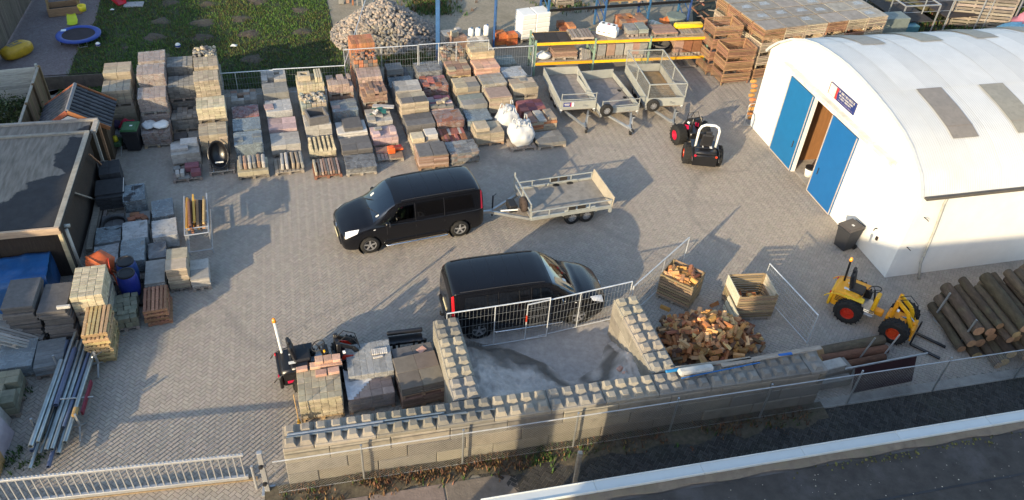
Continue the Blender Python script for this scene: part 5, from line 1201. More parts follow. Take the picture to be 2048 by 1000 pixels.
q = Vector((*bp_, 0))+PT*1.6-PS*.22; bulk_bag((q.x, q.y, .0), PA, "rear white bulk bag with its loops standing up", 1.05, .46, 5)
lp = MB(); lp.box((0, 0, .06), (1.0, .9, .12), bev=.01)

# ================================================================ left yard: covered and wrapped pallets
LG = "stone pallets beside the black shed"
def LP(px_l, px_r, d, h, mat, nm, pc, label, z=0., **kw):
    """front edge from px_l to px_r at the ground (both already in metres)"""
    w = dist(px_l, px_r); a = heading(px_l, px_r); m_ = mid(px_l, px_r); kw.setdefault('group', LG)
    return pallet_load((m_[0]-math.sin(a)*d/2, m_[1]+math.cos(a)*d/2), a, w, d, h, mat, nm, pc, label, z=z, **kw)
LP((-14.58, 21.79), (-13.73, 22.13), 1.1, .62, BLK, "slab", (.5, .5, .08), "black slab pallet with a pale edged board, nearest to the back of the black shed", top=[(.0, .1, .95, .95, .05, BLK, 0), (.45, .1, .03, .9, .06, WSLAB, 0)])
LP((-14.99, 23.05), (-14.35, 23.35), .9, .75, BLK, "block", (.4, .4, .2), "black block pallet furthest back along the black shed")
LP((-13.58, 21.77), (-12.95, 22.05), 1.0, .62, BLK, "block", (.4, .3, .15), "black wrapped pallet beside the pale edged board", wrap=FILMB)
LP((-13.90, 20.54), (-13.24, 20.81), .85, .30, DGREY, "block", (.4, .4, .2), "low dark pallet with a round black hoop on it")
LP((-13.23, 20.87), (-12.49, 21.16), .8, .26, GREY, "block", (.4, .3, .1), "grey edged tray pallet holding rust brown bricks", top=[(-.2, -.05, .25, .2, .08, RUST, .2), (.05, .05, .3, .2, .08, RUST, -.1), (.22, -.1, .2, .22, .09, RUST, .4), (-.1, .2, .3, .2, .07, RUST, 0)])
LP((-12.41, 21.28), (-11.80, 21.55), 1.0, .42, DGREY, "slab", (.45, .5, .1), "grey wrapped pallet at the far right of the shed group", wrap=FILMB)
LP((-13.68, 19.69), (-12.98, 19.95), .85, .42, DGREY, "block", (.5, .4, .2), "dark grey wrapped pallet against the beams, second line from the front", wrap=FILMB)
LP((-12.79, 19.82), (-12.10, 20.11), .95, .55, GREY, "block", (.5, .4, .2), "pale blue wrapped pallet in the middle of the shed group", wrap=FILMW)
LP((-11.89, 20.05), (-11.20, 20.35), .95, .55, LGREY, "block", (.5, .4, .2), "whitish wrapped pallet with a small white label beside the ladder rack", wrap=FILMW)
LP((-13.33, 18.71), (-12.66, 18.96), .95, .36, GREY, "block", (.5, .4, .2), "crumpled pale wrapped pallet behind the orange mixer", wrap=FILMW)
LP((-12.41, 18.72), (-11.75, 18.97), 1.15, .55, GREY, "block", (.5, .4, .2), "blue grey wrapped pallet behind the blue barrels", wrap=FILMB)
LP((-11.70, 19.15), (-11.21, 19.36), .8, .42, DGREY, "slab", (.36, .4, .1), "two dark wrapped slab piles behind the tall cream slab stack", wrap=FILM)
LP((-11.30, 17.85), (-10.74, 18.05), 1.15, .52, LGREY, "slab", (.85, .56, .07), "two pale grey slab piles one behind the other near the blue barrels")
LP((-10.65, 18.10), (-10.06, 18.31), 1.05, .95, BUFF, "slab", (.8, .5, .06), "tall stack of cream slabs with slipped layers", jit=.012)
LP((-10.00, 18.22), (-9.47, 18.42), 1.0, .5, LGREY, "slab", (.75, .5, .06), "pale grey slab stack at the outer corner by the ladder rack", jit=.012)
mb = MB(); mb.lathe([(.36, 0), (.42, .0), (.42, .12), (.36, .12), (.36, 0)], 26); tag(mb.build("hoop", BLACKM, None, (*(-13.56, 20.85), .31), smooth=False), "round black hoop on the low dark pallet", "hoop")
# cream brick stack, slate stacks, mossy cobbles
LP((-12.41, 15.96), (-11.61, 16.23), 1.35, .85, CREAM, "brick", (.21, .105, .11), "lower pallet of cream bricks behind the leaning stack of empty pallets", wrap=FILM, wood=WOOD)
LP((-12.41, 15.96), (-11.61, 16.23), 1.35, .72, CREAM, "brick", (.21, .105, .11), "upper pallet of cream bricks with film pulled back", z=.86)
LP((-14.15, 15.43), (-13.36, 15.66), 1.25, 1.5, DGREY, "slab", (1.1, 1.25, .09), "tall slipped stack of dark slate grey slabs in front of the blue tarpaulin", jit=.05, bev=.012)
LP((-13.13, 15.50), (-12.40, 15.71), 1.25, 1.38, DGREY, "slab", (1.1, 1.25, .11), "tall stack of dark slabs with a white block on its edge", jit=.05, bev=.012, top=[(.28, -.55, .35, .08, .1, WSLAB, 0)])
LP((-11.66, 16.18), (-10.97, 16.46), 1.15, .5, MOSS, "cobble", (.18, .18, .15), "low pallet of mossy cobbles beside the leaning pallets", rag=.05, rough=.15, jit=.02)
LP((-13.93, 14.12), (-13.06, 14.39), 1.05, .45, BLUEG, "slab", (1.0, .5, .06), "dark blue wrapped slab pallet at the left edge", wrap=FILMB)
LP((-12.94, 14.25), (-12.24, 14.51), 1.1, .45, BLUEG, "slab", (.9, .16, .05), "dark blue grey ribbed slab pallet next to the pipes")
LP((-13.66, 12.65), (-12.74, 12.97), 1.2, .62, MOSS, "block", (.28, .25, .2), "mossy pale block pallet with dark holes at the left edge", missing=.3)
# tilted pale pallet
def empty_pallet(name, label, loc, w, d, rot, mat, group=None, cat="pallet", slats=7):
    r = thing(name, label, cat, loc, 0, group); r.rotation_euler = rot
    sl = MB(); sl.box((0, 0, 0), (w/slats-.035, d, .024), bev=.004); sm = sl.mesh("deck_board", mat)
    for j in range(slats): link("deck_board", sm, r, ((-.5+(j+.5)/slats)*w, U(-.006, .006), .132), rz=U(-.01, .01))
    st = MB(); st.box((0, 0, 0), (w, .09, .085), bev=.004); s2 = st.mesh("stringer", mat)
    for j in range(3): link("stringer", s2, r, (0, (-.5+j*.5)*(d-.09), .077))
    bb = MB(); bb.box((0, 0, 0), (.1, d, .022), bev=.004); b2_ = bb.mesh("bottom_board", mat)
    for j in range(3): link("bottom_board", b2_, r, ((-.5+j*.5)*(w-.1), 0, .022))
    return r
PALEW = M("pale_pallet_wood", (.40, .37, .33), .85, .25, 3, .3, .15, grain=(6, 1, 6))
q = (-13.93, 15.40); empty_pallet("wooden_pallet", "pale slatted pallet leaning flat against the slate stack", (q[0], q[1], .5), 1.0, 1.25, (.55, 0, SITE+math.pi/2+R(-3)), PALEW, slats=9)
def pallet_stack(pl, pr, d, n, labels, group, mat, lean=.0, slats=6, jit=.05):
    w = dist(pl, pr); a = heading(pl, pr); m_ = mid(pl, pr)
    for k in range(n):
        empty_pallet("wooden_pallet", labels[k], (m_[0]-math.sin(a)*d/2+U(-jit, jit)+lean*k, m_[1]+math.cos(a)*d/2+U(-jit, jit), k*.148), w, d, (0, 0, a+U(-.05, .05)), mat, group, slats=slats)
pallet_stack((-10.79, 16.59), (-10.14, 16.83), 1.1, 4, ["bottom pallet of the reddish stack of four beside the mossy cobbles", "second pallet from the bottom in the reddish stack of four", "third pallet from the bottom in the reddish stack of four", "top pallet of the reddish stack of four, slats running away"], "empty pallets stacked beside the cobbles", WOODR)
pallet_stack((-11.73, 14.92), (-11.09, 15.13), 1.15, 8, [s+" pallet of the tall yellowish stack by the pipes" for s in ("bottom", "second", "third", "fourth", "fifth", "sixth", "seventh", "top")], "empty pallets stacked beside the pipes", M("yellowish_pallet_wood", (.42, .30, .15), .85, .25, 3, .3, .2, grain=(1, 6, 6)), slats=6, jit=.035)
# dark slatted pallet on the ground by the barrels
q = (-12.01, 17.81); empty_pallet("wooden_pallet", "dark slatted pallet on the ground behind the cream bricks", (q[0], q[1], 0), 1.3, 1.2, (0, 0, SITE), DARKW, slats=8)
BARB = M("blue_barrel_plastic", (.012, .045, .19), .4, .15, 4, .05, .05)
for (p, l) in (((-11.97, 18.32), "blue plastic barrel with black lid, the rear one"), ((-11.72, 17.78), "blue plastic barrel with black lid, the front one")):
    b_ = thing("barrel", l, "barrel", (p[0], p[1], .15), U(0, 3), "blue barrels"); mb = MB(); mb.lathe([(.0, .0), (.24, .0), (.27, .06), (.30, .3), (.305, .45), (.30, .62), (.27, .8), (.24, .84)], 20); mb.build("body", BARB, b_, smooth=True)
    mb = MB(); mb.lathe([(.255, .82), (.262, .88), (.22, .895), (.2, .87), (0.0, .875)], 20); mb.build("lid", BLACKM, b_, smooth=False)
mx_ = thing("concrete_mixer", "orange concrete mixer drum with its orange frame", "mixer", (-12.99, 18.10), R(25)); ORM = M("orange_mixer_paint", (.50, .11, .03), .5, .2, 5, .1, 0, dirt=.3, dirtcol=(.25, .12, .06), dscale=4)
mb = MB(); mb.lathe([(.0, 0), (.22, .02), (.40, .22), (.44, .34), (.44, .40), (.30, .66), (.24, .78), (.22, .76), (.28, .64), (.40, .38)], 20); o = mb.build("drum", ORM, mx_, (0, 0, .55), smooth=True); o.rotation_euler = (-.5, .9, 0)
mb = MB(); mb.lathe([(.44, .33), (.475, .34), (.475, .40), (.44, .41)], 20); o = mb.build("drum_ring", ORM, mx_, (0, 0, .55)); o.rotation_euler = (-.5, .9, 0)
mb = MB(); mb.tube([(-.4, -.35, 0), (-.2, 0, .75), (-.4, .35, 0)], .025, 6); mb.tube([(.65, -.3, 0), (.5, 0, .85), (.65, .3, 0)], .025, 6); mb.tube([(-.2, 0, .75), (.5, 0, .75)], .025, 6); mb.build("stand", ORM, mx_)
mb = MB(); mb.tube([(.55+.0, .28*math.cos(a), .75+.28*math.sin(a)) for a in [6.283*k/16 for k in range(16)]], .018, 5, closed=True); mb.bar((.55, -.27, .75), (.55, .27, .75), .02); mb.bar((.55, 0, .48), (.55, 0, 1.02), .02); mb.build("tilt_wheel", M("mixer_red", (.55, .06, .03), .5, .1, 5, 0, 0), mx_)
for s in (-1, 1): mb = MB(); mb.lathe([(.02, -.03), (.13, -.035), (.15, 0), (.13, .035), (.02, .03)], 14, axis='y'); mb.build("wheel", RUBBER, mx_, (-.4, s*.36, .15), smooth=True)

# ladder rack with orange timbers
la, lb = (-10.39, 20.12), (-11.25, 22.60); lrk = thing("ladder_rack", "aluminium ladder frame standing on edge loaded with timbers", "rack", (-10.67, 19.83), heading((-10.79, 20.16), (-10.10, 20.42))); LW = dist((-10.79, 20.16), (-10.10, 20.42)); LLn = 2.25
for x in (0, LW):
    mb = MB()
    mb.tube([(x, 0, .95), (x, LLn, .95)], .025, 6); mb.tube([(x, 0, .25), (x, LLn, .25)], .025, 6); mb.build("side_rail", ALU, lrk)
    mb = MB(); mb.cyl((0, 0, .25), (0, 0, .95), .016, 6); rm = mb.mesh("rung", ALU)
    for i in range(9): link("rung", rm, lrk, (x, .08+i*.254, 0))
for (y, zz) in ((.0, .95), (.35, .95), (.7, .93), (.0, .25), (1.2, .25), (2.2, .25)): mb = MB(); mb.tube([(0, y, zz), (LW, y, zz)], .022, 6); mb.build("cross_tube", ALU, lrk)
for x in (0, LW):
    for y in (.1, 2.1): mb = MB(); mb.cyl((x, y, 0), (x, y, .3), .02, 6); mb.build("leg", ALU, lrk)
ORT = M("orange_timber", (.55, .27, .055), .7, .2, 3, .15, .2, grain=(6, 1, 6))
for i in range(20):
    ly = U(1.3, 1.8); bm = MB(); w_ = U(.05, .10); bm.box((0, 0, 0), (w_, ly, .06), bev=.006); lay = i//6
    p = Vector((LW*(.12+.14*(i % 6))+U(-.02, .02), 1.35+U(-.12, .2)-(.25 if i > 8 else 0), .52+lay*.14+.05*(i % 3))); c, s = math.cos(lrk.rotation_euler.z), math.sin(lrk.rotation_euler.z)
    tag(bm.build("timber", [ORT, TIMB, DARKW, TIMB, ORT, WOODR][(i*5) % 6], None, (lrk.location.x+p.x*c-p.y*s, lrk.location.y+p.x*s+p.y*c, p.z+.12), rz=lrk.rotation_euler.z+U(-.03, .03)), "orange and brown timber lying along the aluminium ladder frame", "timber", "timbers on the ladder frame")

# blue tarpaulin over a long stack, left edge
ta, tb_ = (-16.47, 16.28), (-13.88, 17.26); td = dist(tb_, (-14.16, 18.21))+.25; TL_ = dist(ta, tb_); trp = thing("tarpaulin_stack", "long stack covered with a shiny blue tarpaulin before the black shed", "covered stack", ta, heading(ta, tb_))
mb = MB(); nx, ny = 40, 16
prof = [(-.12, 0), (-.10, .3), (-.06, .7), (0, 1.0), (.1, 1.1)]
def tz(u, v):
    return 1.1+.05*noise.noise((u*1.5, v*2, 0))+.03*noise.noise((u*5, v*5, 4))-.07*math.exp(-((v-.35)/.15)**2)*(1 if u < .8 else 0)
for i in range(nx+1):
    u = i/nx; x = TL_*u
    sec = [(-.14, .0), (-.10, .4), (-.05, .85)]+[(td*k/10, None) for k in range(11)]+[(td+.05, .8), (td+.12, 0)]
    for k, (y, z) in enumerate(sec):
        zz = tz(x, y) if z is None else z
        mb.v.append((x+.02*noise.noise((y*4, x, zz*3)), y+.03*noise.noise((x*2.5, zz*3, 5)), zz))
K = len(sec)
for i in range(nx):
    for k in range(K-1): mb.f.append((i*K+k, (i+1)*K+k, (i+1)*K+k+1, i*K+k+1)); mb.m.append(0)
o = len(mb.v); e = [nx*K+k for k in range(K)]; outv = []
for k in e:
    v = mb.v[k]; mb.v.append((v[0]+.28*(1-min(1, v[2]/1.1)), v[1], v[2]))
for k in range(K-1): pass
mb.f.append(tuple(e)); mb.m.append(0); mb.f[-1] = tuple(e); mb.build("tarpaulin", TARPB, trp, smooth=True)

# galvanised pipes on trestles
pa, pb = (-11.31, 11.65), (-12.18, 15.48); ph_ = heading(pb, pa)+math.pi/2; PLn = dist(pa, pb)
pr_ = thing("pipe_trestle", "low steel trestle carrying the galvanised pipes, red part at its side", "trestle", mid(pa, pb), heading(pa, pb)-math.pi/2)
for y in (-1.1, 1.1):
    mb = MB(); mb.bar((-.45, y, .3), (.6, y, .3), .05); mb.bar((-.45, y, .3), (-.45, y, .75), .05); mb.bar((.6, y, .3), (.6, y, .75), .05); mb.bar((-.45, y-.3, .02), (-.45, y, .3), .04); mb.bar((.6, y-.3, .02), (.6, y, .3), .04); mb.bar((-.45, y+.3, .02), (-.45, y, .3), .04); mb.bar((.6, y+.3, .02), (.6, y, .3), .04); mb.build("trestle_frame", GALV, pr_)
mb = MB(); mb.bar((.62, -.8, .42), (.62, .3, .42), .05, .14); mb.build("red_beam", M("dull_red_paint", (.17, .02, .03), .5, .2, 5, .1, 0), pr_)
mb = MB(); mb.bar((.1, -.5, .72), (.75, -.2, .35), .03); mb.bar((.6, .9, .75), (.72, 1.5, .4), .03); mb.build("loose_tube", GALV, pr_)
rnd = random.Random(5); rz_ = pr_.rotation_euler.z; c_, s_ = math.cos(rz_), math.sin(rz_)
for i in range(17):
    lay = i//7; x = -.36+.13*(i % 7)+.05*lay; r = rnd.choice((.045, .055, .06, .065)); L = rnd.uniform(2.0, 3.9) if i % 5 else PLn*.98; y = rnd.uniform(-.7, .7) if L < 3.5 else rnd.uniform(-.15, .15)
    if i in (1, 4): y, L = -1.3, 2.2
    mb = MB(); mb.cyl((0, -L/2, 0), (0, L/2, 0), r, 12, cap=False); mb.cyl((0, -L/2+.002, 0), (0, L/2-.002, 0), r*.86, 12, cap=False); 
    mb.lathe([(r*.86, -L/2), (r, -L/2)], 12, axis='y'); mb.lathe([(r, L/2), (r*.86, L/2)], 12, axis='y')
    px_, py_ = pr_.location.x+x*c_-y*s_, pr_.location.y+x*s_+y*c_
    tag(mb.build("pipe", ZINC if i % 4 else M("blue_grey_pipe", (.085, .11, .18), .4, .2, 3, .05, .1), None, (px_, py_, .39+.12*lay), rz=rz_+rnd.uniform(-.025, .025), smooth=True), "galvanised pipe lying on the steel trestle", "pipe", "pipes on the trestle")
mb = MB(); mb.cyl((0, 0, 0), (0, .25, 0), .07, 10); tag(mb.build("pipe_clamp", M("brass_brown", (.30, .19, .07), .5, .2, 5, .1, 0), None, (*(-11.01, 12.69), .6), rz=rz_), "brown pipe coupling on the pipes", "coupling")
for i, (p, h, l, w) in enumerate((((-12.79, 12.22), 1.25, 1.35, .06), ((-12.51, 11.85), .95, 1.3, .05), ((-13.00, 12.52), 1.3, 1.3, .06))):
    mb = MB(); mb.box((0, 0, h/2), (w, l, h), bev=.01); o = tag(mb.build("grey_sheet", LGREY if i != 1 else M("pinkish_sheet", (.35, .31, .33), .8, .2, 3, .2, .1), None, p, rot=None), ["pale sheet leaning at the left edge, middle one", "pinkish grey sheet leaning outermost at the left edge", "pale sheet leaning innermost at the left edge"][i], "sheet"); o.rotation_euler = (0, -.2, R(14))
mb = MB(); mb.box((0, 0, .3), (.1, .5, .6), bev=.01); tag(mb.build("wood_board", TIMB, None, (-12.40, 11.36), rz=R(14)), "light wooden board at the left edge under the leaning sheets", "board")

# ================================================================ things around the sand bay
BG = "stone pallets behind the block wall"
LP((-5.38, 13.46), (-4.27, 13.76), 1.25, .85, BUFF, "paver", PV2, "buff paver pallet with salmon blocks piled on it beside the black loader", wood=WOOD, group=BG, d=1.25) if False else None
def CP(pl, pr, d, h, mat, nm, pc, label, **k): return LP(pl, pr, d, h, mat, nm, pc, label, group=BG, **k)
r = CP((-5.34, 13.46), (-4.24, 13.80), 1.3, .86, stone("weathered_buff_paver", (.33, .29, .21)), "paver", (.2, .2, .1), "buff paver pallet with loose salmon blocks on top beside the black loader", wood=WOOD)
sal = piece(.22, .24, .1, SAL, "block"); sal2 = piece(.3, .2, .1, SAL, "block")
for (x, y, z, a, m) in [(-.05, .52, 0, 0, sal2), (.25, .52, 0, 0, sal2), (.52, .5, 0, .02, sal2), (.08, .22, 0, .0, sal2), (.42, .24, 0, .03, sal2), (.06, .62, .1, 0, sal), (.3, .62, .1, .02, sal), (.53, .6, .1, -.02, sal), (-.42, .5, 0, .02, sal2)]: link("block", m, r, (x, y, .86+.055+z), rz=a)
r = CP((-4.11, 13.85), (-2.92, 14.26), 1.25, .62, PINK, "slab", (.3, .25, .12), "pink slab pallet half covered by a folded back white film sheet", wood=WOOD)
mb = MB(); n = 16
for i in range(n+1):
    for j in range(n+1):
        u, v = i/n, j/n; x = -.64+1.28*u; y = -.64+1.28*v; mb.v.append((x, y, .636+.02*noise.noise((x*5, y*5, 0))+(.05 if abs((1.0-v)-(1.0-u)) < .05 else 0)*(.5+.5*noise.noise((x*9, y*9, 1)))))
for i in range(n):
    for j in range(n):
        if j >= i-1: mb.f.append((i*(n+1)+j, (i+1)*(n+1)+j, (i+1)*(n+1)+j+1, i*(n+1)+j+1)); mb.m.append(0)
mb.build("film_sheet", M_film("milky_sheet", (.66, .66, .66), (.7, .95)), r, smooth=True); film_shell(1.27, 1.25, .6, .1, 77, FILM, r, open_top=True)
p = Vector((*mid((-4.11, 13.85), (-2.92, 14.26)), 0)); 
r = CP((-4.22, 14.49), (-3.03, 14.85), 1.2, .82, LGREY, "slab", (.17, .55, .1), "grey film wrapped kerb pallet between the black loader and the pink slabs", wrap=FILM, wood=WOODG)
for i in range(8): link("kerb", piece(.05, .22, .05, WSLAB, "kerb"), r, (.12+i*.056, .18, .85), rz=U(-.04, .04))
link("kerb", piece(.28, .06, .05, WSLAB, "kerb"), r, (.25, -.03, .85), rz=.1)
r = CP((-2.70, 14.12), (-1.57, 14.57), 1.2, .45, WOODG and BROWN, "slab", (.6, .6, .08), "lower pallet of the brown two tier slab stack beside the bay wall", wood=WOOD)
r = CP((-2.70, 14.12), (-1.57, 14.57), 1.2, .42, M("weathered_board_slab", (.17, .145, .12), .9, .2, 4, .3, .1), "slab", (.6, .6, .07), "upper pallet of smooth brown grey slabs beside the bay wall", z=.46, wood=WOOD)
r = CP((-2.86, 14.68), (-1.77, 15.10), 1.1, .75, DGREY, "slab", (.55, .5, .09), "dark blue grey slab pallet behind the brown slabs, a pale slab on its edge", wrap=None, top=[(-.52, -.35, .16, .7, .08, WSLAB, 0), (.25, .3, .25, .2, .02, SAL, .5)])

# broom, pipes and boards on the wall
br = thing("broom", "yellow straw broom leaning between the buff pavers and the block wall", "broom", (-5.31, 13.19), SITE)
mb = MB()
for i in range(60): a = U(0, 6.28); q = U(0, .09); mb.cyl((q*math.cos(a)*1.5, q*math.sin(a)*.6, 0), (q*math.cos(a)*.35, q*math.sin(a)*.3, .5), .006, 3, cap=False)
mb.build("bristles", M("straw", (.62, .36, .08), .8, .3, 8, 0, 0), br)
mb = MB(); mb.cyl((0, 0, .45), (-.02, .05, 1.45), .014, 6); mb.build("handle", TIMB, br)
for i, (a, b, r) in enumerate(((.12, 2.45, .045), (2.2, 4.0, .035), (.1, 4.55, .03), (1.2, 5.3, .025))):
    y = (-.36, -.33, -.44, -.46)[i]; p, q = wl(a, y), wl(b, y-(.02 if i else 0)); L = dist(p, q); mb = MB(); mb.cyl((0, 0, 0), (L, 0, 0), r, 10)
    tag(mb.build("steel_tube", ZINC if i != 0 else GALV, None, (p.x, p.y, 1.466+r+(.035 if i > 1 else 0)), rz=heading(p, q), smooth=False), ["thickest steel tube on the left end of the block wall", "thin steel tube on the wall behind its middle", "long steel tube lying in front on the block wall", "thinnest steel tube on the block wall near the brown slabs"][i], "tube", "tubes lying on the block wall")
WY = 1.467
def onwall(name, label, cat, pa_, pb_, w, h, mat, z=0., nm=None):
    a, b = pa_, pb_; L = dist(a, b); mb = MB(); mb.box((L/2, 0, h/2), (L, w, h), bev=min(w, h)*.3); return tag(mb.build(name, mat, None, (a[0], a[1], WY+z), rz=heading(a, b), smooth=False), label, cat)
onwall("foam_block", "long pale rounded block lying on the wall over a blue rod", "block", (4.75, 14.80), (5.73, 15.08), .22, .16, M("pale_foam", (.46, .46, .43), .8, .2, 5, .3, 0), .12)
BLUR = M("bright_blue_plastic", (.02, .14, .40), .4, .1, 4, 0, 0)
onwall("blue_rod", "bright blue rod lying along the wall below the firewood heap", "rod", (4.82, 14.64), (7.11, 15.44), .035, .035, BLUR, .13)
onwall("blue_tool", "short blue handle at the left of the pale rounded block", "handle", (4.41, 14.82), (4.82, 14.95), .09, .07, BLUR, .13)
onwall("blue_scoop", "small blue piece near the right end of the block wall", "piece", (7.68, 15.76), (8.10, 15.88), .09, .05, BLUR, .13)
for i, (a, b, w, l) in enumerate((((5.99, 15.23), (9.01, 16.22), .16, "wet grey plank on the wall running past the firewood"), ((4.71, 14.99), (6.88, 15.58), .12, "thin dark plank on the wall under the blue rod"))): onwall("plank", l, "plank", a, b, w, .05, WOODG, .12)

# black fork carriage
fk = thing("pallet_fork", "black pallet fork carriage standing on the paving behind the slab pallets", "attachment", (-3.49, 16.04), heading((-3.49, 16.04), (-2.40, 16.35)))
mb = MB()
for z in (.18, .55): mb.box((.62, .0, z), (1.2, .06, .10), bev=.01)
for x in (.08, .4, .84, 1.16): mb.box((x, .0, .37), (.06, .07, .5), bev=.01)
mb.box((.62, .25, .45), (1.0, .3, .08), bev=.02); mb.box((.62, .38, .62), (1.05, .12, .14), bev=.03); mb.build("carriage", BLACKP, fk)
for x in (.25, 1.0): mb = MB(); mb.box((x, -.07, .35), (.1, .05, .6), bev=.01); mb.box((x, -.45, .05), (.1, .75, .04), bev=.01); mb.build("fork", BLACKP, fk)
mb = MB(); mb.cyl((.05, -.25, .12), (1.25, -.25, .12), .03, 8); mb.cyl((.1, -.42, .1), (1.35, -.42, .1), .025, 8); mb.build("cross_bar", GALV, fk)

# firewood crates
CRW = M("crate_board", (.235, .175, .105), .85, .25, 3, .3, .18, grain=(1, 6, 6), dirt=.3, dirtcol=(.15, .12, .07), dscale=3)
PALEB = M("pale_board", (.55, .50, .38), .8, .15, 3, .2, .1, grain=(1, 6, 6))
def slat_crate(loc, rz, w, d, h, label, n=8, mat=CRW, open_side=None, pale=(), base=True, group="slatted wooden crates", post=.06, gf=.74, z=0., name="wooden_crate"):
    r = thing(name, label, "crate", (loc[0], loc[1], z), rz, group); z0 = .14
    if base: link("pallet", pallet_mesh(w, d, WOODG), r)
    sh_ = (h-z0)/n
    mb = MB(); mb.box((0, 0, 0), (w, .02, sh_*gf), bev=.003); fx = mb.mesh("slat", mat); mb = MB(); mb.box((0, 0, 0), (.02, d-.042, sh_*gf), bev=.003); fy = mb.mesh("slat", mat)
    mp_ = {}
    for k in range(n):
        zz = z0+sh_*(k+.5)
        for sgn, side in ((-1, 'f'), (1, 'b')):
            if open_side == side and k > n*.45: continue
            m = fx
            link("slat", m, r, (U(-.004, .004), sgn*(d/2-.01), zz))
        for sgn, side in ((-1, 'l'), (1, 'r')):
            if open_side == side and k > n*.45: continue
            m = fy
            if side in pale and k > n*.5:
                if 'p' not in mp_: mb = MB(); mb.box((0, 0, 0), (.03, d-.042, sh_-.01), bev=.003); mp_['p'] = mb.mesh("slat", PALEB)
                m = mp_['p']
            link("slat", m, r, (sgn*(w/2-.01), U(-.004, .004), zz))
    mb = MB(); mb.box((0, 0, 0), (post, post, h-.02), bev=.004); cm = mb.mesh("corner_post", mat)
    for sx in (-1, 1):
        for sy in (-1, 1): link("corner_post", cm, r, (sx*(w/2-.021-post/2), sy*(d/2-.021-post/2), h/2+.01))
    return r
WG1 = "split firewood logs"
FWM = [M("split_wood_%d" % i, c, .8, .25, 4, .3, .15, grain=(1, 6, 6)) for i, c in enumerate([(.58, .31, .12), (.50, .22, .07), (.34, .15, .06), (.64, .40, .18), (.17, .095, .055)])]
_fw = []
for i in range(15):
    rn = random.Random(i); mb = MB(); L = rn.uniform(.27, .40); w = rn.uniform(.10, .165); hh = rn.uniform(.08, .13)
    k = i % 3
    poly = [(-w/2, 0), (w/2, .0), (0.1*w, hh)] if k == 0 else ([(-w/2, 0), (w/2, .01), (w*.42, hh*.9), (-w*.38, hh)] if k == 1 else [(-w/2, 0), (w/2, 0), (w*.45, hh*.5), (w*.15, hh), (-w*.3, hh*.85)])
    mb.prism(poly, -L/2, L/2, M4=Matrix(((0, 0, 1, 0), (1, 0, 0, 0), (0, 1, 0, -hh/2), (0, 0, 0, 1)))); _fw.append(mb.mesh("firewood_log", FWM[i % 5]))
c1 = (5.65, 19.13); crate1 = slat_crate(((5.60, 19.75)[0], (5.60, 19.75)[1]), R(-31), 1.15, 1.0, 1.02, "slatted crate filled to the brim with split firewood", 8)
c1 = crate1.location
for i in range(46):
    lx, ly = U(-.42, .42), U(-.36, .36); a = R(-31); tag(link("firewood_log", random.choice(_fw), None, (c1.x+lx*math.cos(a)-ly*math.sin(a), c1.y+lx*math.sin(a)+ly*math.cos(a), .86+U(-.08, .1)+.06*(1-abs(lx))), rot=(U(-.5, .5), U(-.35, .35), R(-31)+random.choice((0, 1.57))+U(-.4, .4))), "split firewood log lying in the filled slatted crate", "firewood", "firewood in the filled crate")
c2 = (7.79, 19.36); crate2 = slat_crate((c2[0], c2[1]), R(10), 1.3, 1.1, 1.08, "nearly empty slatted crate with pale upper boards beside the mesh panel", 9, pale=('l', 'r'))
for i in range(9):
    a = R(10); lx, ly = U(-.45, .45), U(.2, .42); tag(link("firewood_log", random.choice(_fw), None, (c2[0]+lx*math.cos(a)-ly*math.sin(a), c2[1]+lx*math.sin(a)+ly*math.cos(a), .24+U(0, .12)), rot=(U(-.3, .3), U(-.3, .3), U(0, 6))), "split log left in the nearly empty slatted crate", "firewood", "firewood left in the empty crate")
mb = MB(); mb.box((0, 0, .4), (.06, .9, .14), bev=.01); mb.box((0, 0, .6), (.06, .9, .14), bev=.01); mb.box((0, 0, .2), (.06, .9, .14), bev=.01); o = tag(mb.build("white_board", PALEB, None, (7.06, 18.76), rot=None), "pale boards leaning on the left side of the empty crate", "boards"); o.rotation_euler = (0, .16, R(10))
# firewood heap
hc = (6.29, 17.57); HA = WH
cand = []
for i in range(264):
    u, v = random.gauss(0, .42), random.gauss(0, .40); x, y = u*1.75, v*1.25
    if abs(x) > 1.9 or abs(y) > 1.35: continue
    k = max(0, 1-(x/1.9)**2-(y/1.4)**2); cand.append((x, y, k))
hp = Vector((hc[0], hc[1], 0))
for (x, y, k) in cand:
    p = hp+Vector((math.cos(HA)*x-math.sin(HA)*y, math.sin(HA)*x+math.cos(HA)*y, 0)); wy = (p-W0); yy = -wy.x*math.sin(WH)+wy.y*math.cos(WH)
    if yy < .14: p += Vector((-math.sin(WH), math.cos(WH), 0))*(.14-yy+U(0, .1))
    z = .06+.85*k*U(.5, 1.0)
    tag(link("firewood_log", random.choice(_fw), None, (p.x, p.y, z), rot=(U(-.7, .7), U(-.6, .6), U(0, 6.28))), "split firewood log in the loose heap behind the block wall", "firewood", WG1)
mb = MB(); n = 20
for j in range(n+1):
    for i in range(n+1):
        x, y = -1.7+3.4*i/n, -1.2+2.4*j/n; k = max(0, 1-(x/1.45)**2-(y/1.0)**2); mb.v.append((x, y, .42*k+.06*noise.noise((x*4, y*4, 0)) if k > 0 else -.03))
for j in range(n):
    for i in range(n): a = j*(n+1)+i; mb.f.append((a, a+1, a+n+2, a+n+1)); mb.m.append(0)
tag(mb.build("firewood_core", FWM[4], None, (hc[0], hc[1]+.1, 0), rz=HA), kind="stuff", label="broken bits of firewood under the heap")
mb = MB()
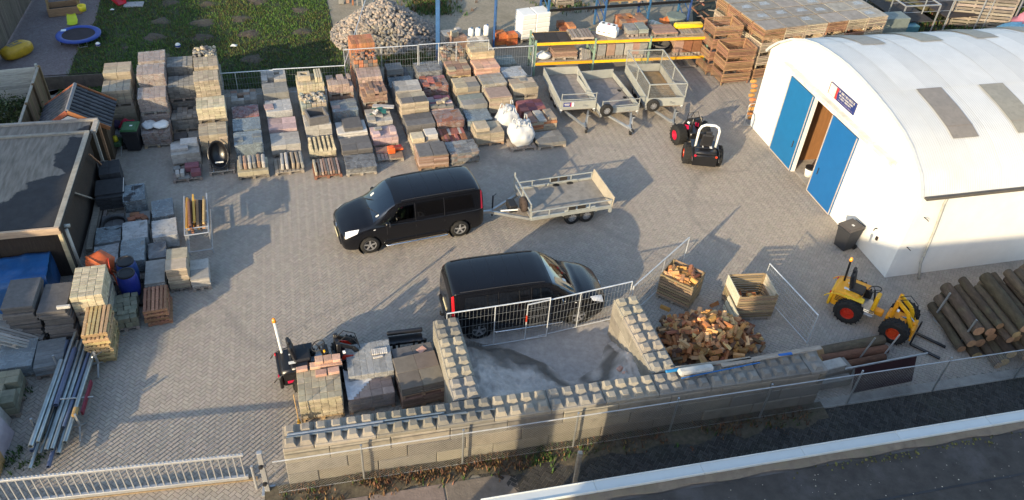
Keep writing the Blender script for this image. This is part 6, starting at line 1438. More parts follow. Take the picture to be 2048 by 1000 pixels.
for i in range(420):
    x, y = random.gauss(0, .72), random.gauss(0, .46); k = max(0, 1-(x/1.8)**2-(y/1.25)**2)
    if k <= 0: continue
    m4 = Matrix.Translation((x, y, .05+.62*k*U(.5, 1.0))) @ Matrix.Rotation(U(0, 6.28), 4, 'Z') @ Matrix.Rotation(U(-.7, .7), 4, 'X') @ Matrix.Rotation(U(-.6, .6), 4, 'Y'); mb.box((0, 0, 0), (U(.25, .38), U(.08, .15), U(.07, .12)), bev=.012, M4=m4, mi=random.randrange(4))
tag(mb.build("firewood_pieces", FWM[:4], None, (hc[0], hc[1]+.12, 0), rz=HA), kind="stuff", label="more split firewood deeper in the heap")
for (q, a) in (((6.78, 19.44), .6), ((5.12, 19.07), -.5), ((5.07, 18.33), .2), ((4.98, 18.54), 1.1)): tag(link("firewood_log", random.choice(_fw), None, (*q, .05), rot=(0, 0, a)), "split firewood log strayed onto the paving near the filled crate", "firewood", "strayed firewood")
for (q, s) in (((3.34, 15.65), .09), ((3.47, 15.51), .07), ((3.88, 15.67), .06)):
    mb = MB(); mb.box((0, 0, 0), (s*2.2, s*1.5, s), bev=s*.3); tag(mb.build("stone_lump", SAL, None, (*q, .72), rz=U(0, 3)), "pinkish rubble lump at the wall end of the sand bay", "stone", "rubble in the sand bay")

# logs
BARK = M("log_bark", (.095, .073, .05), .95, .4, 4, .9, .22, grain=(1, 3, 3), dirt=.5, dirtcol=(.13, .13, .07), dscale=2.5, bscale=14); ENDG = M("log_end", (.40, .26, .13), .85, .3, 9, .3, .15)
BARKR = M("red_brown_bark", (.14, .06, .04), .95, .4, 4, .9, .2, grain=(1, 3, 3), dirt=.4, dirtcol=(.08, .06, .05), dscale=2.5, bscale=14)
def log(a, b, r, label, group, z, mat=BARK, seed=0, zb=None):
    rn = random.Random(seed); L = dist(a, b); t = thing("tree_log", label, "log", (a[0], a[1], z), heading(a, b), group)
    n, m = 12, 9; mb = MB(); sl = ((zb if zb is not None else z)-z)/L
    for i in range(m+1):
        x = L*i/m; rr_ = r*(1.06-.12*i/m)*(1+.05*noise.noise((x*1.3, seed*3.1, 0))); ox, oz = .03*noise.noise((x*.7, seed, 1)), .03*noise.noise((x*.7, seed, 5))
        for k in range(n): q = 6.283*k/n; k_ = 1+.09*noise.noise((x*2, math.cos(q)*2+seed, math.sin(q)*2)); mb.v.append((x, ox+rr_*k_*math.cos(q), oz+sl*x+rr_*k_*math.sin(q)))
    for i in range(m):
        for k in range(n): mb.f.append((i*n+k, i*n+(k+1) % n, (i+1)*n+(k+1) % n, (i+1)*n+k)); mb.m.append(0)
    mb.f = [f[::-1] for f in mb.f]
    mb.build("bark", mat, t, smooth=True)
    for e in (0, m): mb2 = MB(); mb2.add([mb.v[e*n+k] for k in range(n)], [tuple(range(n)) if e else tuple(range(n))[::-1]]); mb2.build("cut_end", ENDG, t)
    return t
LGG = "big logs in the log stack"
lg0, lg1 = (15.18, 20.57), (15.49, 18.33); lh = heading(lg0, lg1); LX = Vector((math.cos(lh), math.sin(lh), 0)); LY = Vector((-LX.y, LX.x, 0)); lo_ = Vector((*(14.16, 19.98), 0)); rn_ = random.Random(4)
LL = {(0, 0): "mossy log on the ground at the outer left side of the log stack", (0, 1): "second log from the left on the ground in the log stack", (1, 0): "thick log lying leftmost in the second layer of the log stack", (2, 0): "leftmost log of the third layer in the log stack", (3, 0): "leftmost log of the top layer in the log stack"}
for lay, (st0, cnt) in enumerate(((0, 17), (.4, 16), (1.0, 15), (2.2, 13), (3.8, 10), (5.5, 8))):
    for i in range(cnt):
        r_ = rn_.uniform(.13, .195); L_ = rn_.uniform(2.0, 2.5); off = rn_.uniform(-.3, .25)-.05*lay; sp = .355*(i+st0); q = lo_+LY*(sp+rn_.uniform(-.03, .03))+LX*off; q2 = q+LX*L_+LY*rn_.uniform(-.1, .1); z = .17+.29*lay+rn_.uniform(-.02, .04)
        log((q.x, q.y), (q2.x, q2.y), r_, LL.get((lay, i), "long bark covered log in the stack beside the white hall, layer %s" % ("on the ground", "second from the ground", "third from the ground", "fourth from the ground", "fifth from the ground", "on top")[lay]), LGG, z, BARK, lay*20+i, zb=z+rn_.uniform(-.06, .04))
log((9.75, 17.46), (11.91, 18.22), .17, "dark log lying behind the right end of the block wall, the rear one", None, .17, BARK, 31); log((9.65, 17.14), (11.91, 17.85), .15, "red brown log lying behind the right end of the block wall, the front one", None, .15, BARKR, 32); log((9.81, 16.85), (11.77, 17.52), .12, "thin dark log nearest to the chain link fence behind the wall end", None, .12, BARKR, 33)
rk = thing("log_rack", "pale steel log rack with two leaning uprights", "rack", (14.43, 18.36), heading((14.43, 18.36), (14.06, 19.55)))
rl = dist((14.43, 18.36), (14.06, 19.55)); mb = MB(); mb.bar((0, 0, .04), (rl, 0, .04), .06); mb.build("base_bar", GALV, rk)
for x in (0, rl): mb = MB(); mb.bar((x, 0, .04), (x, -.12, 1.15), .05); mb.build("upright", GALV, rk)
for k, (q, h) in enumerate((((10.92, 17.36), .95), ((11.70, 17.53), 1.0))): mb = MB(); mb.cyl((0, 0, 0), (.25, .1, h), .025, 6); tag(mb.build("leaning_rod", GALV, None, q), ["thin rod leaning behind the two dark logs", "thin rod leaning at the yellow loader's front wheel"][k], "rod")
# dark red board and concrete pieces beside the wall end
q0_, q1_ = (10.31, 15.91), (12.31, 16.57); mb = MB(); L = dist(q0_, q1_); mb.box((L/2, 0, .55), (L, .05, .9), bev=.01); o = tag(mb.build("dark_red_board", M("dark_red_panel", (.035, .012, .014), .6, .2, 3, .1, 0), None, (*q0_, .0)), "dark red board leaning inside the chain link fence", "board"); o.rotation_euler = (-.30, 0, heading(q0_, q1_))
mb = MB(); mb.tube([(0, 0, 0), (L*1.35, 0, 0)], .03, 6); tag(mb.build("top_tube", GALV, None, (*(9.81, 15.98), 1.05), rz=heading(q0_, q1_)), "galvanised tube lying over the dark red board", "tube")
for i, (a, b, w, h, z, l) in enumerate((((9.48, 16.25), (10.49, 16.65), .5, .4, 0, "low grey concrete block right of the wall end"), ((9.36, 16.01), (10.40, 16.34), .25, .3, 0, "narrow grey concrete kerb right of the wall end"), ((9.50, 16.26), (10.17, 16.52), .35, .25, .41, "small pale block on the low concrete block"))):
    L = dist(a, b); mb = MB(); mb.box((L/2, w/2, h/2), (L, w, h), bev=.02); tag(mb.build("concrete_piece", BLKM[1] if i < 2 else LGREY, None, (*a, z), rz=heading(a, b)), l, "block")
# in the hall doorway
hx, hy = math.cos(HX), math.sin(HX)
def hw(x, y, z=0): return (HO[0]+x*hx-y*hy, HO[1]+x*hy+y*hx, z)
bk = thing("bucket", "white bucket with dark rim just inside the blue doors", "bucket", hw(.55, 6.28, .01)); mb = MB(); mb.lathe([(0, 0), (.15, 0), (.19, .36), (.17, .36), (.14, .05), (0, .05)], 18); mb.build("pail", WHITE, bk, smooth=True); mb = MB(); mb.lathe([(.185, .34), (.2, .35), (.2, .42), (.15, .42), (0, .40)], 18); mb.build("dark_lid", BLACKM, bk)
mb = MB(); mb.box((0, 0, .75), (.04, .26, 1.5), bev=.005); o = tag(mb.build("leaning_plank", TIMB, None, hw(1.0, 5.95, .01)), "brown plank leaning inside the doorway of the hall", "plank"); o.rotation_euler = (0, .18, HX)
mb = MB(); mb.box((0, 0, .35), (.4, .35, .7), bev=.02); mb.box((-.21, 0, .4), (.02, .18, .35)); o = tag(mb.build("black_box", BLACKM, None, hw(1.25, 5.55, .01), rz=HX), "black case with a pale face inside the doorway of the hall", "case")
mb = MB(); mb.box((0, 0, .4), (.01, .14, .26)); tag(mb.build("pale_notice", PALEB, None, hw(1.03, 5.55, .01), rz=HX), "pale notice on the black case inside the doorway", "notice")
for k in range(9): a = U(0, 6); q = hw(.02+U(-.06, .06), 10.60+k*.05, .25+.2*k); mb = MB(); mb.lathe([(.0, -.12), (.07, -.12), (.09, 0), (.07, .12), (0, .12)], 10, axis='x'); tag(mb.build("round_log_end", FWM[1], None, q, rz=HX), "round red brown log end stacked along the far side of the hall", "log", "log ends beside the hall")

# ================================================================ vans
def catmull(P, n):
    out = []
    for i in range(len(P)-1):
        p0, p1, p2, p3 = P[max(i-1, 0)], P[i], P[i+1], P[min(i+2, len(P)-1)]
        for k in range(n):
            t = k/n; out.append(tuple(.5*((2*b)+(c-a)*t+(2*a-5*b+4*c-d)*t*t+(3*b-a-3*c+d)*t**3) for a, b, c, d in zip(p0, p1, p2, p3)))
    out.append(tuple(P[-1])); return out
# stations from the nose (x = 0) to the tail; each gives (y, z) of seven ring points: sill, low side, shoulder, belt, cant rail, roof edge, roof middle
VST = [
    (0.00, [(.60, .36), (.70, .48), (.72, .62), (.66, .72), (.55, .80), (.35, .83), (0, .85)]),
    (0.10, [(.78, .26), (.85, .45), (.84, .66), (.76, .80), (.62, .87), (.40, .90), (0, .92)]),
    (0.38, [(.88, .24), (.93, .50), (.92, .76), (.84, .93), (.70, 1.00), (.44, 1.035), (0, 1.05)]),
    (0.72, [(.90, .24), (.945, .55), (.94, .88), (.88, 1.02), (.76, 1.09), (.48, 1.13), (0, 1.15)]),
    (1.02, [(.90, .24), (.95, .58), (.95, .95), (.905, 1.08), (.82, 1.15), (.54, 1.20), (0, 1.235)]),
    (1.40, [(.90, .24), (.95, .60), (.95, .98), (.91, 1.10), (.81, 1.35), (.62, 1.47), (0, 1.52)]),
    (1.82, [(.90, .24), (.95, .60), (.952, 1.0), (.92, 1.12), (.79, 1.62), (.66, 1.74), (0, 1.79)]),
    (2.05, [(.90, .24), (.95, .60), (.952, 1.0), (.92, 1.12), (.785, 1.70), (.68, 1.82), (0, 1.86)]),
    (2.40, [(.90, .24), (.95, .60), (.952, 1.0), (.92, 1.12), (.785, 1.73), (.69, 1.85), (0, 1.895)]),
    (3.20, [(.90, .24), (.95, .60), (.952, 1.0), (.92, 1.12), (.785, 1.73), (.70, 1.86), (0, 1.91)]),
    (4.20, [(.90, .24), (.95, .60), (.952, 1.0), (.92, 1.12), (.785, 1.72), (.70, 1.85), (0, 1.90)]),
    (4.72, [(.89, .26), (.94, .60), (.94, 1.0), (.905, 1.12), (.77, 1.70), (.68, 1.82), (0, 1.87)]),
    (4.90, [(.86, .30), (.90, .60), (.90, 1.0), (.87, 1.12), (.73, 1.64), (.62, 1.75), (0, 1.80)]),
    (5.00, [(.80, .34), (.84, .60), (.83, 1.0), (.80, 1.10), (.68, 1.50), (.55, 1.58), (0, 1.62)]),
]
_flat = [tuple([x]+[c for p in r for c in p]) for x, r in VST]
_fine = catmull(_flat, 12)
def vsurf(i, v, side):
    """point on the body: i = fine station index (float), v = 0..6 ring coordinate"""
    i = max(0, min(len(_fine)-1.001, i)); a = int(i); t = i-a; row = [p+(q-p)*t for p, q in zip(_fine[a], _fine[a+1])]
    ring = [(row[1+2*k], row[2+2*k]) for k in range(7)]; b = int(min(v, 5.999)); u = v-b
    p0, p1, p2, p3 = ring[max(b-1, 0)], ring[b], ring[b+1], (ring[b+2] if b+2 < 7 else (-ring[5][0], ring[5][1]))
    y, z = [.5*((2*q1)+(q2-q0)*u+(2*q0-5*q1+4*q2-q3)*u*u+(3*q1-q0-3*q2+q3)*u**3) for q0, q1, q2, q3 in zip(p0, p1, p2, p3)]
    return Vector((row[0], side*y, z))
def sidx(x):
    for i in range(len(_fine)-1):
        if _fine[i][0] <= x <= _fine[i+1][0]: return i+(x-_fine[i][0])/(_fine[i+1][0]-_fine[i][0]+1e-9)
    return 0 if x < 0 else len(_fine)-1.001
def patch(name, corners, side, mat, par, off=.007, n=8):
    """panel lying on the body skin between four (x, v) corners; side 0 spans the middle from left to right"""
    mb = MB(); (a, b, c, d) = corners
    for q in range(n+1):
        for p in range(n+1):
            s, t = p/n, q/n; x = (a[0]*(1-s)+b[0]*s)*(1-t)+(d[0]*(1-s)+c[0]*s)*t; v = (a[1]*(1-s)+b[1]*s)*(1-t)+(d[1]*(1-s)+c[1]*s)*t
            sd = side if side else 1
            P0 = vsurf(sidx(x), v, sd); e = .02; Px = vsurf(sidx(x)+.3, v, sd)-vsurf(sidx(x)-.3, v, sd); Pv = vsurf(sidx(x), min(v+e, 5.99), sd)-vsurf(sidx(x), max(v-e, 0), sd); N = Px.cross(Pv)
            if N.length > 0: N.normalize()
            if N.dot(Vector((0, P0.y, P0.z-.8))) < 0: N = -N
            mb.v.append(tuple(P0+N*off))
    K = n+1
    for q in range(n):
        for p in range(n): k = q*K+p; mb.f.append((k, k+1, k+K+1, k+K)); mb.m.append(0)
    if not side:
        o = len(mb.v); mb.v += [(x, -y, z) for x, y, z in mb.v]; mb.f += [tuple(i+o for i in f[::-1]) for f in mb.f]; mb.m += mb.m
    return mb.build(name, mat, par, smooth=True)
FWX, RWX, WR = .92, 4.12, .335
def van_body_mesh():
    mb = MB(); nv = 36; rows_ = []
    n = len(_fine)
    for i in range(n):
        r = []
        for k in range(-nv, nv+1):
            v = 6-6*abs(k)/nv; p = vsurf(min(i, n-1.001), min(v, 5.9999), -1 if k < 0 else 1)
            if k == 0: p.y = 0
            r.append(len(mb.v)); mb.v.append(tuple(p))
        rows_.append(r)
    for i in range(n-1):
        for k in range(2*nv):
            q = [rows_[i][k], rows_[i][k+1], rows_[i+1][k+1], rows_[i+1][k]]; c = [sum(mb.v[j][a] for j in q)/4 for a in range(3)]
            if abs(c[1]) > .6 and any((c[0]-wx_)**2+(c[2]-.34)**2 < .41**2 for wx_ in (FWX, RWX)): continue
            vv = 6-6*abs(k-nv+.5)/nv
            if abs(c[1]) > .5 and 3.15 < vv < 3.84 and 1.60+max(0, vv-3.15)*.6 < c[0] < 2.46: continue
            if vv > 4.15 and 1.17 < c[0] < 1.86: continue
            mb.f.append(tuple(q)); mb.m.append(0)
    mb.f.append(tuple(rows_[0][::-1])); mb.f.append(tuple(rows_[-1])); mb.m += [0, 0]
    return mb
ALLOY = SHINY
def spoke_wheel(name, r, w, par, loc, side, rim=ALLOY, spokes=5, tyre=RUBBER, rimr=.66, dish=.0):
    """wheel lying in the xz plane, outer face towards side*y"""
    t = MB(); t.lathe([(r*rimr, -w/2), (r*.93, -w/2), (r, -w*.32), (r, w*.32), (r*.93, w/2), (r*rimr, w/2)], 28, axis='y'); wt = t.build("tyre", tyre, par, loc, smooth=True)
    m = MB(); yo = side*w*.42
    m.lathe([(r*rimr, yo), (r*rimr*.9, yo), (r*rimr*.86, yo-side*.03)], 24, axis='y'); m.lathe([(0.001, yo-side*.02), (r*.14, yo-side*.005), (r*.16, yo-side*.05)], 14, axis='y')
    for k in range(spokes):
        a = 6.283*k/spokes+.3; ca, sa = math.cos(a), math.sin(a)
        m.bar((ca*r*.1, yo-side*.02, sa*r*.1), (ca*r*rimr*.9, yo-side*.012, sa*r*rimr*.9), r*.17, .025, up=(0, 1, 0))
    m.build("rim", rim, wt)
    d = MB(); d.lathe([(0.001, yo-side*.06), (r*rimr*.97, yo-side*.06)], 20, axis='y'); d.build("brake_disc", BLACKM, wt)
    return wt
def make_van(label, loc, rz, driver_side):
    t = thing("van", label, "van", loc, rz, None)
    body = van_body_mesh().build("body", CARB, t, smooth=True); smoothing(body.data, 40)
    g = .010
    patch("windscreen", [(1.10, 4.05), (1.86, 4.2), (1.90, 5.999), (1.13, 5.999)], 0, CGLASS, t, g, 10)
    for s in (-1, 1):
        patch("side_window", [(1.55, 3.12), (2.48, 3.12), (2.48, 3.86), (2.02, 3.86)], s, CGLASS, t, g)
        patch("quarter_window", [(1.30, 3.12), (1.50, 3.12), (1.72, 3.55), (1.58, 3.45)], s, CSIDE, t, g)
        patch("side_window", [(2.58, 3.12), (3.52, 3.12), (3.52, 3.88), (2.58, 3.88)], s, CTINTO, t, g); patch("side_window", [(3.58, 3.12), (4.62, 3.12), (4.55, 3.86), (3.58, 3.88)], s, CTINTO, t, g)
        for (x, v0, v1) in ((1.52, .6, 3.0), (2.53, .5, 3.95), (3.55, .5, 3.95)): patch("door_gap", [(x-.006, v0), (x+.006, v0), (x+.006, v1), (x-.006, v1)], s, BLACKM, t, .004, 3)
        patch("slide_rail", [(3.62, 2.35), (4.85, 2.35), (4.85, 2.48), (3.62, 2.48)], s, BLACKM, t, .006, 4)
        for x in (2.30, 2.72): h_ = MB(); p = vsurf(sidx(x), 2.4, s); h_.box((x, p.y+s*.015, p.z), (.17, .03, .035), bev=.01); h_.build("door_handle", CARB, t)
        m_ = MB(); m_.box((1.50, s*1.06, 1.20), (.15, .19, .21), bev=.06); m_.box((1.50, s*.96, 1.13), (.07, .12, .06), bev=.02); mir = m_.build("mirror", CARB, t); smoothing(mir.data, 60)
        m_ = MB(); m_.box((1.58, s*1.06, 1.20), (.012, .15, .16)); m_.build("mirror_glass", CHROME, mir)
        hl = patch("headlight", [(.12, 2.35), (.52, 2.55), (.60, 3.35), (.16, 3.75)], s, LAMPW, t, .012)
        patch("indicator", [(1.06, 2.05), (1.13, 2.05), (1.13, 2.18), (1.06, 2.18)], s, LAMPW, t, .012, 2)
        patch("tail_light", [(4.87, 2.55), (4.955, 2.5), (4.94, 4.4), (4.88, 4.3)], s, LAMPR, t, .014)
        st_ = MB(); st_.tube([(1.42, s*.90, .27), (1.5, s*1.02, .27), (3.62, s*1.02, .27), (3.7, s*.90, .27)], .03, 8); st_.build("side_step", CHROME, t, smooth=True)
        for wx_ in (FWX, RWX):
            spoke_wheel("wheel", WR, .23, t, (wx_, s*.835, WR), s)
            a_ = MB(); a_.tube([(wx_+.405*math.cos(q), s*(.905 if abs(wx_-FWX) < .1 else .90), .34+.405*math.sin(q)) for q in [math.pi*k/14 for k in range(15)]], .026, 6); a_.build("arch_lip", CARB, t, smooth=True)
            w_ = MB(); w_.lathe([(.001, s*.60), (.42, s*.60), (.42, s*.92)], 20, axis='y'); w_.build("wheel_housing", BLACKM, t, (wx_, 0, .34))
        rl_ = MB(); rl_.tube([tuple(vsurf(sidx(x), 4.85, s)+Vector((0, 0, .018))) for x in (2.1, 2.6, 3.2, 3.8, 4.3, 4.7)], .014, 6); rl_.build("roof_strip", BLACKM, t)
    for x in (2.62, 3.12, 3.62, 4.12): patch("roof_seam", [(x-.007, 5.05), (x+.007, 5.05), (x+.007, 5.999), (x-.007, 5.999)], 0, CARS, t, .004, 4)
    f = MB(); f.box((2.7, 0, .26), (4.3, 1.5, .1)); f.build("floor_pan", BLACKM, t)
    gr = MB()
    for z in (.66, .73, .80): gr.box((.03-.0+(z-.66)*.1, 0, z), (.06, .80, .03), bev=.01)
    gr.build("grille", CHROME, t)
    em = MB(); em.lathe([(.085, -.0), (.10, .0), (.10, .02), (.085, .02)], 22, axis='x')
    for k in range(3): a = math.pi/2+k*2.094; em.bar((.01, 0, 0), (.01, .088*math.cos(a), .088*math.sin(a)), .02, .02)
    em.build("emblem", CHROME, t, (-.035, 0, .735))
    bp = MB(); bp.box((.06, 0, .42), (.18, 1.30, .22), bev=.06); bpo = bp.build("bumper", CARB, t); smoothing(bpo.data, 50)
    pl_ = MB(); pl_.box((-.04, 0, .47), (.015, .50, .11)); pl_.build("number_plate", M("front_plate", (.66, .60, .40), .4, .05, 3, 0, 0), t)
    rb_ = MB(); rb_.box((4.97, 0, .42), (.16, 1.55, .26), bev=.05); rbo = rb_.build("rear_bumper", CARB, t); smoothing(rbo.data, 50)
    pl_ = MB(); pl_.box((5.0, 0, .78), (.03, .50, .11)); pl_.build("number_plate", bpy.data.materials.get("front_plate") or WHITE, t)
    th = MB(); th.bar((4.9, 0, .33), (5.12, 0, .33), .06); th.cyl((5.14, 0, .33), (5.14, 0, .44), .022, 8); th.lathe([(.001, .0), (.026, .01), (.03, .03), (.02, .055), (.001, .06)], 10, o=(5.14, 0, .43)); th.build("tow_bar", BLACKM, t)
    # things on the windscreen and the dash behind it
    d_ = MB(); d_.box((1.42, 0, .98), (.62, 1.5, .22), bev=.06); d_.build("dash", DASHM, t)
    bh = MB(); bh.box((2.60, 0, 1.05), (.04, 1.5, 1.3)); bh.build("cabin_partition", BLACKM, t)
    for y in (-.42, .42): st_ = MB(); st_.box((2.08, y, .72), (.5, .5, .16), bev=.05); st_.box((2.34, y, 1.08), (.14, .48, .66), bev=.05); st_.box((2.38, y, 1.50), (.1, .26, .18), bev=.04); st_.build("cabin_seat", SEATG, t)
    sw = MB(); m4 = Matrix.Translation((1.72, driver_side*-.42, 1.08)) @ Matrix.Rotation(.5, 4, 'Y'); sw.tube([m4 @ Vector((.17*math.cos(6.283*k/18), .17*math.sin(6.283*k/18), 0)) for k in range(18)], .014, 5, closed=True); sw.build("cabin_steering_wheel", BLACKM, t)
    for (x, v, s, w) in ((1.22, 4.6, -1, .1), (1.30, 5.3, 1, .12)): patch("windscreen_sticker", [(x, v), (x+w, v), (x+w, v+.18), (x, v+.18)], s, PAPER, t, .014, 2)
    for s, y0 in ((1, .45), (-1, -.05)):
        wp = MB(); p0, p1 = vsurf(sidx(1.09), 5.0 if s > 0 else 5.9, s)+Vector((-.02, 0, .03)), vsurf(sidx(1.30), 5.85 if s > 0 else 4.9, s*1.0)+Vector((-.01, 0, .035)); wp.tube([p0, p1], .010, 5); wp.build("wiper", BLACKM, t)
    return t
CSCREEN = M("windscreen_glass", (.030, .050, .055), .08, .25, 1.6, 0, 0, spec=1., coat=.5); CSIDE = M("front_door_glass", (.016, .022, .020), .06, .2, 3, 0, 0, spec=.9, coat=.5)
DASHM = M("grey_dash", (.10, .11, .12), .7, .2, 5, .1, 0); SEATG = M("dark_grey_seat", (.05, .052, .058), .85, .2, 6, .1, 0)
CTINTO = M("privacy_glass", (.004, .004, .005), .05, .1, 3, 0, 0, spec=.8, coat=.4); CARS = M("roof_seam_black", (.006, .006, .008), .4, .1, 3, 0, 0)
va, vb = (-4.80, 20.80), (-1.91, 22.06)            # the near side wheels of the first van touch the paving here
vh = heading(va, vb); ca, sa = math.cos(vh), math.sin(vh)
vc = mid(va, vb); k = .80                      # tyre centre plane to van axis
def van_at(m_, h, side):
    """van whose near wheel pair is centred on m_; nose points against h; side = -1 when the near side is at local -y"""
    c, s = math.cos(h), math.sin(h); lx, ly = (FWX+RWX)/2, side*.90; return (m_[0]-(lx*c-ly*s), m_[1]-(lx*s+ly*c))
make_van("black van parked nose left in the sun, hitched to the flat trailer", van_at(vc, vh, -1), vh, 1)
VAN1 = bpy.context.scene.objects['van']
wa, wb_ = (-0.86, 17.13), (2.27, 18.12); wh_ = heading(wb_, wa)
make_van("black van behind the mesh fence with its nose towards the slatted crates", van_at(mid(wa, wb_), wh_, 1), wh_, -1)
# the driver of the first van, seen through the open side window
SKIN = M("skin", (.45, .27, .19), .6, .1, 8, .05, 0); SHIRT = M("striped_shirt", (.22, .31, .16), .85, .3, 3, .1, 0, grain=(1, 1, 14)); HAIR = M("brown_hair", (.06, .04, .025), .7, .3, 20, .3, 0)
def skin_body(name, pts, edges, radii, mat, par=None):
    me = bpy.data.meshes.new(name); me.from_pydata(pts, edges, []); me.materials.append(mat); o = bpy.data.objects.new(name, me); C.objects.link(o)
    if par: o.parent = par
    sk = o.modifiers.new("skin", 'SKIN'); sk.use_smooth_shade = True
    for i, v in enumerate(o.data.skin_vertices[0].data): v.radius = (radii[i], radii[i]) if not isinstance(radii[i], tuple) else radii[i]; v.use_root = i == 0
    s = o.modifiers.new("sub", 'SUBSURF'); s.levels = 2; s.render_levels = 2; return o

pw = thing("person", "person in a green striped shirt sitting at the wheel of the sunlit van", "person", VAN1.location, vh)
PO = Vector((2.10, -.42, 0))
def pp(*a): return tuple(PO+Vector(a))
bpts = [pp(.08, 0, .86), pp(.10, 0, 1.02), pp(.12, 0, 1.20), pp(.10, 0, 1.33), pp(.08, 0, 1.43), pp(.05, 0, 1.53), pp(.06, 0, 1.62),
        pp(.11, -.19, 1.28), pp(.0, -.27, 1.06), pp(-.24, -.20, 1.10), pp(-.33, -.16, 1.13), pp(.11, .19, 1.28), pp(.0, .26, 1.06), pp(-.24, .16, 1.10), pp(-.33, .12, 1.13),
        pp(-.02, -.11, .84), pp(-.36, -.15, .86), pp(-.42, -.15, .50), pp(-.02, .11, .84), pp(-.36, .15, .86), pp(-.42, .15, .50)]
bed = [(0, 1), (1, 2), (2, 3), (3, 4), (4, 5), (5, 6), (3, 7), (7, 8), (8, 9), (9, 10), (3, 11), (11, 12), (12, 13), (13, 14), (0, 15), (15, 16), (16, 17), (0, 18), (18, 19), (19, 20)]
brd = [.14, .13, .14, .10, .06, .095, .085, .065, .05, .038, .045, .065, .05, .038, .045, .09, .075, .055, .09, .075, .055]
skin_body("body", bpts, bed, brd, SKIN, pw)
keep_ = [0, 1, 2, 3, 7, 8, 11, 12]; mp2 = {k: i for i, k in enumerate(keep_)}
skin_body("shirt", [bpts[k] for k in keep_], [(mp2[a], mp2[b]) for a, b in bed if a in mp2 and b in mp2], [brd[k]*1.16 for k in keep_], SHIRT, pw)
hm = MB(); hm.lathe([(.001, .115), (.06, .10), (.098, .05), (.104, 0), (.098, -.03)], 14); o = hm.build("hair", HAIR, pw, pp(.075, 0, 1.585), smooth=True); o.rotation_euler = (0, .35, 0)
nm_ = MB(); nm_.box((-.045, 0, 1.545), (.03, .025, .04), bev=.008); nm_.v = [tuple(PO+Vector(v)) for v in nm_.v]; nm_.build("nose", SKIN, pw)
em_ = MB()
for y in (-.035, .035): em_.box((-.035, y, 1.57), (.015, .022, .012), bev=.003)
em_.v = [tuple(PO+Vector(v)) for v in em_.v]; em_.build("eyes", HAIR, pw)

# ================================================================ trailers
def trailer_wheel(par, loc, side, r=.27, w=.16, rim=SHINY):
    return spoke_wheel("wheel", r, w, par, loc, side, rim=rim, spokes=8, rimr=.55)
PLYG = M("grey_trailer_floor", (.25, .225, .20), .75, .25, 5, .2, 0, dirt=.4, dirtcol=(.14, .12, .10), dscale=2)
def drawbar(t, x0, x1, w, z=.42, mat=GALV):
    mb = MB(); mb.bar((x0, w, z), (x1, .03, z), .08, .09); mb.bar((x0, -w, z), (x1, -.03, z), .08, .09); mb.bar((x1-.15, 0, z+.02), (x1+.32, 0, z+.04), .09); mb.build("drawbar", mat, t)
    mb = MB(); mb.box((x1+.34, 0, z+.07), (.2, .09, .09), bev=.02); mb.bar((x1+.2, 0, z+.1), (x1+.05, .02, z+.22), .03); mb.build("coupling", BLACKM, t)
    mb = MB(); mb.cyl((x1-.1, .13, .1), (x1-.1, .13, z+.42), .03, 8); mb.bar((x1-.1, .13, z+.42), (x1-.02, .2, z+.46), .02); jw = mb.build("jockey_post", mat, t)
    mb = MB(); mb.lathe([(.02, -.03), (.10, -.03), (.10, .03), (.02, .03)], 14, axis='y'); mb.build("jockey_wheel", RUBBER, jw, (x1-.1, .13, .1))
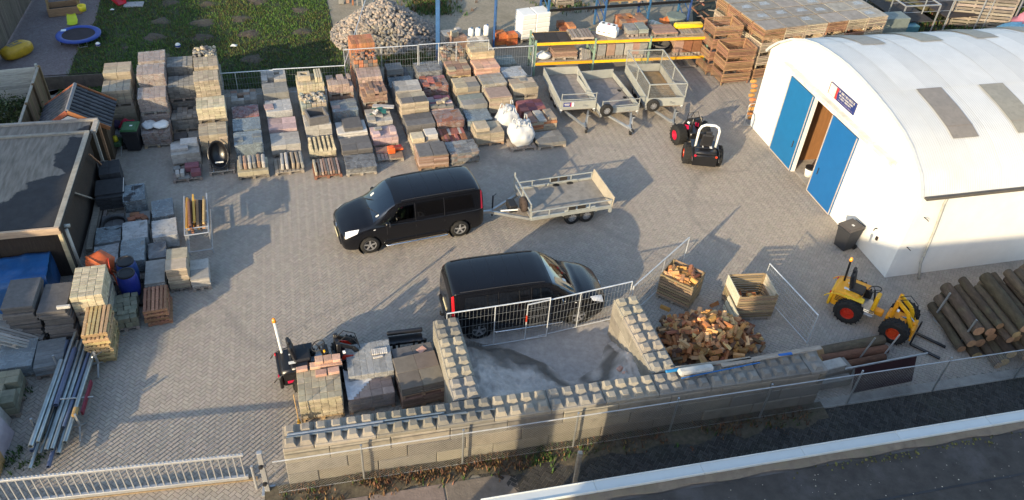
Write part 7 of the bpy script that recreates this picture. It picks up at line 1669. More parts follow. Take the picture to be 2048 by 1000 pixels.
def box_trailer(label, fl_, fr_, L, hb, zf=.55, rail=True, cage=0., spare=None, tail_open=False, floor=PLYG, side_mat=None, mudz=.5, board=.0, sign=False, patina=None, head=None):
    """front edge of the body from fl_ to fr_; local x runs towards the tow bar, y to its left"""
    W = dist(fl_, fr_); m_ = mid(fl_, fr_); h = heading(fl_, fr_)-math.pi/2 if head is None else head
    t = thing("box_trailer", label, "trailer", m_, h, "box trailers before the yellow rack"); sm = side_mat or ALUP
    mb = MB(); mb.box((-L/2, 0, zf), (L-.06, W-.06, .03)); mb.build("floor", floor, t)
    mb = MB(); mb.box((-L/2, W/2-.03, zf-.08), (L, .06, .12)); mb.box((-L/2, -W/2+.03, zf-.08), (L, .06, .12)); mb.box((-L/2, 0, zf-.09), (.08, W-.14, .08)); mb.build("chassis", GALV, t)
    for s in (-1, 1): mb = MB(); mb.box((-L/2, s*(W/2-.0), zf+hb/2+.03), (L, .028, hb), bev=.006); mb.box((-L/2, s*(W/2-.0), zf+hb+.035), (L, .045, .035), bev=.01); mb.build("side_board", sm, t)
    mb = MB(); mb.box((.0, 0, zf+hb/2+.03), (.028, W-.03, hb), bev=.006); mb.box((0, 0, zf+hb+.035), (.045, W-.05, .035), bev=.01); fb = mb.build("front_board", sm, t)
    mb = MB(); mb.box((-L, 0, zf+hb/2+.03+(.1 if tail_open else 0)), (.03, W-.03, hb+(.2 if tail_open else 0)), bev=.006); mb.build("tail_board", sm, t)
    for s in (-1, 1):
        for x in (-L/2-.33, -L/2+.33) if L > 3 else (-L/2,): trailer_wheel(t, (x, s*(W/2-.16 if mudz else W/2+.1), .27), s)
        mb = MB(); mb.box((-.04, s*(W/2-.05), zf-.02), (.03, .1, .06)); mb.build("side_lamp", LAMPW, t)
    if rail:
        mb = MB()
        for y in (-W/2+.03, W/2-.03): mb.bar((.0, y, zf+hb), (.0, y, zf+hb+.42), .035)
        for z in (.12, .38): mb.bar((0, -W/2+.03, zf+hb+z), (0, W/2-.03, zf+hb+z), .03)
        mb.build("front_rail", sm, t)
    if cage:
        z0, z1 = zf+hb+.03, zf+hb+cage; mb = MB(); P4 = [(0, -W/2), (0, W/2), (-L, W/2), (-L, -W/2)]
        for (x, y) in P4: mb.bar((x, y, z0), (x, y, z1), .04)
        for i in range(4): mb.bar((*P4[i], z1), (*P4[(i+1) % 4], z1), .04)
        for s in (-1, 1): mb.bar((-L/2, s*W/2, z0), (-L/2, s*W/2, z1), .03)
        cg = mb.build("cage_frame", sm, t); mb = MB()
        for i in range(4):
            a, b = P4[i], P4[(i+1) % 4]; n = int(dist(a, b)/.06)
            for k in range(n): q = mid(a, b, (k+.5)/n); mb.cyl((*q, z0), (*q, z1), .003, 3, cap=False)
            for k in range(8): z = z0+(z1-z0)*(k+.5)/8; mb.cyl((*a, z), (*b, z), .003, 3, cap=False)
        tag(mb.build("cage_mesh", GALV, t), kind="stuff")
    drawbar(t, -.1, 1.15, W*.33)
    if spare: x, y, z = spare; sw = spoke_wheel("spare_wheel", .29, .17, t, (0, 0, 0), 1, rimr=.52, spokes=8); sw.location = (x, y, z); sw.rotation_euler = (0, 0, -math.pi/2)
    mb = MB(); mb.lathe([(.03, 0), (.055, 0), (.055, .012), (.03, .012)], 14, axis='x'); mb.box((.02, .12, -.03), (.012, .1, .06)); mb.build("front_fitting", GALV, t, (.012, .25, zf+hb*.55))
    if sign:
        mb = MB(); mb.box((.02, -W*.27, zf+hb*.72), (.008, .5, .2)); s_ = mb.build("maker_plate", M("navy_plate", (.03, .05, .20), .4, .1, 4, 0, 0), t)
        mb = MB(); mb.box((.026, -W*.27+.17, zf+hb*.72), (.006, .12, .19)); mb.build("plate_panel", WHITE, s_); mb = MB(); mb.box((.026, -W*.27+.09, zf+hb*.72), (.006, .05, .19)); mb.build("plate_stripe", REDP, s_)
        mb = MB(); mb.box((.026, -W*.27-.09, zf+hb*.72+.03), (.006, .24, .035)); mb.box((.026, -W*.27-.09, zf+hb*.72-.035), (.006, .2, .02)); mb.build("plate_lettering", SGW, s_)
    return t
ALUP = M("dull_trailer_aluminium", (.38, .39, .36), .55, .18, 3, .08, .06, metal=.3, dirt=.3, dirtcol=(.32, .31, .26), dscale=3)
RUSTF = M("rusty_trailer_floor", (.22, .15, .09), .8, .3, 4, .3, 0, dirt=.7, dirtcol=(.36, .19, .05), dscale=1.1)
tA0, tA1 = (1.64, 30.52), (3.16, 31.00); tB0, tB1 = (3.49, 30.36), (4.99, 31.32); tC0, tC1 = (5.48, 31.27), (7.06, 31.95)
box_trailer("first box trailer with a two bar front rail and small plate", tA0, tA1, 3.2, .38, sign=True, head=heading((2.32, 33.82), (3.10, 30.74)))
box_trailer("second box trailer with a spare wheel at its front corner", tB0, tB1, 3.1, .24, .5, spare=(.15, -.72, .78), tail_open=True, head=heading((3.97, 34.27), (4.95, 31.37)))
box_trailer("third box trailer carrying a tall mesh cage and rusty floor", tC0, tC1, 3.3, .38, rail=False, cage=.72, spare=(.16, -.62, .72), floor=RUSTF, head=heading((5.96, 34.67), (6.57, 32.04)))
# flat tandem trailer behind the first van
fa, fb_ = (0.59, 22.65), (3.51, 23.77); fh = heading(fa, fb_); FL = dist(fa, fb_)
ft = thing("flat_trailer", "flat tandem trailer with low rails and raised tail ramp, hitched to the black van", "trailer", fa, fh)
W = 1.85; zf = .55
mb = MB(); mb.box((FL/2, W/2, zf-.015), (FL, W-.1, .03)); mb.build("floor", PLYG, ft)
FLAT_ALU = ALUP
for y in (.0, W): mb = MB(); mb.box((FL/2, y, zf), (FL, .06, .14), bev=.006); mb.build("side_beam", FLAT_ALU, ft)
for y in (.0, W):
    mb = MB(); mb.bar((0, y, zf+.30), (FL, y, zf+.30), .035); 
    for x in [0, .22, .45, .72, 1.0]: mb.bar((max(.02, min(FL-.02, x*FL)), y, zf+.05), (max(.02, min(FL-.02, x*FL)), y, zf+.30), .03)
    mb.build("side_rail", FLAT_ALU, ft)
    mb = MB(); mb.box((FL*.5, y, zf+.19), (FL*.09, .02, .14)); mb.box((FL*.62, y, zf+.19), (FL*.10, .02, .14)); mb.build("rail_plate", DARKW, ft)
mb = MB()
for y in (.02, W*.5, W-.02): mb.bar((-.02, y, zf), (-.02, y, zf+.62), .04)
for z in (.3, .62): mb.bar((-.02, 0, zf+z), (-.02, W, zf+z), .04)
mb.bar((-.02, W, zf), (-.02, W, zf+.78), .04); mb.build("head_rail", FLAT_ALU, ft)
mb = MB(); mb.box((0, 0, .20), (.05, W+.06, .46), bev=.01); o = mb.build("tail_ramp", M("tan_ramp", (.36, .32, .25), .6, .2, 3, .1, 0, dirt=.3, dirtcol=(.3, .27, .2), dscale=3), ft, (FL+.02, W/2, zf)); o.rotation_euler = (0, .12, 0)
mb = MB()
for (x, l, y) in ((.3, .8, .25), (.9, .9, 1.15)): mb.box((x*FL*.3+.2, y, zf+.002), (l, .3, .004), rz=.5)
for s, y in ((-1, -.02), (1, W+.02)):
    for x in (FL*.52, FL*.70): trailer_wheel(ft, (x, y+(.10 if s < 0 else -.1), .29), s, r=.29, w=.18)
    mb = MB(); mb.tube([(FL*.52-.36, y+s*-.06, .42), (FL*.52-.3, y-s*.06, .64), (FL*.70+.3, y-s*.06, .64), (FL*.70+.38, y-s*.06, .42)], .035, 6); mb.build("mudguard", FLAT_ALU, ft)
mb = MB(); mb.bar((.1, .15, .42), (-1.25, W/2, .42), .08, .1); mb.bar((.1, W-.15, .42), (-1.25, W/2, .42), .08, .1); mb.bar((-1.2, W/2, .44), (-1.62, W/2, .46), .09); mb.build("drawbar", GALV, ft)
mb = MB(); mb.box((-.42, W/2, .55), (.3, .5, .3), bev=.03); mb.build("winch_box", BLACKM, ft)
mb = MB(); mb.lathe([(.03, -.08), (.27, -.09), (.29, 0), (.27, .09), (.03, .08)], 18, axis='x'); mb.build("spare_wheel", M("brown_rubber", (.05, .035, .03), .85, .3, 8, .2, 0), ft, (-.10, W*.30, .82), smooth=True)
mb = MB(); mb.bar((-.9, W/2-.2, .55), (-.35, W/2-.5, .72), .04); mb.build("jack_tube", WHITE, ft)
mb = MB(); mb.cyl((-1.1, W/2+.15, .1), (-1.1, W/2+.15, 1.0), .03, 8); mb.bar((-1.1, W/2+.15, .98), (-.95, W/2+.25, 1.0), .02); mb.build("jockey_post", BLACKM, ft)
mb = MB(); mb.bar((FL+.0, W*.02, .28), (FL+.0, W*.02, .5), .07, .1); mb.bar((FL, W*.98, .28), (FL, W*.98, .5), .07, .1); mb.build("rear_leg", FLAT_ALU, ft)

# ================================================================ articulated loaders
def tractor_wheel(par, loc, side, r=.40, w=.32, rz=0.):
    hub = MB(); prof = [(r*.50, -w/2), (r*.80, -w*.52), (r*.97, -w*.40), (r, -w*.2), (r, w*.2), (r*.97, w*.40), (r*.80, w*.52), (r*.50, w/2)]
    hub.lathe(prof, 30, axis='y')
    for k in range(18):
        for s in (-1, 1):
            a = 6.283*(k+(.5 if s > 0 else 0))/18; ca, sa = math.cos(a), math.sin(a); m4 = Matrix.Rotation(-a, 4, 'Y') @ Matrix.Translation((r*1.0, s*w*.22, 0)) @ Matrix.Rotation(s*.5, 4, 'X'); hub.box((0, 0, 0), (.035, w*.5, .035), M4=m4)
    wh = hub.build("wheel", RUBBER, par, loc, rz=rz); smoothing(wh.data, 30)
    yo = side*w*.40; d = MB(); d.lathe([(.001, yo-side*.07), (r*.18, yo-side*.06), (r*.22, yo-side*.085), (r*.42, yo-side*.09), (r*.50, yo-side*.0), (r*.545, yo+side*.01), (r*.545, yo-side*.02)], 24, axis='y')
    for k in range(5): a = 6.283*k/5; d.cyl((r*.32*math.cos(a), yo-side*.085, r*.32*math.sin(a)), (r*.32*math.cos(a), yo-side*.06, r*.32*math.sin(a)), .018, 6)
    rim_ = d.build("rim", RIMR, wh); smoothing(rim_.data, 40); return wh
RIMR = M("red_wheel_rim", (.48, .014, .016), .4, .1, 5, .03, 0); SEATM = M("black_seat", (.015, .015, .018), .6, .2, 6, .15, 0); STEEL = M("worn_steel_floor", (.32, .33, .34), .45, .25, 6, .1, 0, metal=.6)
def seat(par, x, z, sc_=1.):
    mb = MB(); mb.box((x, 0, z+.06), (.46, .48, .12), bev=.04); mb.build("seat", SEATM, par)
    mb = MB(); m4 = Matrix.Translation((x-.24, 0, z+.36)) @ Matrix.Rotation(-.2, 4, 'Y'); mb.box((0, 0, 0), (.12, .46, .55), bev=.05, M4=m4); m4 = Matrix.Translation((x-.30, 0, z+.70)) @ Matrix.Rotation(-.2, 4, 'Y'); mb.box((0, 0, 0), (.10, .26, .16), bev=.04, M4=m4); mb.build("backrest", SEATM, par)
def steer(par, x, z, mat=BLACKM, r=.19):
    mb = MB(); m4 = Matrix.Translation((x, 0, z)) @ Matrix.Rotation(-.35, 4, 'Y'); mb.tube([m4 @ Vector((r*math.cos(6.283*k/20), r*math.sin(6.283*k/20), 0)) for k in range(20)], .016, 6, closed=True)
    for k in range(3): a = 2.094*k; mb.tube([m4 @ Vector((0, 0, -.03)), m4 @ Vector((r*math.cos(a), r*math.sin(a), 0))], .012, 5)
    mb.build("steering_wheel", mat, par)
    mb = MB(); mb.cyl((x+.12, 0, z-.45), (x, 0, z-.02), .03, 8); mb.build("steering_column", mat, par)
def arm(par, mat, y, pts, w=.09, th=.06):
    mb = MB()
    for a, b in zip(pts, pts[1:]): mb.bar((a[0], y, a[1]), (b[0], y, b[1]), th, w, bev=.01)
    return mb
def loader(label, rear, front, body, accent, rops=None, beacon=None, fork=False, wr=.40, ww=.30, track=.62, wb=1.55, bend=0., hood=True, floor=STEEL):
    """rear and front axle middles on the ground; the front half is turned by bend at the joint between them"""
    h = heading(rear, front); t = thing("compact_loader", label, "loader", rear, h, None); wb = dist(rear, front); b = math.radians(bend)
    J = wb*.52
    # rear half
    mb = MB(); mb.box((-.34, 0, .62), (.62, .92, .62), bev=.07); mb.box((-.12, 0, .86), (.5, .88, .22), bev=.05); e = mb.build("engine_hood", body, t); smoothing(e.data, 40)
    mb = MB(); mb.box((-.67, 0, .55), (.10, .98, .50), bev=.03); cw = mb.build("counterweight", body, t); smoothing(cw.data, 40)
    mb = MB()
    for k in range(5): mb.box((-.40, .467 if k % 2 else -.467, .0), (.0, .0, .0)) if False else None
    for s in (-1, 1):
        for k in range(4): mb.box((-.36, s*.463, .60+.055*k), (.34, .014, .025))
    mb.build("vent", BLACKM, t)
    for s in (-1, 1):
        mb = MB(); mb.tube([(-.36+.55*math.cos(q), s*(track-.03), .40+.50*math.sin(q)) for q in [.5+2.2*k/8 for k in range(9)]], .02, 5); mb.box((.02, s*(track-.14), .9), (.6, .26, .035), bev=.012); mb.build("mudguard", body, t)
        tractor_wheel(t, (0, s*track, wr), s, wr, ww)
    mb = MB(); mb.box((.46, 0, .44), (.52, .84, .06), bev=.01); fl2 = mb.build("footplate", floor, t)
    mb = MB()
    for y in (-.34, -.26): mb.bar((.22, y, .50), (.72, y, .50), .03)
    mb.build("step_bar", CHROME, fl2)
    mb = MB(); mb.box((.12, 0, .66), (.18, .7, .40), bev=.03); mb.build("seat_base", body, t)
    seat(t, -.02, .92); steer(t, .46, 1.22)
    mb = MB(); mb.box((.64, 0, .78), (.14, .36, .58), bev=.03); mb.build("dashboard", accent[1], t)
    mb = MB(); mb.box((.60, -.12, 1.08), (.06, .08, .06), bev=.015); mb.build("yellow_switch", YELP, t)
    for (x, y, z, w_, d_) in ((-.30, -.2, .976, .2, .1), (-.30, .12, .976, .12, .05)): mb = MB(); mb.box((x, y, z), (w_, d_, .006)); mb.build("decal", WHITE, t)
    for s in (-1, 1):
        mb = MB(); mb.cyl((-.70, s*.42, .78), (-.735, s*.42, .78), .05, 10); mb.build("rear_lamp", LAMPR if body is not YELP else LAMPR, t)
        if accent[0] is not None: mb = MB(); mb.box((-.36, s*.475, .52), (.30, .012, .09)); mb.build("side_decal", accent[0], t)
    # front half
    fj = bpy.data.objects.new("front_frame_pivot", None); bpy.data.objects.remove(fj)
    cb, sb = math.cos(b), math.sin(b)
    FM = Matrix.Translation((J, 0, 0)) @ Matrix.Rotation(b, 4, 'Z') @ Matrix.Translation((-J, 0, 0))
    def fp(mb): mb.v = [tuple(FM @ Vector(p)) for p in mb.v]; return mb
    mb = MB(); mb.box((wb-.12, 0, .50), (.62, .5, .34), bev=.04); mb.box((J+.02, 0, .45), (.34, .22, .20), bev=.03); mb.box((wb-.28, .20, .95), (.12, .08, .75), bev=.015); mb.box((wb-.28, -.20, .95), (.12, .08, .75), bev=.015); mb.box((wb-.28, 0, 1.2), (.1, .34, .10), bev=.01); f_ = fp(mb).build("front_frame", body, t); smoothing(f_.data, 40)
    for s in (-1, 1):
        p = FM @ Vector((wb, s*track, wr)); tractor_wheel(t, tuple(p), s, wr, ww, rz=b)
        if accent[0] is not None: mb = MB(); m4 = Matrix.Translation((wb-.02, s*.30, .78)) @ Matrix.Rotation(.35, 4, 'Y'); mb.box((0, 0, 0), (.42, .03, .16), M4=m4); fp(mb).build("frame_decal", accent[0], t)
    for s in (-1, 1): mb = arm(t, body, s*.17, [(wb-.30, 1.28), (wb+.12, 1.0), (wb+.40, .48)], .13, .06); fp(mb).build("lift_arm", body, t)
    mb = MB(); mb.cyl((wb-.1, 0, .62), (wb+.30, 0, .72), .04, 8); mb.cyl((wb-.12, 0, 1.05), (wb+.36, 0, .68), .025, 8); fp(mb).build("cylinder", CHROME, t)
    mb = MB(); mb.box((wb+.44, 0, .42), (.10, .62, .34), bev=.02); mb.box((wb+.50, 0, .27), (.06, .9, .07), bev=.01); mb.box((wb+.38, 0, .56), (.12, .16, .26), bev=.02); fp(mb).build("tool_carrier", body, t)
    for s in (-1, 1):
        mb = MB(); mb.tube([(wb-.30, s*.1, 1.26), (wb-.05, s*.12, 1.45), (wb+.25, s*.12, 1.25), (wb+.34, s*.08, .8)], .014, 5); fp(mb).build("hose", BLACKM, t)
    for s in (-1, 1): mb = MB(); mb.cyl((wb-.2, s*.31, 1.05), (wb-.13, s*.31, 1.05), .05, 10); fp(mb).build("work_lamp", LAMPW, t)
    if fork:
        for s in (-1, 1): mb = MB(); mb.box((wb+.57, s*.32, .32), (.05, .10, .5), bev=.01); mb.bar((wb+.57, s*.32, .07), (wb+1.5, s*.32, .05), .10, .035); fp(mb).build("fork", BLACKP, t)
    if rops:
        mb = MB(); hh = rops; pts = []
        pts = [(-.22, -.40, .80), (-.26, -.40, hh-.25), (-.27, -.33, hh-.08), (-.27, -.18, hh), (-.27, .18, hh), (-.27, .33, hh-.08), (-.26, .40, hh-.25), (-.22, .40, .80)]
        mb.tube(pts, .05, 8); mb.build("roll_bar", ROPSW, t, smooth=True)
    if beacon:
        mb = MB(); x, y, z0, z1 = beacon; mb.cyl((x, y, z0), (x-.06 if len(beacon) < 5 else x, y, z1), .035, 8); po = mb.build("beacon_pole", ROPSW if beacon_white[0] else BLACKP, t)
        mb = MB(); mb.lathe([(.001, .13), (.04, .12), (.055, .03), (.06, 0), (.001, 0)], 12); mb.build("beacon", ORANGEL, po, (x-.06 if len(beacon) < 5 else x, y, z1), smooth=True)
    return t
ROPSW = M("white_roll_bar", (.80, .81, .78), .4, .05, 3, 0, 0); beacon_white = [True]
LRED = M("loader_red", (.5, .012, .012), .4, .1, 5, 0, 0)
# 1: black loader in the open yard, white roll bar
l1r, l1f = (7.54, 28.21), (7.39, 29.64)
loader("black compact loader with a white roll bar and red rims in the open yard", (7.48, 28.05), (7.54, 29.78), BLACKP, (LRED, BLACKP), rops=1.95, wr=.42, ww=.44, track=.56, bend=24)
# 2: black loader by the brick pallets, beacon pole
loader("black compact loader with a white beacon pole beside the buff pallets", (-5.62, 15.03), (-4.45, 15.51), BLACKP, (LRED, BLACKP), beacon=(-.52, .30, .75, 2.15), wr=.38, ww=.30, track=.50, bend=3)
# 3: yellow loader with forks
beacon_white[0] = False
loader("yellow compact loader with red rims and forks beside the log stack", (11.28, 19.64), (12.57, 18.86), YELP, (None, YELP), beacon=(-.5, .22, .9, 1.75), fork=True, wr=.43, ww=.32, track=.55, bend=-4)

# ================================================================ yellow rack and its goods
ra0, ra1 = (0.40, 34.65), (8.77, 36.84); RA = heading(ra0, ra1); RLn = dist(ra0, ra1); RD = 1.1
rack = thing("pallet_rack", "green pallet rack with yellow beams holding three bays of goods", "rack", ra0, RA)
bx = [0, RLn*.335, RLn*.655, RLn]; Z1, Z2 = .62, 1.62
for i, x in enumerate(bx):
    for y in (0, RD): mb = MB(); mb.box((x, y, .9), (.09, .08, 1.8), bev=.008); mb.build("upright", GREENP, rack)
    mb = MB()
    for k in range(4): mb.bar((x, .04, .15+k*.42), (x, RD-.04, .50+k*.42), .03); mb.bar((x, .04, .15+k*.42), (x, RD-.04, .15+k*.42), .03)
    mb.build("brace", GREENP, rack)
for i in range(3):
    for z in (Z1, Z2):
        for y in (-.02, RD+.02): mb = MB(); mb.box(((bx[i]+bx[i+1])/2, y, z), (bx[i+1]-bx[i]-.1, .06, .13), bev=.008); mb.build("beam", YELB, rack)
        n = 5; mb = MB(); mb.box((0, 0, 0), ((bx[i+1]-bx[i]-.1)/n-.012, RD-.06, .03), bev=.004); me_ = mb.mesh("shelf_board", DARKW if (z > 1 and i == 0) else WOODG)
        for k in range(n): link("shelf_board", me_, rack, (bx[i]+.05+(k+.5)*(bx[i+1]-bx[i]-.1)/n, RD/2, z+.07))
def rk_(x, y, z): c, s = math.cos(RA), math.sin(RA); return (ra0[0]+x*c-y*s, ra0[1]+x*s+y*c, z)
def rload(x, y, z, w, d, h, mat, nm, pc, label, **k): q = rk_(x, y, z); return pallet_load(q, RA+U(-.03, .03), w, d, h, mat, nm, pc, label, z=z, group="pallets on the yellow rack", **k)
zA, zB = Z1+.09, Z2+.09
empty_pallet("wooden_pallet", "empty weathered pallet lying on the left bay of the rack top", rk_(bx[1]-.62, .55, zB), 1.1, .95, (0, 0, RA), WOODG)
empty_pallet("wooden_pallet", "small pale pallet standing tilted in the lower left bay of the rack", rk_(bx[1]-.36, .35, zA+.08), .62, .55, (.9, .35, RA+.3), PALEW, slats=5)
rload(1.5, .55, zA, 1.2, .9, .42, BROWN, "plank", (1.2, .18, .05), "pallet of brown planks in the lower left bay of the rack", jit=.03)
lump("white_sack", "white foil sack in the lower left corner of the rack", "sack", rk_(.5, .35, zA), (.42, .3, .17), M("foil_white", (.62, .64, .66), .35, .2, 5, .4, 0), RA, 12)
for i, (x, cm) in enumerate(((bx[1]+.38, GREY), (bx[1]+.85, BROWN), (bx[1]+1.30, GREY), (bx[1]+1.75, LGREY), (bx[1]+2.15, BROWN), (bx[1]+2.5, GREY))): 
    if x < bx[2]-.2: rload(x, .5, zA, .40, .85, .72, cm, "slab", (.4, .12, .7), ["grey upright slab pack at the left of the middle lower bay", "brown upright slab pack, second in the middle lower bay", "grey upright slab pack in the centre of the middle lower bay", "pale upright slab pack right of the centre of the lower bay", "brown upright slab pack near the right post of the middle lower bay", "grey upright slab pack touching the right post of the lower bay"][i])
for i, x in enumerate((bx[2]+1.55, bx[2]+2.0, bx[2]+2.5)): rload(x, .5, zA, .45, .85, .74, RUST if i else BROWN, "slab", (.45, .14, .7), ["left rust brown slab pack in the lower right bay", "middle rust brown slab pack in the lower right bay", "rust brown slab pack next to the right end post"][i])
tub = thing("black_tub", "round black tub with a grey bowl in the lower right bay of the rack", "tub", rk_(bx[2]+.75, .5, zA)); mb = MB(); mb.lathe([(0, 0), (.4, .02), (.55, .35), (.58, .40), (.52, .38), (.4, .12), (0, .1)], 20); mb.build("tub_body", BLACKM, tub, smooth=True); mb = MB(); mb.lathe([(0, .3), (.3, .34), (.44, .5), (.47, .5), (.32, .30)], 20); mb.build("bowl", DGREY, tub, smooth=True)
# top shelf
wc = thing("white_unit", "white perforated machine casing on the rack's middle top bay", "casing", rk_(bx[1]+.72, .55, zB), RA+R(-35)); mb = MB()
mb.box((0, 0, .2), (1.0, .50, .40), bev=.05); mb.build("casing", WHITE, wc); mb = MB(); mb.box((.0, 0, .46), (.85, .36, .14), bev=.03); mb.build("raised_top", WHITE, wc)
for x in (-.25, .02, .28): mb = MB(); mb.box((x, 0, .533), (.12, .16, .008)); mb.build("top_mark", M("dull_red_mark", (.25, .04, .05), .5, .1, 4, 0, 0) if x == .02 else BLACKM, wc)
for x in (-.35, -.1, .15): mb = MB(); mb.cyl((x, -.253, .18), (x, -.247, .18), .04, 10); mb.build("hole", BLACKM, wc)
rload(bx[2]-.9, .6, zB, .55, .85, .34, GREY, "block", (.27, .28, .2), "grey block pallet on the rack top left of the gap"); rload(bx[2]-.35, .62, zB, .5, .8, .36, GRNG, "slab", (.5, .4, .1), "grey green slab pile on the rack top by the middle post")
rload(bx[2]+.75, .55, zB, 1.2, .95, .22, BROWN, "board", (1.2, .16, .05), "pallet with loose brown boards on the right top bay", jit=.02)
mb = MB(); mb.box((0, 0, .12), (1.45, .34, .24), bev=.06); o = tag(mb.build("yellow_trough", M("bright_yellow", (.70, .55, .02), .4, .1, 4, .05, 0), None, rk_(bx[3]-.85, .72, zB+.13), rz=RA), "bright yellow long box at the right end of the rack top", "box"); smoothing(o.data, 40)
empty_pallet("wooden_pallet", "weathered pallet under the bright yellow long box", rk_(bx[3]-.85, .55, zB-.01), 1.2, .95, (0, 0, RA), WOODG)
empty_pallet("wooden_pallet", "grey pallets lying under the right bay of the rack on the ground", rk_(bx[3]-1.3, .5, 0), 2.0, .9, (0, 0, RA), WOODG)

# ================================================================ behind the fence: stones, bags, blue rack
hpx = (-7.23, 37.44); cob = [M("cobble_%d" % i, c, .9, .25, 6, .4, .2, hue=.02) for i, c in enumerate([(.235, .205, .165), (.185, .175, .155), (.28, .24, .185), (.14, .135, .128)])]
_cb = []
for i in range(12):
    rn = random.Random(100+i); mb = MB(); mb.box((0, 0, 0), (rn.uniform(.17, .30), rn.uniform(.10, .17), rn.uniform(.09, .15)), bev=.025); _cb.append(mb.mesh("cobblestone", cob[i % 4]))
HR, HHt = 2.55, 1.75
def hh_(x, y): d = math.hypot(x/1.05, y); return max(0, HHt*(1-(d/HR)**1.25))
mb = MB(); n = 26
for j in range(n+1):
    for i in range(n+1): x, y = -HR*1.1+2.2*HR*i/n, -HR*1.1+2.2*HR*j/n; z = hh_(x, y); mb.v.append((x, y, z-.12 if z > 0 else -.1))
mb.f = [(j*(n+1)+i, j*(n+1)+i+1, (j+1)*(n+1)+i+1, (j+1)*(n+1)+i) for j in range(n) for i in range(n)]; mb.m = [0]*len(mb.f)
tag(mb.build("stone_heap_core", cob[3], None, (hpx[0], hpx[1]+.4, 0)), kind="stuff", label="gravelly heart of the stone heap")
pts = []
while len(pts) < 1900:
    x, y = U(-HR, HR)*1.05, U(-HR, HR)
    if hh_(x, y) <= 0.02 and U(0, 1) < .75: continue
    if math.hypot(x/1.05, y) > HR*1.06: continue
    pts.append((x, y, hh_(x, y)+U(-.06, .07)))
front = sorted(pts, key=lambda p: p[1]-.6*p[2]); far = front[290:]; front = front[:290]
for (x, y, z) in front: tag(link("cobblestone", random.choice(_cb), None, (hpx[0]+x, hpx[1]+.4+y, max(.05, z)), rot=(U(-.8, .8), U(-.8, .8), U(0, 6.28))), "loose brown grey cobblestone in the front of the big stone heap", "cobblestone", "cobblestones of the stone heap")
mb = MB()
for (x, y, z) in far:
    m4 = Matrix.Translation((x, y, max(.05, z))) @ Matrix.Rotation(U(0, 6.28), 4, 'Z') @ Matrix.Rotation(U(-.8, .8), 4, 'X') @ Matrix.Rotation(U(-.8, .8), 4, 'Y'); mb.box((0, 0, 0), (U(.17, .30), U(.10, .17), U(.09, .15)), bev=.025, M4=m4, mi=random.randrange(4))
tag(mb.build("cobblestones", cob, None, (hpx[0], hpx[1]+.4, 0)), kind="stuff", label="brown grey cobblestones of the upper stone heap")
# posts and boards standing behind the heap
for i, (px, col, w, hgt, l) in enumerate((((-10.21, 41.34), GREY, .28, 1.6, "grey concrete post standing at the left behind the stone heap"), ((-9.92, 41.53), BROWN, .22, 1.5, "brown post between the grey posts behind the stone heap"), ((-9.05, 41.28), LGREY, .07, 1.5, "thin pale rod bundle leaning behind the stone heap"), ((-8.63, 41.50), BLUEG, .08, 1.5, "blue grey rod standing behind the stone heap"), ((-9.58, 41.32), TERRA, .09, 1.4, "red brown rod standing behind the stone heap"), ((-9.33, 41.30), LGREY, .05, 1.45, "thin pale rod standing behind the stone heap"))):
    mb = MB(); mb.box((0, 0, hgt/2), (w, .09, hgt), bev=.01); o = tag(mb.build("standing_post", col, None, px), l, "post"); o.rotation_euler = (-.12, U(-.06, .06), .2)
# blocks behind the mesh panel
def GPb(pl, pr, d, h, mat, nm, pc, label, **k): return LP(pl, pr, d, h, mat, nm, pc, label, group="stone pallets behind the mesh fence", **k)
GPb((-4.10, 36.82), (-3.55, 37.08), .6, .7, LGREY, "block", (.3, .3, .2), "pale grey wrapped block pile left of the brown stones behind the fence", wrap=FILM)
GPb((-3.59, 36.45), (-2.98, 36.84), .8, .75, BROWN, "block", (.35, .3, .2), "brown stone pallet with a pale stone on top behind the mesh fence", top=[(-.2, -.1, .3, .3, .25, BUFF, .1), (.15, .2, .25, .3, .2, WSLAB, .2)])
GPb((-2.85, 36.58), (-1.92, 37.13), .9, .62, WSLAB, "block", (.3, .3, .2), "white block pallet with three white tubs behind the mesh fence", mats=[WSLAB, LGREY])
q = mid((-2.85, 36.58), (-1.92, 37.13))
for i, (dx, dz, l) in enumerate(((-.45, 0, "small white canister left on the white block pallet"), (-.1, 0, "middle white canister on the white block pallet"), (.3, .12, "tallest white canister on the white block pallet"))):
    t_ = thing("canister", l, "canister", (q[0]+dx, q[1]+.45+dx*.3, .63)); mb = MB(); mb.box((0, 0, .2+dz/2), (.26, .26, .4+dz), bev=.05); o = mb.build("canister_body", WHITE, t_); smoothing(o.data, 50); mb = MB(); mb.cyl((.05, 0, .4+dz), (.05, 0, .46+dz), .04, 8); mb.build("cap", BLUEP, t_)
GPb((-1.57, 37.59), (-1.08, 37.85), .5, .62, ORNG, "tile", (.25, .25, .2), "left orange tile pack behind the mesh fence", pallet=False); GPb((-1.00, 37.69), (-0.50, 37.95), .5, .55, ORNG, "tile", (.25, .25, .2), "right orange tile pack with a dark gap behind the mesh fence", pallet=False)
for i, (l_, r_) in enumerate((((-0.33, 38.22), (0.33, 38.57)), ((0.38, 38.58), (1.05, 38.93)))):
    q = mid(l_, r_); bb = thing("white_block_pack", ["left tall white wrapped block pack beside the blue rack", "right tall white wrapped block pack beside the blue rack"][i], "block pack", q, heading(l_, r_), "white block packs"); link("pallet", pallet_mesh(.8, .9, WOODG), bb, (0, .4, 0))
    for k in range(5): mb = MB(); mb.box((0, .4, .15+.13+.26*k), (.78+U(-.02, .02), .88, .255), bev=.03); mb.build("block", WHITE, bb)
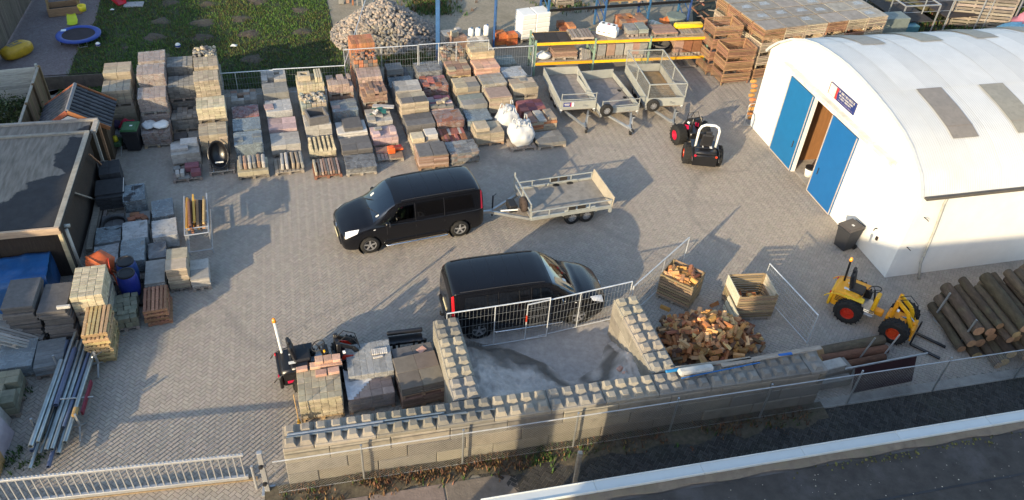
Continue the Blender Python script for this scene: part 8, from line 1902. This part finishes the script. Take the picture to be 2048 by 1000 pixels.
# blue rack
def blue_upright(par, x, H_=3.4, D=1.2, two=True):
    for y in (0, D): mb = MB(); mb.box((x, y, H_/2), (.11, .09, H_), bev=.01); mb.build("upright", BLUEP, par)
    mb = MB()
    for k in range(5): mb.bar((x, .0, .2+k*.65), (x, D, .2+(k+1)*.6), .04)
    mb.build("brace", BLUEP, par)
br0, br1 = (0.94, 38.97), (8.55, 41.63); BA = heading(br0, br1); BL = dist(br0, br1); brk = thing("tall_rack", "tall blue pallet rack behind the yellow rack with black beams", "rack", br0, BA)
fr_ = [0, .39, .70, 1.0]
for f_ in fr_: blue_upright(brk, BL*f_, 4.2)
for i in range(3):
    for y in (-.03, 1.23):
        for z in (1.5,): mb = MB(); mb.box((BL*(fr_[i]+fr_[i+1])/2, y, z), (BL*(fr_[i+1]-fr_[i])-.12, .06, .14), bev=.01); mb.build("beam", BLACKP, brk)
def bk_(x, y, z): c, s = math.cos(BA), math.sin(BA); return (br0[0]+x*c-y*s, br0[1]+x*s+y*c, z)
def bload(x, y, z, w, d, h, mat, nm, pc, label, **k): q = bk_(x, y, z); return pallet_load(q, BA, w, d, h, mat, nm, pc, label, z=z, group="pallets on the blue rack", **k)
Zr = 1.58
bload(BL*.49, .6, Zr, 1.4, 1.1, 1.35, RUST, "brick", (.35, .18, .24), "left tall dark brown brick pallet on the blue rack", wood=WOOD); bload(BL*.625, .6, Zr, 1.15, 1.1, 1.0, RUST, "brick", (.38, .3, .4), "right dark brown brick pallet with stepped top on the blue rack", wood=WOOD, missing=.25)
bload(BL*.90, .6, Zr+.0, 1.6, 1.1, .85, M("red_tile_pack", (.42, .07, .05), .8, .2, 5, .3, .15), "tile", (.34, .2, .35), "red tile pallet at the right end of the blue rack", wood=WOOD)
bload(BL*.16, .6, 0, .8, .9, .46, TERRA, "tile", (.35, .3, .2), "terracotta pot and tile pallet on the ground left of the black junk", mats=[TERRA, RUST], missing=.2, pallet=True); bload(BL*.60, .3, 0, 1.5, 1.0, .7, RUST, "tile", (.3, .3, .2), "orange brown tile pallet under the left bay of the blue rack", mats=[RUST, TERRA, BROWN], missing=.2)
cr_ = slat_crate(bk_(BL*.115, .6, 0)[:2], BA, .95, .95, .95, "grey wooden crate of upright rods on the left end of the blue rack", 5, WOODG, z=Zr-.0, group=None)
for k in range(9): q = bk_(BL*.115+U(-.3, .3), .6+U(-.25, .3), Zr+.15); mb = MB(); mb.box((0, 0, .65), (.07, .05, 1.3), bev=.006); o = tag(mb.build("rod", BLUEG if k % 2 else LGREY, None, q), "rod standing in the grey crate on the blue rack", "rod", "rods in the grey crate"); o.rotation_euler = (U(-.15, .15), U(-.25, .25), BA)
cy = thing("gas_cylinder", "greenish white gas cylinder lying on the ground under the blue rack", "cylinder", bk_(BL*.80, -.1, .2), BA-1.0); mb = MB(); mb.lathe([(.0, -.75), (.12, -.73), (.2, -.6), (.2, .6), (.12, .73), (0, .75)], 16, axis='x'); mb.build("tank", M("pale_green_tank", (.45, .55, .50), .4, .1, 3, .05, 0), cy, smooth=True)
for x in (-.5, -.3): mb = MB(); mb.lathe([(.205, x-.05), (.205, x+.05)], 16, axis='x'); mb.build("pale_band", WHITE, cy, smooth=True)
mb = MB(); mb.cyl((.73, 0, 0), (.85, 0, 0), .05, 8); mb.build("valve", GALV, cy)
mb = MB(); mb.lathe([(0, 0), (.5, 0), (.55, .6), (.5, .62), (0, .6)], 20); tag(mb.build("water_butt", M("grey_green_tub", (.17, .21, .19), .6, .2, 4, .1, 0), None, bk_(BL*.93, .3, 0)), "round grey green tub under the right end of the blue rack", "tub")
lump("rusty_lump", "rusty orange heap under the right bay of the blue rack", "heap", bk_(BL*.86, .3, 0), (.4, .35, .25), ORNG, 0, 4)
for i in range(12):
    mb = MB(); mb.bar((0, -1.0, 0), (0, 1.0, 0), .09, .06, bev=.01); o = tag(mb.build("scrap_beam", [DARKW, WOODR, WOODG][i % 3], None, bk_(BL*1.08+U(0, 1.4), .2+U(0, 1.5), .1+.1*i)), "old beam in the heap between the blue rack and the crate wall", "beam", "old beams in a heap"); o.rotation_euler = (U(-.5, .3), 0, U(-.6, .8))
# big blue post standing alone
bpz = thing("blue_post", "tall single blue steel post standing behind the mesh fence", "post", (-4.29, 35.68)); mb = MB(); mb.box((0, 0, 2.3), (.20, .14, 4.6), bev=.01); mb.build("shaft", BLUEP, bpz); mb = MB(); mb.box((0, 0, .02), (.3, .26, .04)); mb.build("foot_plate", BLUEP, bpz)
bq = thing("blue_post", "paired blue rack uprights with cross braces left of the white block packs", "post", (-1.69, 37.40)); 
for y in (0, 1.1): mb = MB(); mb.box((0, y, 2.1), (.10, .08, 4.2), bev=.01); mb.build("upright", BLUEP, bq)
mb = MB()
for k in range(4): mb.bar((0, 0, .3+.8*k), (0, 1.1, .9+.8*k), .035)
mb.build("brace", BLACKP, bq)

# ================================================================ stacked crates
CRR = M("red_brown_crate_board", (.27, .155, .09), .85, .3, 3, .3, .2, grain=(1, 6, 6)); CRG = M("grey_crate_board", (.38, .31, .23), .85, .3, 3, .3, .2, grain=(1, 6, 6))
k0, k1 = (9.39, 35.05), (10.83, 35.53); kw = dist(k0, k1); ka = heading(k0, k1); kc = mid(k0, k1)
def cs(par_loc, a, w, d, h, z, label, mat, n, group): return slat_crate(par_loc, a, w, d, h, label, n, mat, z=z, group=group, base=False, gf=.68)
g1 = "red brown crates stacked beside the yellow rack"
cpos = [(kc[0]-math.sin(ka)*.55, kc[1]+math.cos(ka)*.55)]
for k in range(3): cs(cpos[0], ka+U(-.01, .01), kw, 1.1, .62, k*.63, ["bottom", "middle", "open top"][k]+" red brown slatted crate of the front stack beside the yellow rack", CRR, 6, g1)
kb = (kc[0]-math.sin(ka)*1.7-math.cos(ka)*.25, kc[1]+math.cos(ka)*1.7-math.sin(ka)*.25)
for k in range(4): cs(kb, ka+.02, kw, 1.1, .62, k*.63, ["bottom", "second", "third", "open top"][k]+" red brown slatted crate of the stack behind, next to the yellow rack", CRR, 6, g1)
# long wall of closed crates; front corner at the left end
w0, w1 = (11.40, 36.52), (18.06, 39.39); wa_ = heading(w0, w1); ww_ = 1.22; ncol = 6; ht = .66
g2 = "crates of the long crate wall"; wn = ["left end", "second", "third", "fourth", "fifth", "right end"]; wr_ = ["bottom", "second", "third", "top"]
LIDM = M("grey_crate_lid", (.29, .265, .23), .85, .3, 3, .35, .12, dirt=.5, dirtcol=(.18, .17, .16), dscale=2)
wo = (11.04, 35.77)
for d_ in range(4):
    for c in range(ncol):
        for k in range(4):
            if d_ and k < 3 and c > 0: continue
            x, y = ww_*(c+.5), 1.05*(d_+.5); q = (wo[0]+x*math.cos(wa_)-y*math.sin(wa_), wo[1]+x*math.sin(wa_)+y*math.cos(wa_))
            o = cs(q, wa_+U(-.012, .012), ww_-.03, 1.0, ht-.01, k*ht, "%s crate, %s column, in row %s of the long crate wall" % (wr_[k], wn[c], ["one facing the hall", "two", "three", "four at the back"][d_]), CRG if (c+k) % 3 else CRR, 6, g2)
            if k == 3:
                lm = MB(); lm.box((0, 0, ht), (ww_-.05, .98, .03), bev=.006); lm.build("lid", LIDM, o)
                if random.random() < .6:
                    fm = MB(); x_, y_ = U(-.3, .3), U(-.2, .2); fm.add([(x_-.3, y_-.15, ht+.02), (x_+.3, y_-.2, ht+.025), (x_+.25, y_+.2, ht+.02), (x_-.2, y_+.15, ht+.03)], [(0, 1, 2, 3)]); fm.build("lid_scrap", FILMW, o)
# far right behind the hall: frames, teal sheet, wooden gate, wire fence
def frame(px, w, d, h, a, label):
    t = thing("metal_stand", label, "frame", px, a, "pale steel frames behind the crate wall"); mb = MB(); P4 = [(0, 0), (w, 0), (w, d), (0, d)]
    for p in P4: mb.bar((*p, 0), (*p, h), .06)
    for i in range(4): mb.bar((*P4[i], h), (*P4[(i+1) % 4], h), .06)
    mb.build("frame_bars", ALU, t); mb = MB(); mb.box((w/2, d/2, h*.45), (w-.1, d-.1, .05)); mb.build("frame_shelf", DARKW, t); return t
f0 = (20.28, 42.60); frame(f0, 2.2, 3.2, 1.7, SITE, "pale steel frame nearest to the crate wall"); frame((f0[0]+2.9, f0[1]+.9), 2.2, 3.2, 1.9, SITE+.05, "middle pale steel frame behind the crate wall"); frame((f0[0]+5.6, f0[1]+1.9), 2.0, 3.0, 1.9, SITE+.03, "rightmost pale steel frame behind the crate wall")
mb = MB(); mb.box((0, 0, .35), (1.3, 2.0, .7), bev=.03); tag(mb.build("teal_box", M("teal_paint", (.06, .16, .20), .5, .2, 4, .1, 0), None, (20.51, 43.29), rz=SITE), "low teal box right of the long crate wall", "box")
mb = MB(); mb.box((0, 0, .9), (2.2, .9, 1.8), bev=.02); tag(mb.build("grey_green_box", M("grey_green_box", (.16, .19, .18), .6, .2, 4, .1, 0), None, (18.70, 40.87), rz=SITE), "grey green box closing the right end of the crate wall", "box")
ga_, gb_ = (23.88, 44.57), (27.21, 44.48); wg = thing("wooden_gate", "pale wooden slatted gate panel standing behind the hall roof", "gate", ga_, heading(ga_, gb_)); gl = dist(ga_, gb_)
mb = MB(); mb.box((0, 0, 0), (gl, .03, .14), bev=.006); gm_ = mb.mesh("slat", WOODG)
for k in range(10): link("slat", gm_, wg, (gl/2, 0, .15+k*.19))
for x in (0, gl*.33, gl*.66, gl): mb = MB(); mb.box((x, .04, 1.0), (.1, .06, 2.1), bev=.01); mb.build("stile", WOODG, wg)
fx0, fx1 = (19.85, 43.44), (30.50, 46.61)
t = thing("wire_fence", "wire fence with slim posts along the dark field behind the hall", "fence", fx0, heading(fx0, fx1)); fl0 = dist(fx0, fx1)
for k in range(6): mb = MB(); mb.cyl((fl0*k/5, 0, 0), (fl0*k/5, 0, 2.0), .04, 6); mb.build("post", GALV, t)
for z in (.3, .9, 1.5): mb = MB(); mb.cyl((0, 0, z), (fl0, 0, z), .015, 4); mb.build("wire", GALV, t)
lump("pink_cushion_heap", "pink and blue covered heap at the right edge behind the hall roof", "heap", (28.33, 44.67), (.9, .9, .55), M("pink_cover", (.50, .20, .25), .6, .2, 5, .3, 0), 0, 15); lump("blue_cover_heap", "pale blue cover beside the pink heap behind the hall roof", "heap", ((27.40, 42.99)[0]-.4, (27.40, 42.99)[1]), (1.2, .8, .5), M("pale_blue_cover", (.25, .45, .60), .5, .2, 5, .3, 0), 0, 16)
for i, (px, l) in enumerate((((25.44, 47.75), "long dark heap with weeds beyond the wire fence, left"), ((28.31, 48.83), "long dark heap with weeds beyond the wire fence, right"))): lump("earth_bank", l, "bank", px, (6, 1.6, .5), M("bank_soil", (.09, .085, .05), .95, .4, 2, .6, 0, dirt=.7, dirtcol=(.14, .15, .05), dscale=2), SITE, 20+i, .1)
mb = MB(); mb.box((0, 0, .3), (2.0, .9, .05), bev=.01); o = tag(mb.build("pale_sheet", LGREY, None, (25.99, 48.16), rz=SITE+.3), "pale sheet lying on the dark bank beyond the wire fence", "sheet")
pts = []
for i in range(900): c = random.choice(((21.98, 42.70), (25.44, 47.75), (28.28, 48.74), (25.72, 44.35))); pts.append((c[0]+random.gauss(0, 2.4), c[1]+random.gauss(0, .9), 0 if U(0, 1) < .8 else 1))
tufts("field_weeds", pts, [WEED, DRYL], .22, .03, 5, .14)

# ================================================================ unseen outlines added to cast shadows (left of and below the frame)
BRK = M("caster_brick", (.22, .12, .08), .9, .2, 4, .3, 0); TILE = M("neighbour_tiles", (.10, .06, .05), .8, .2, 6, .3, 0)
SA = math.pi/2-SUN_AZ; SDX = Vector((math.cos(SA), math.sin(SA), 0)); SDY = Vector((-SDX.y, SDX.x, 0)); TE = math.tan(SUN_EL)
def shade_outline(name, label, cat, dist_, pts, depth=3.0, mat=BRK):
    """an unseen shade-casting outline standing square to the sun; pts are ground points (metres) where its shadow corner falls, dist_ metres back towards the sun along the ground"""
    us = [Vector((*p, 0)).dot(SDY) for p in pts]; ls = [Vector((*p, 0)).dot(SDX) for p in pts]; base = dist_
    prof = [(u, (l-base)*TE) for u, l in zip(us, ls)]
    t = thing(name, label, cat, tuple(SDX*base), SA)
    lo = min(u for u, _ in prof); hi = max(u for u, _ in prof); poly = [(u, h) for u, h in prof]+[(prof[-1][0], 0), (prof[0][0], 0)]
    mb = MB(); n = len(poly); mb.add([(0, u, max(0, h)) for u, h in poly]+[(-depth, u, max(0, h-depth*TE*.98)) for u, h in poly], [tuple(range(n)), tuple(range(n, 2*n))[::-1]]+[(k, n+k, n+(k+1) % n, (k+1) % n) for k in range(n)])
    mb.build("wall", mat, t); return t
def tree(label, dist_, pt, rad, seed, n=2600):
    p = Vector((*pt, 0)); l = p.dot(SDX)-dist_; h = l*TE; q = p-SDX*l; t = thing("tree", label, "tree", (q.x, q.y), 0)
    mb = MB(); mb.cyl((0, 0, 0), (0, 0, h*.6), .18, 8, r2=.1)
    for k in range(5): a = k*1.3; mb.cyl((0, 0, h*.5), (rad*.6*math.cos(a), rad*.6*math.sin(a), h-.2*rad), .08, 6, r2=.03)
    mb.build("trunk", BARK, t); leafball("crown", SHRUB, n, (rad, rad, rad*.9), .16, t, (0, 0, h-.75*rad), seed); return t
DH = -11.0
ln = [(14.6, -4), (15.4, 2), (16.6, 6.6), (18.6, 9.5), (21.4, 12.4), (23.5, 15.5), (25.3, 17.6), (29, 19), (32, 21.6), (35, 22.5), (41, 25), (50, 30), (62, 36)]
pp_ = []
for (u0_, l0_), (u1_, l1_) in zip(ln, ln[1:]):
    k = max(1, int((u1_-u0_)/.5))
    for j in range(k): u_ = u0_+(u1_-u0_)*j/k; l_ = l0_+(l1_-l0_)*j/k+(.9*noise.noise((u_*.9, 1, 2))+.5*noise.noise((u_*2.3, 4, 2)) if l0_ > 0 else 0); q = SDY*u_+SDX*l_; pp_.append((q.x, q.y))
shade_outline("left_shade_caster", "unseen, added hedge outside the picture on the left", "left_shade_caster", DH, pp_, 2.5, SHRUB)  # unseen, added; its top edge is traced back from the shadow line
shade_outline("right_shade_caster", "unseen brick house front added to shade the lane and hall side", "house", DH, [tuple((SDY*u_+SDX*l_)[:2]) for u_, l_ in ((4.1, 25), (2.6, 27.6), (1.2, 29.8), (-2.5, 33.6), (-9, 35), (-30, 36))], 3., BRK)  # unseen front, added and shaped to shade the lower right
shade_outline("band_shade_caster", "unseen brick pillar added to lay a shadow band across the wall", "pillar", 1.5, [tuple((SDY*u_+SDX*l_)[:2]) for u_, l_ in ((6.25, 17.5), (6.9, 17.5))], .5, BRK)  # unseen, added for the dark band across ground and wall
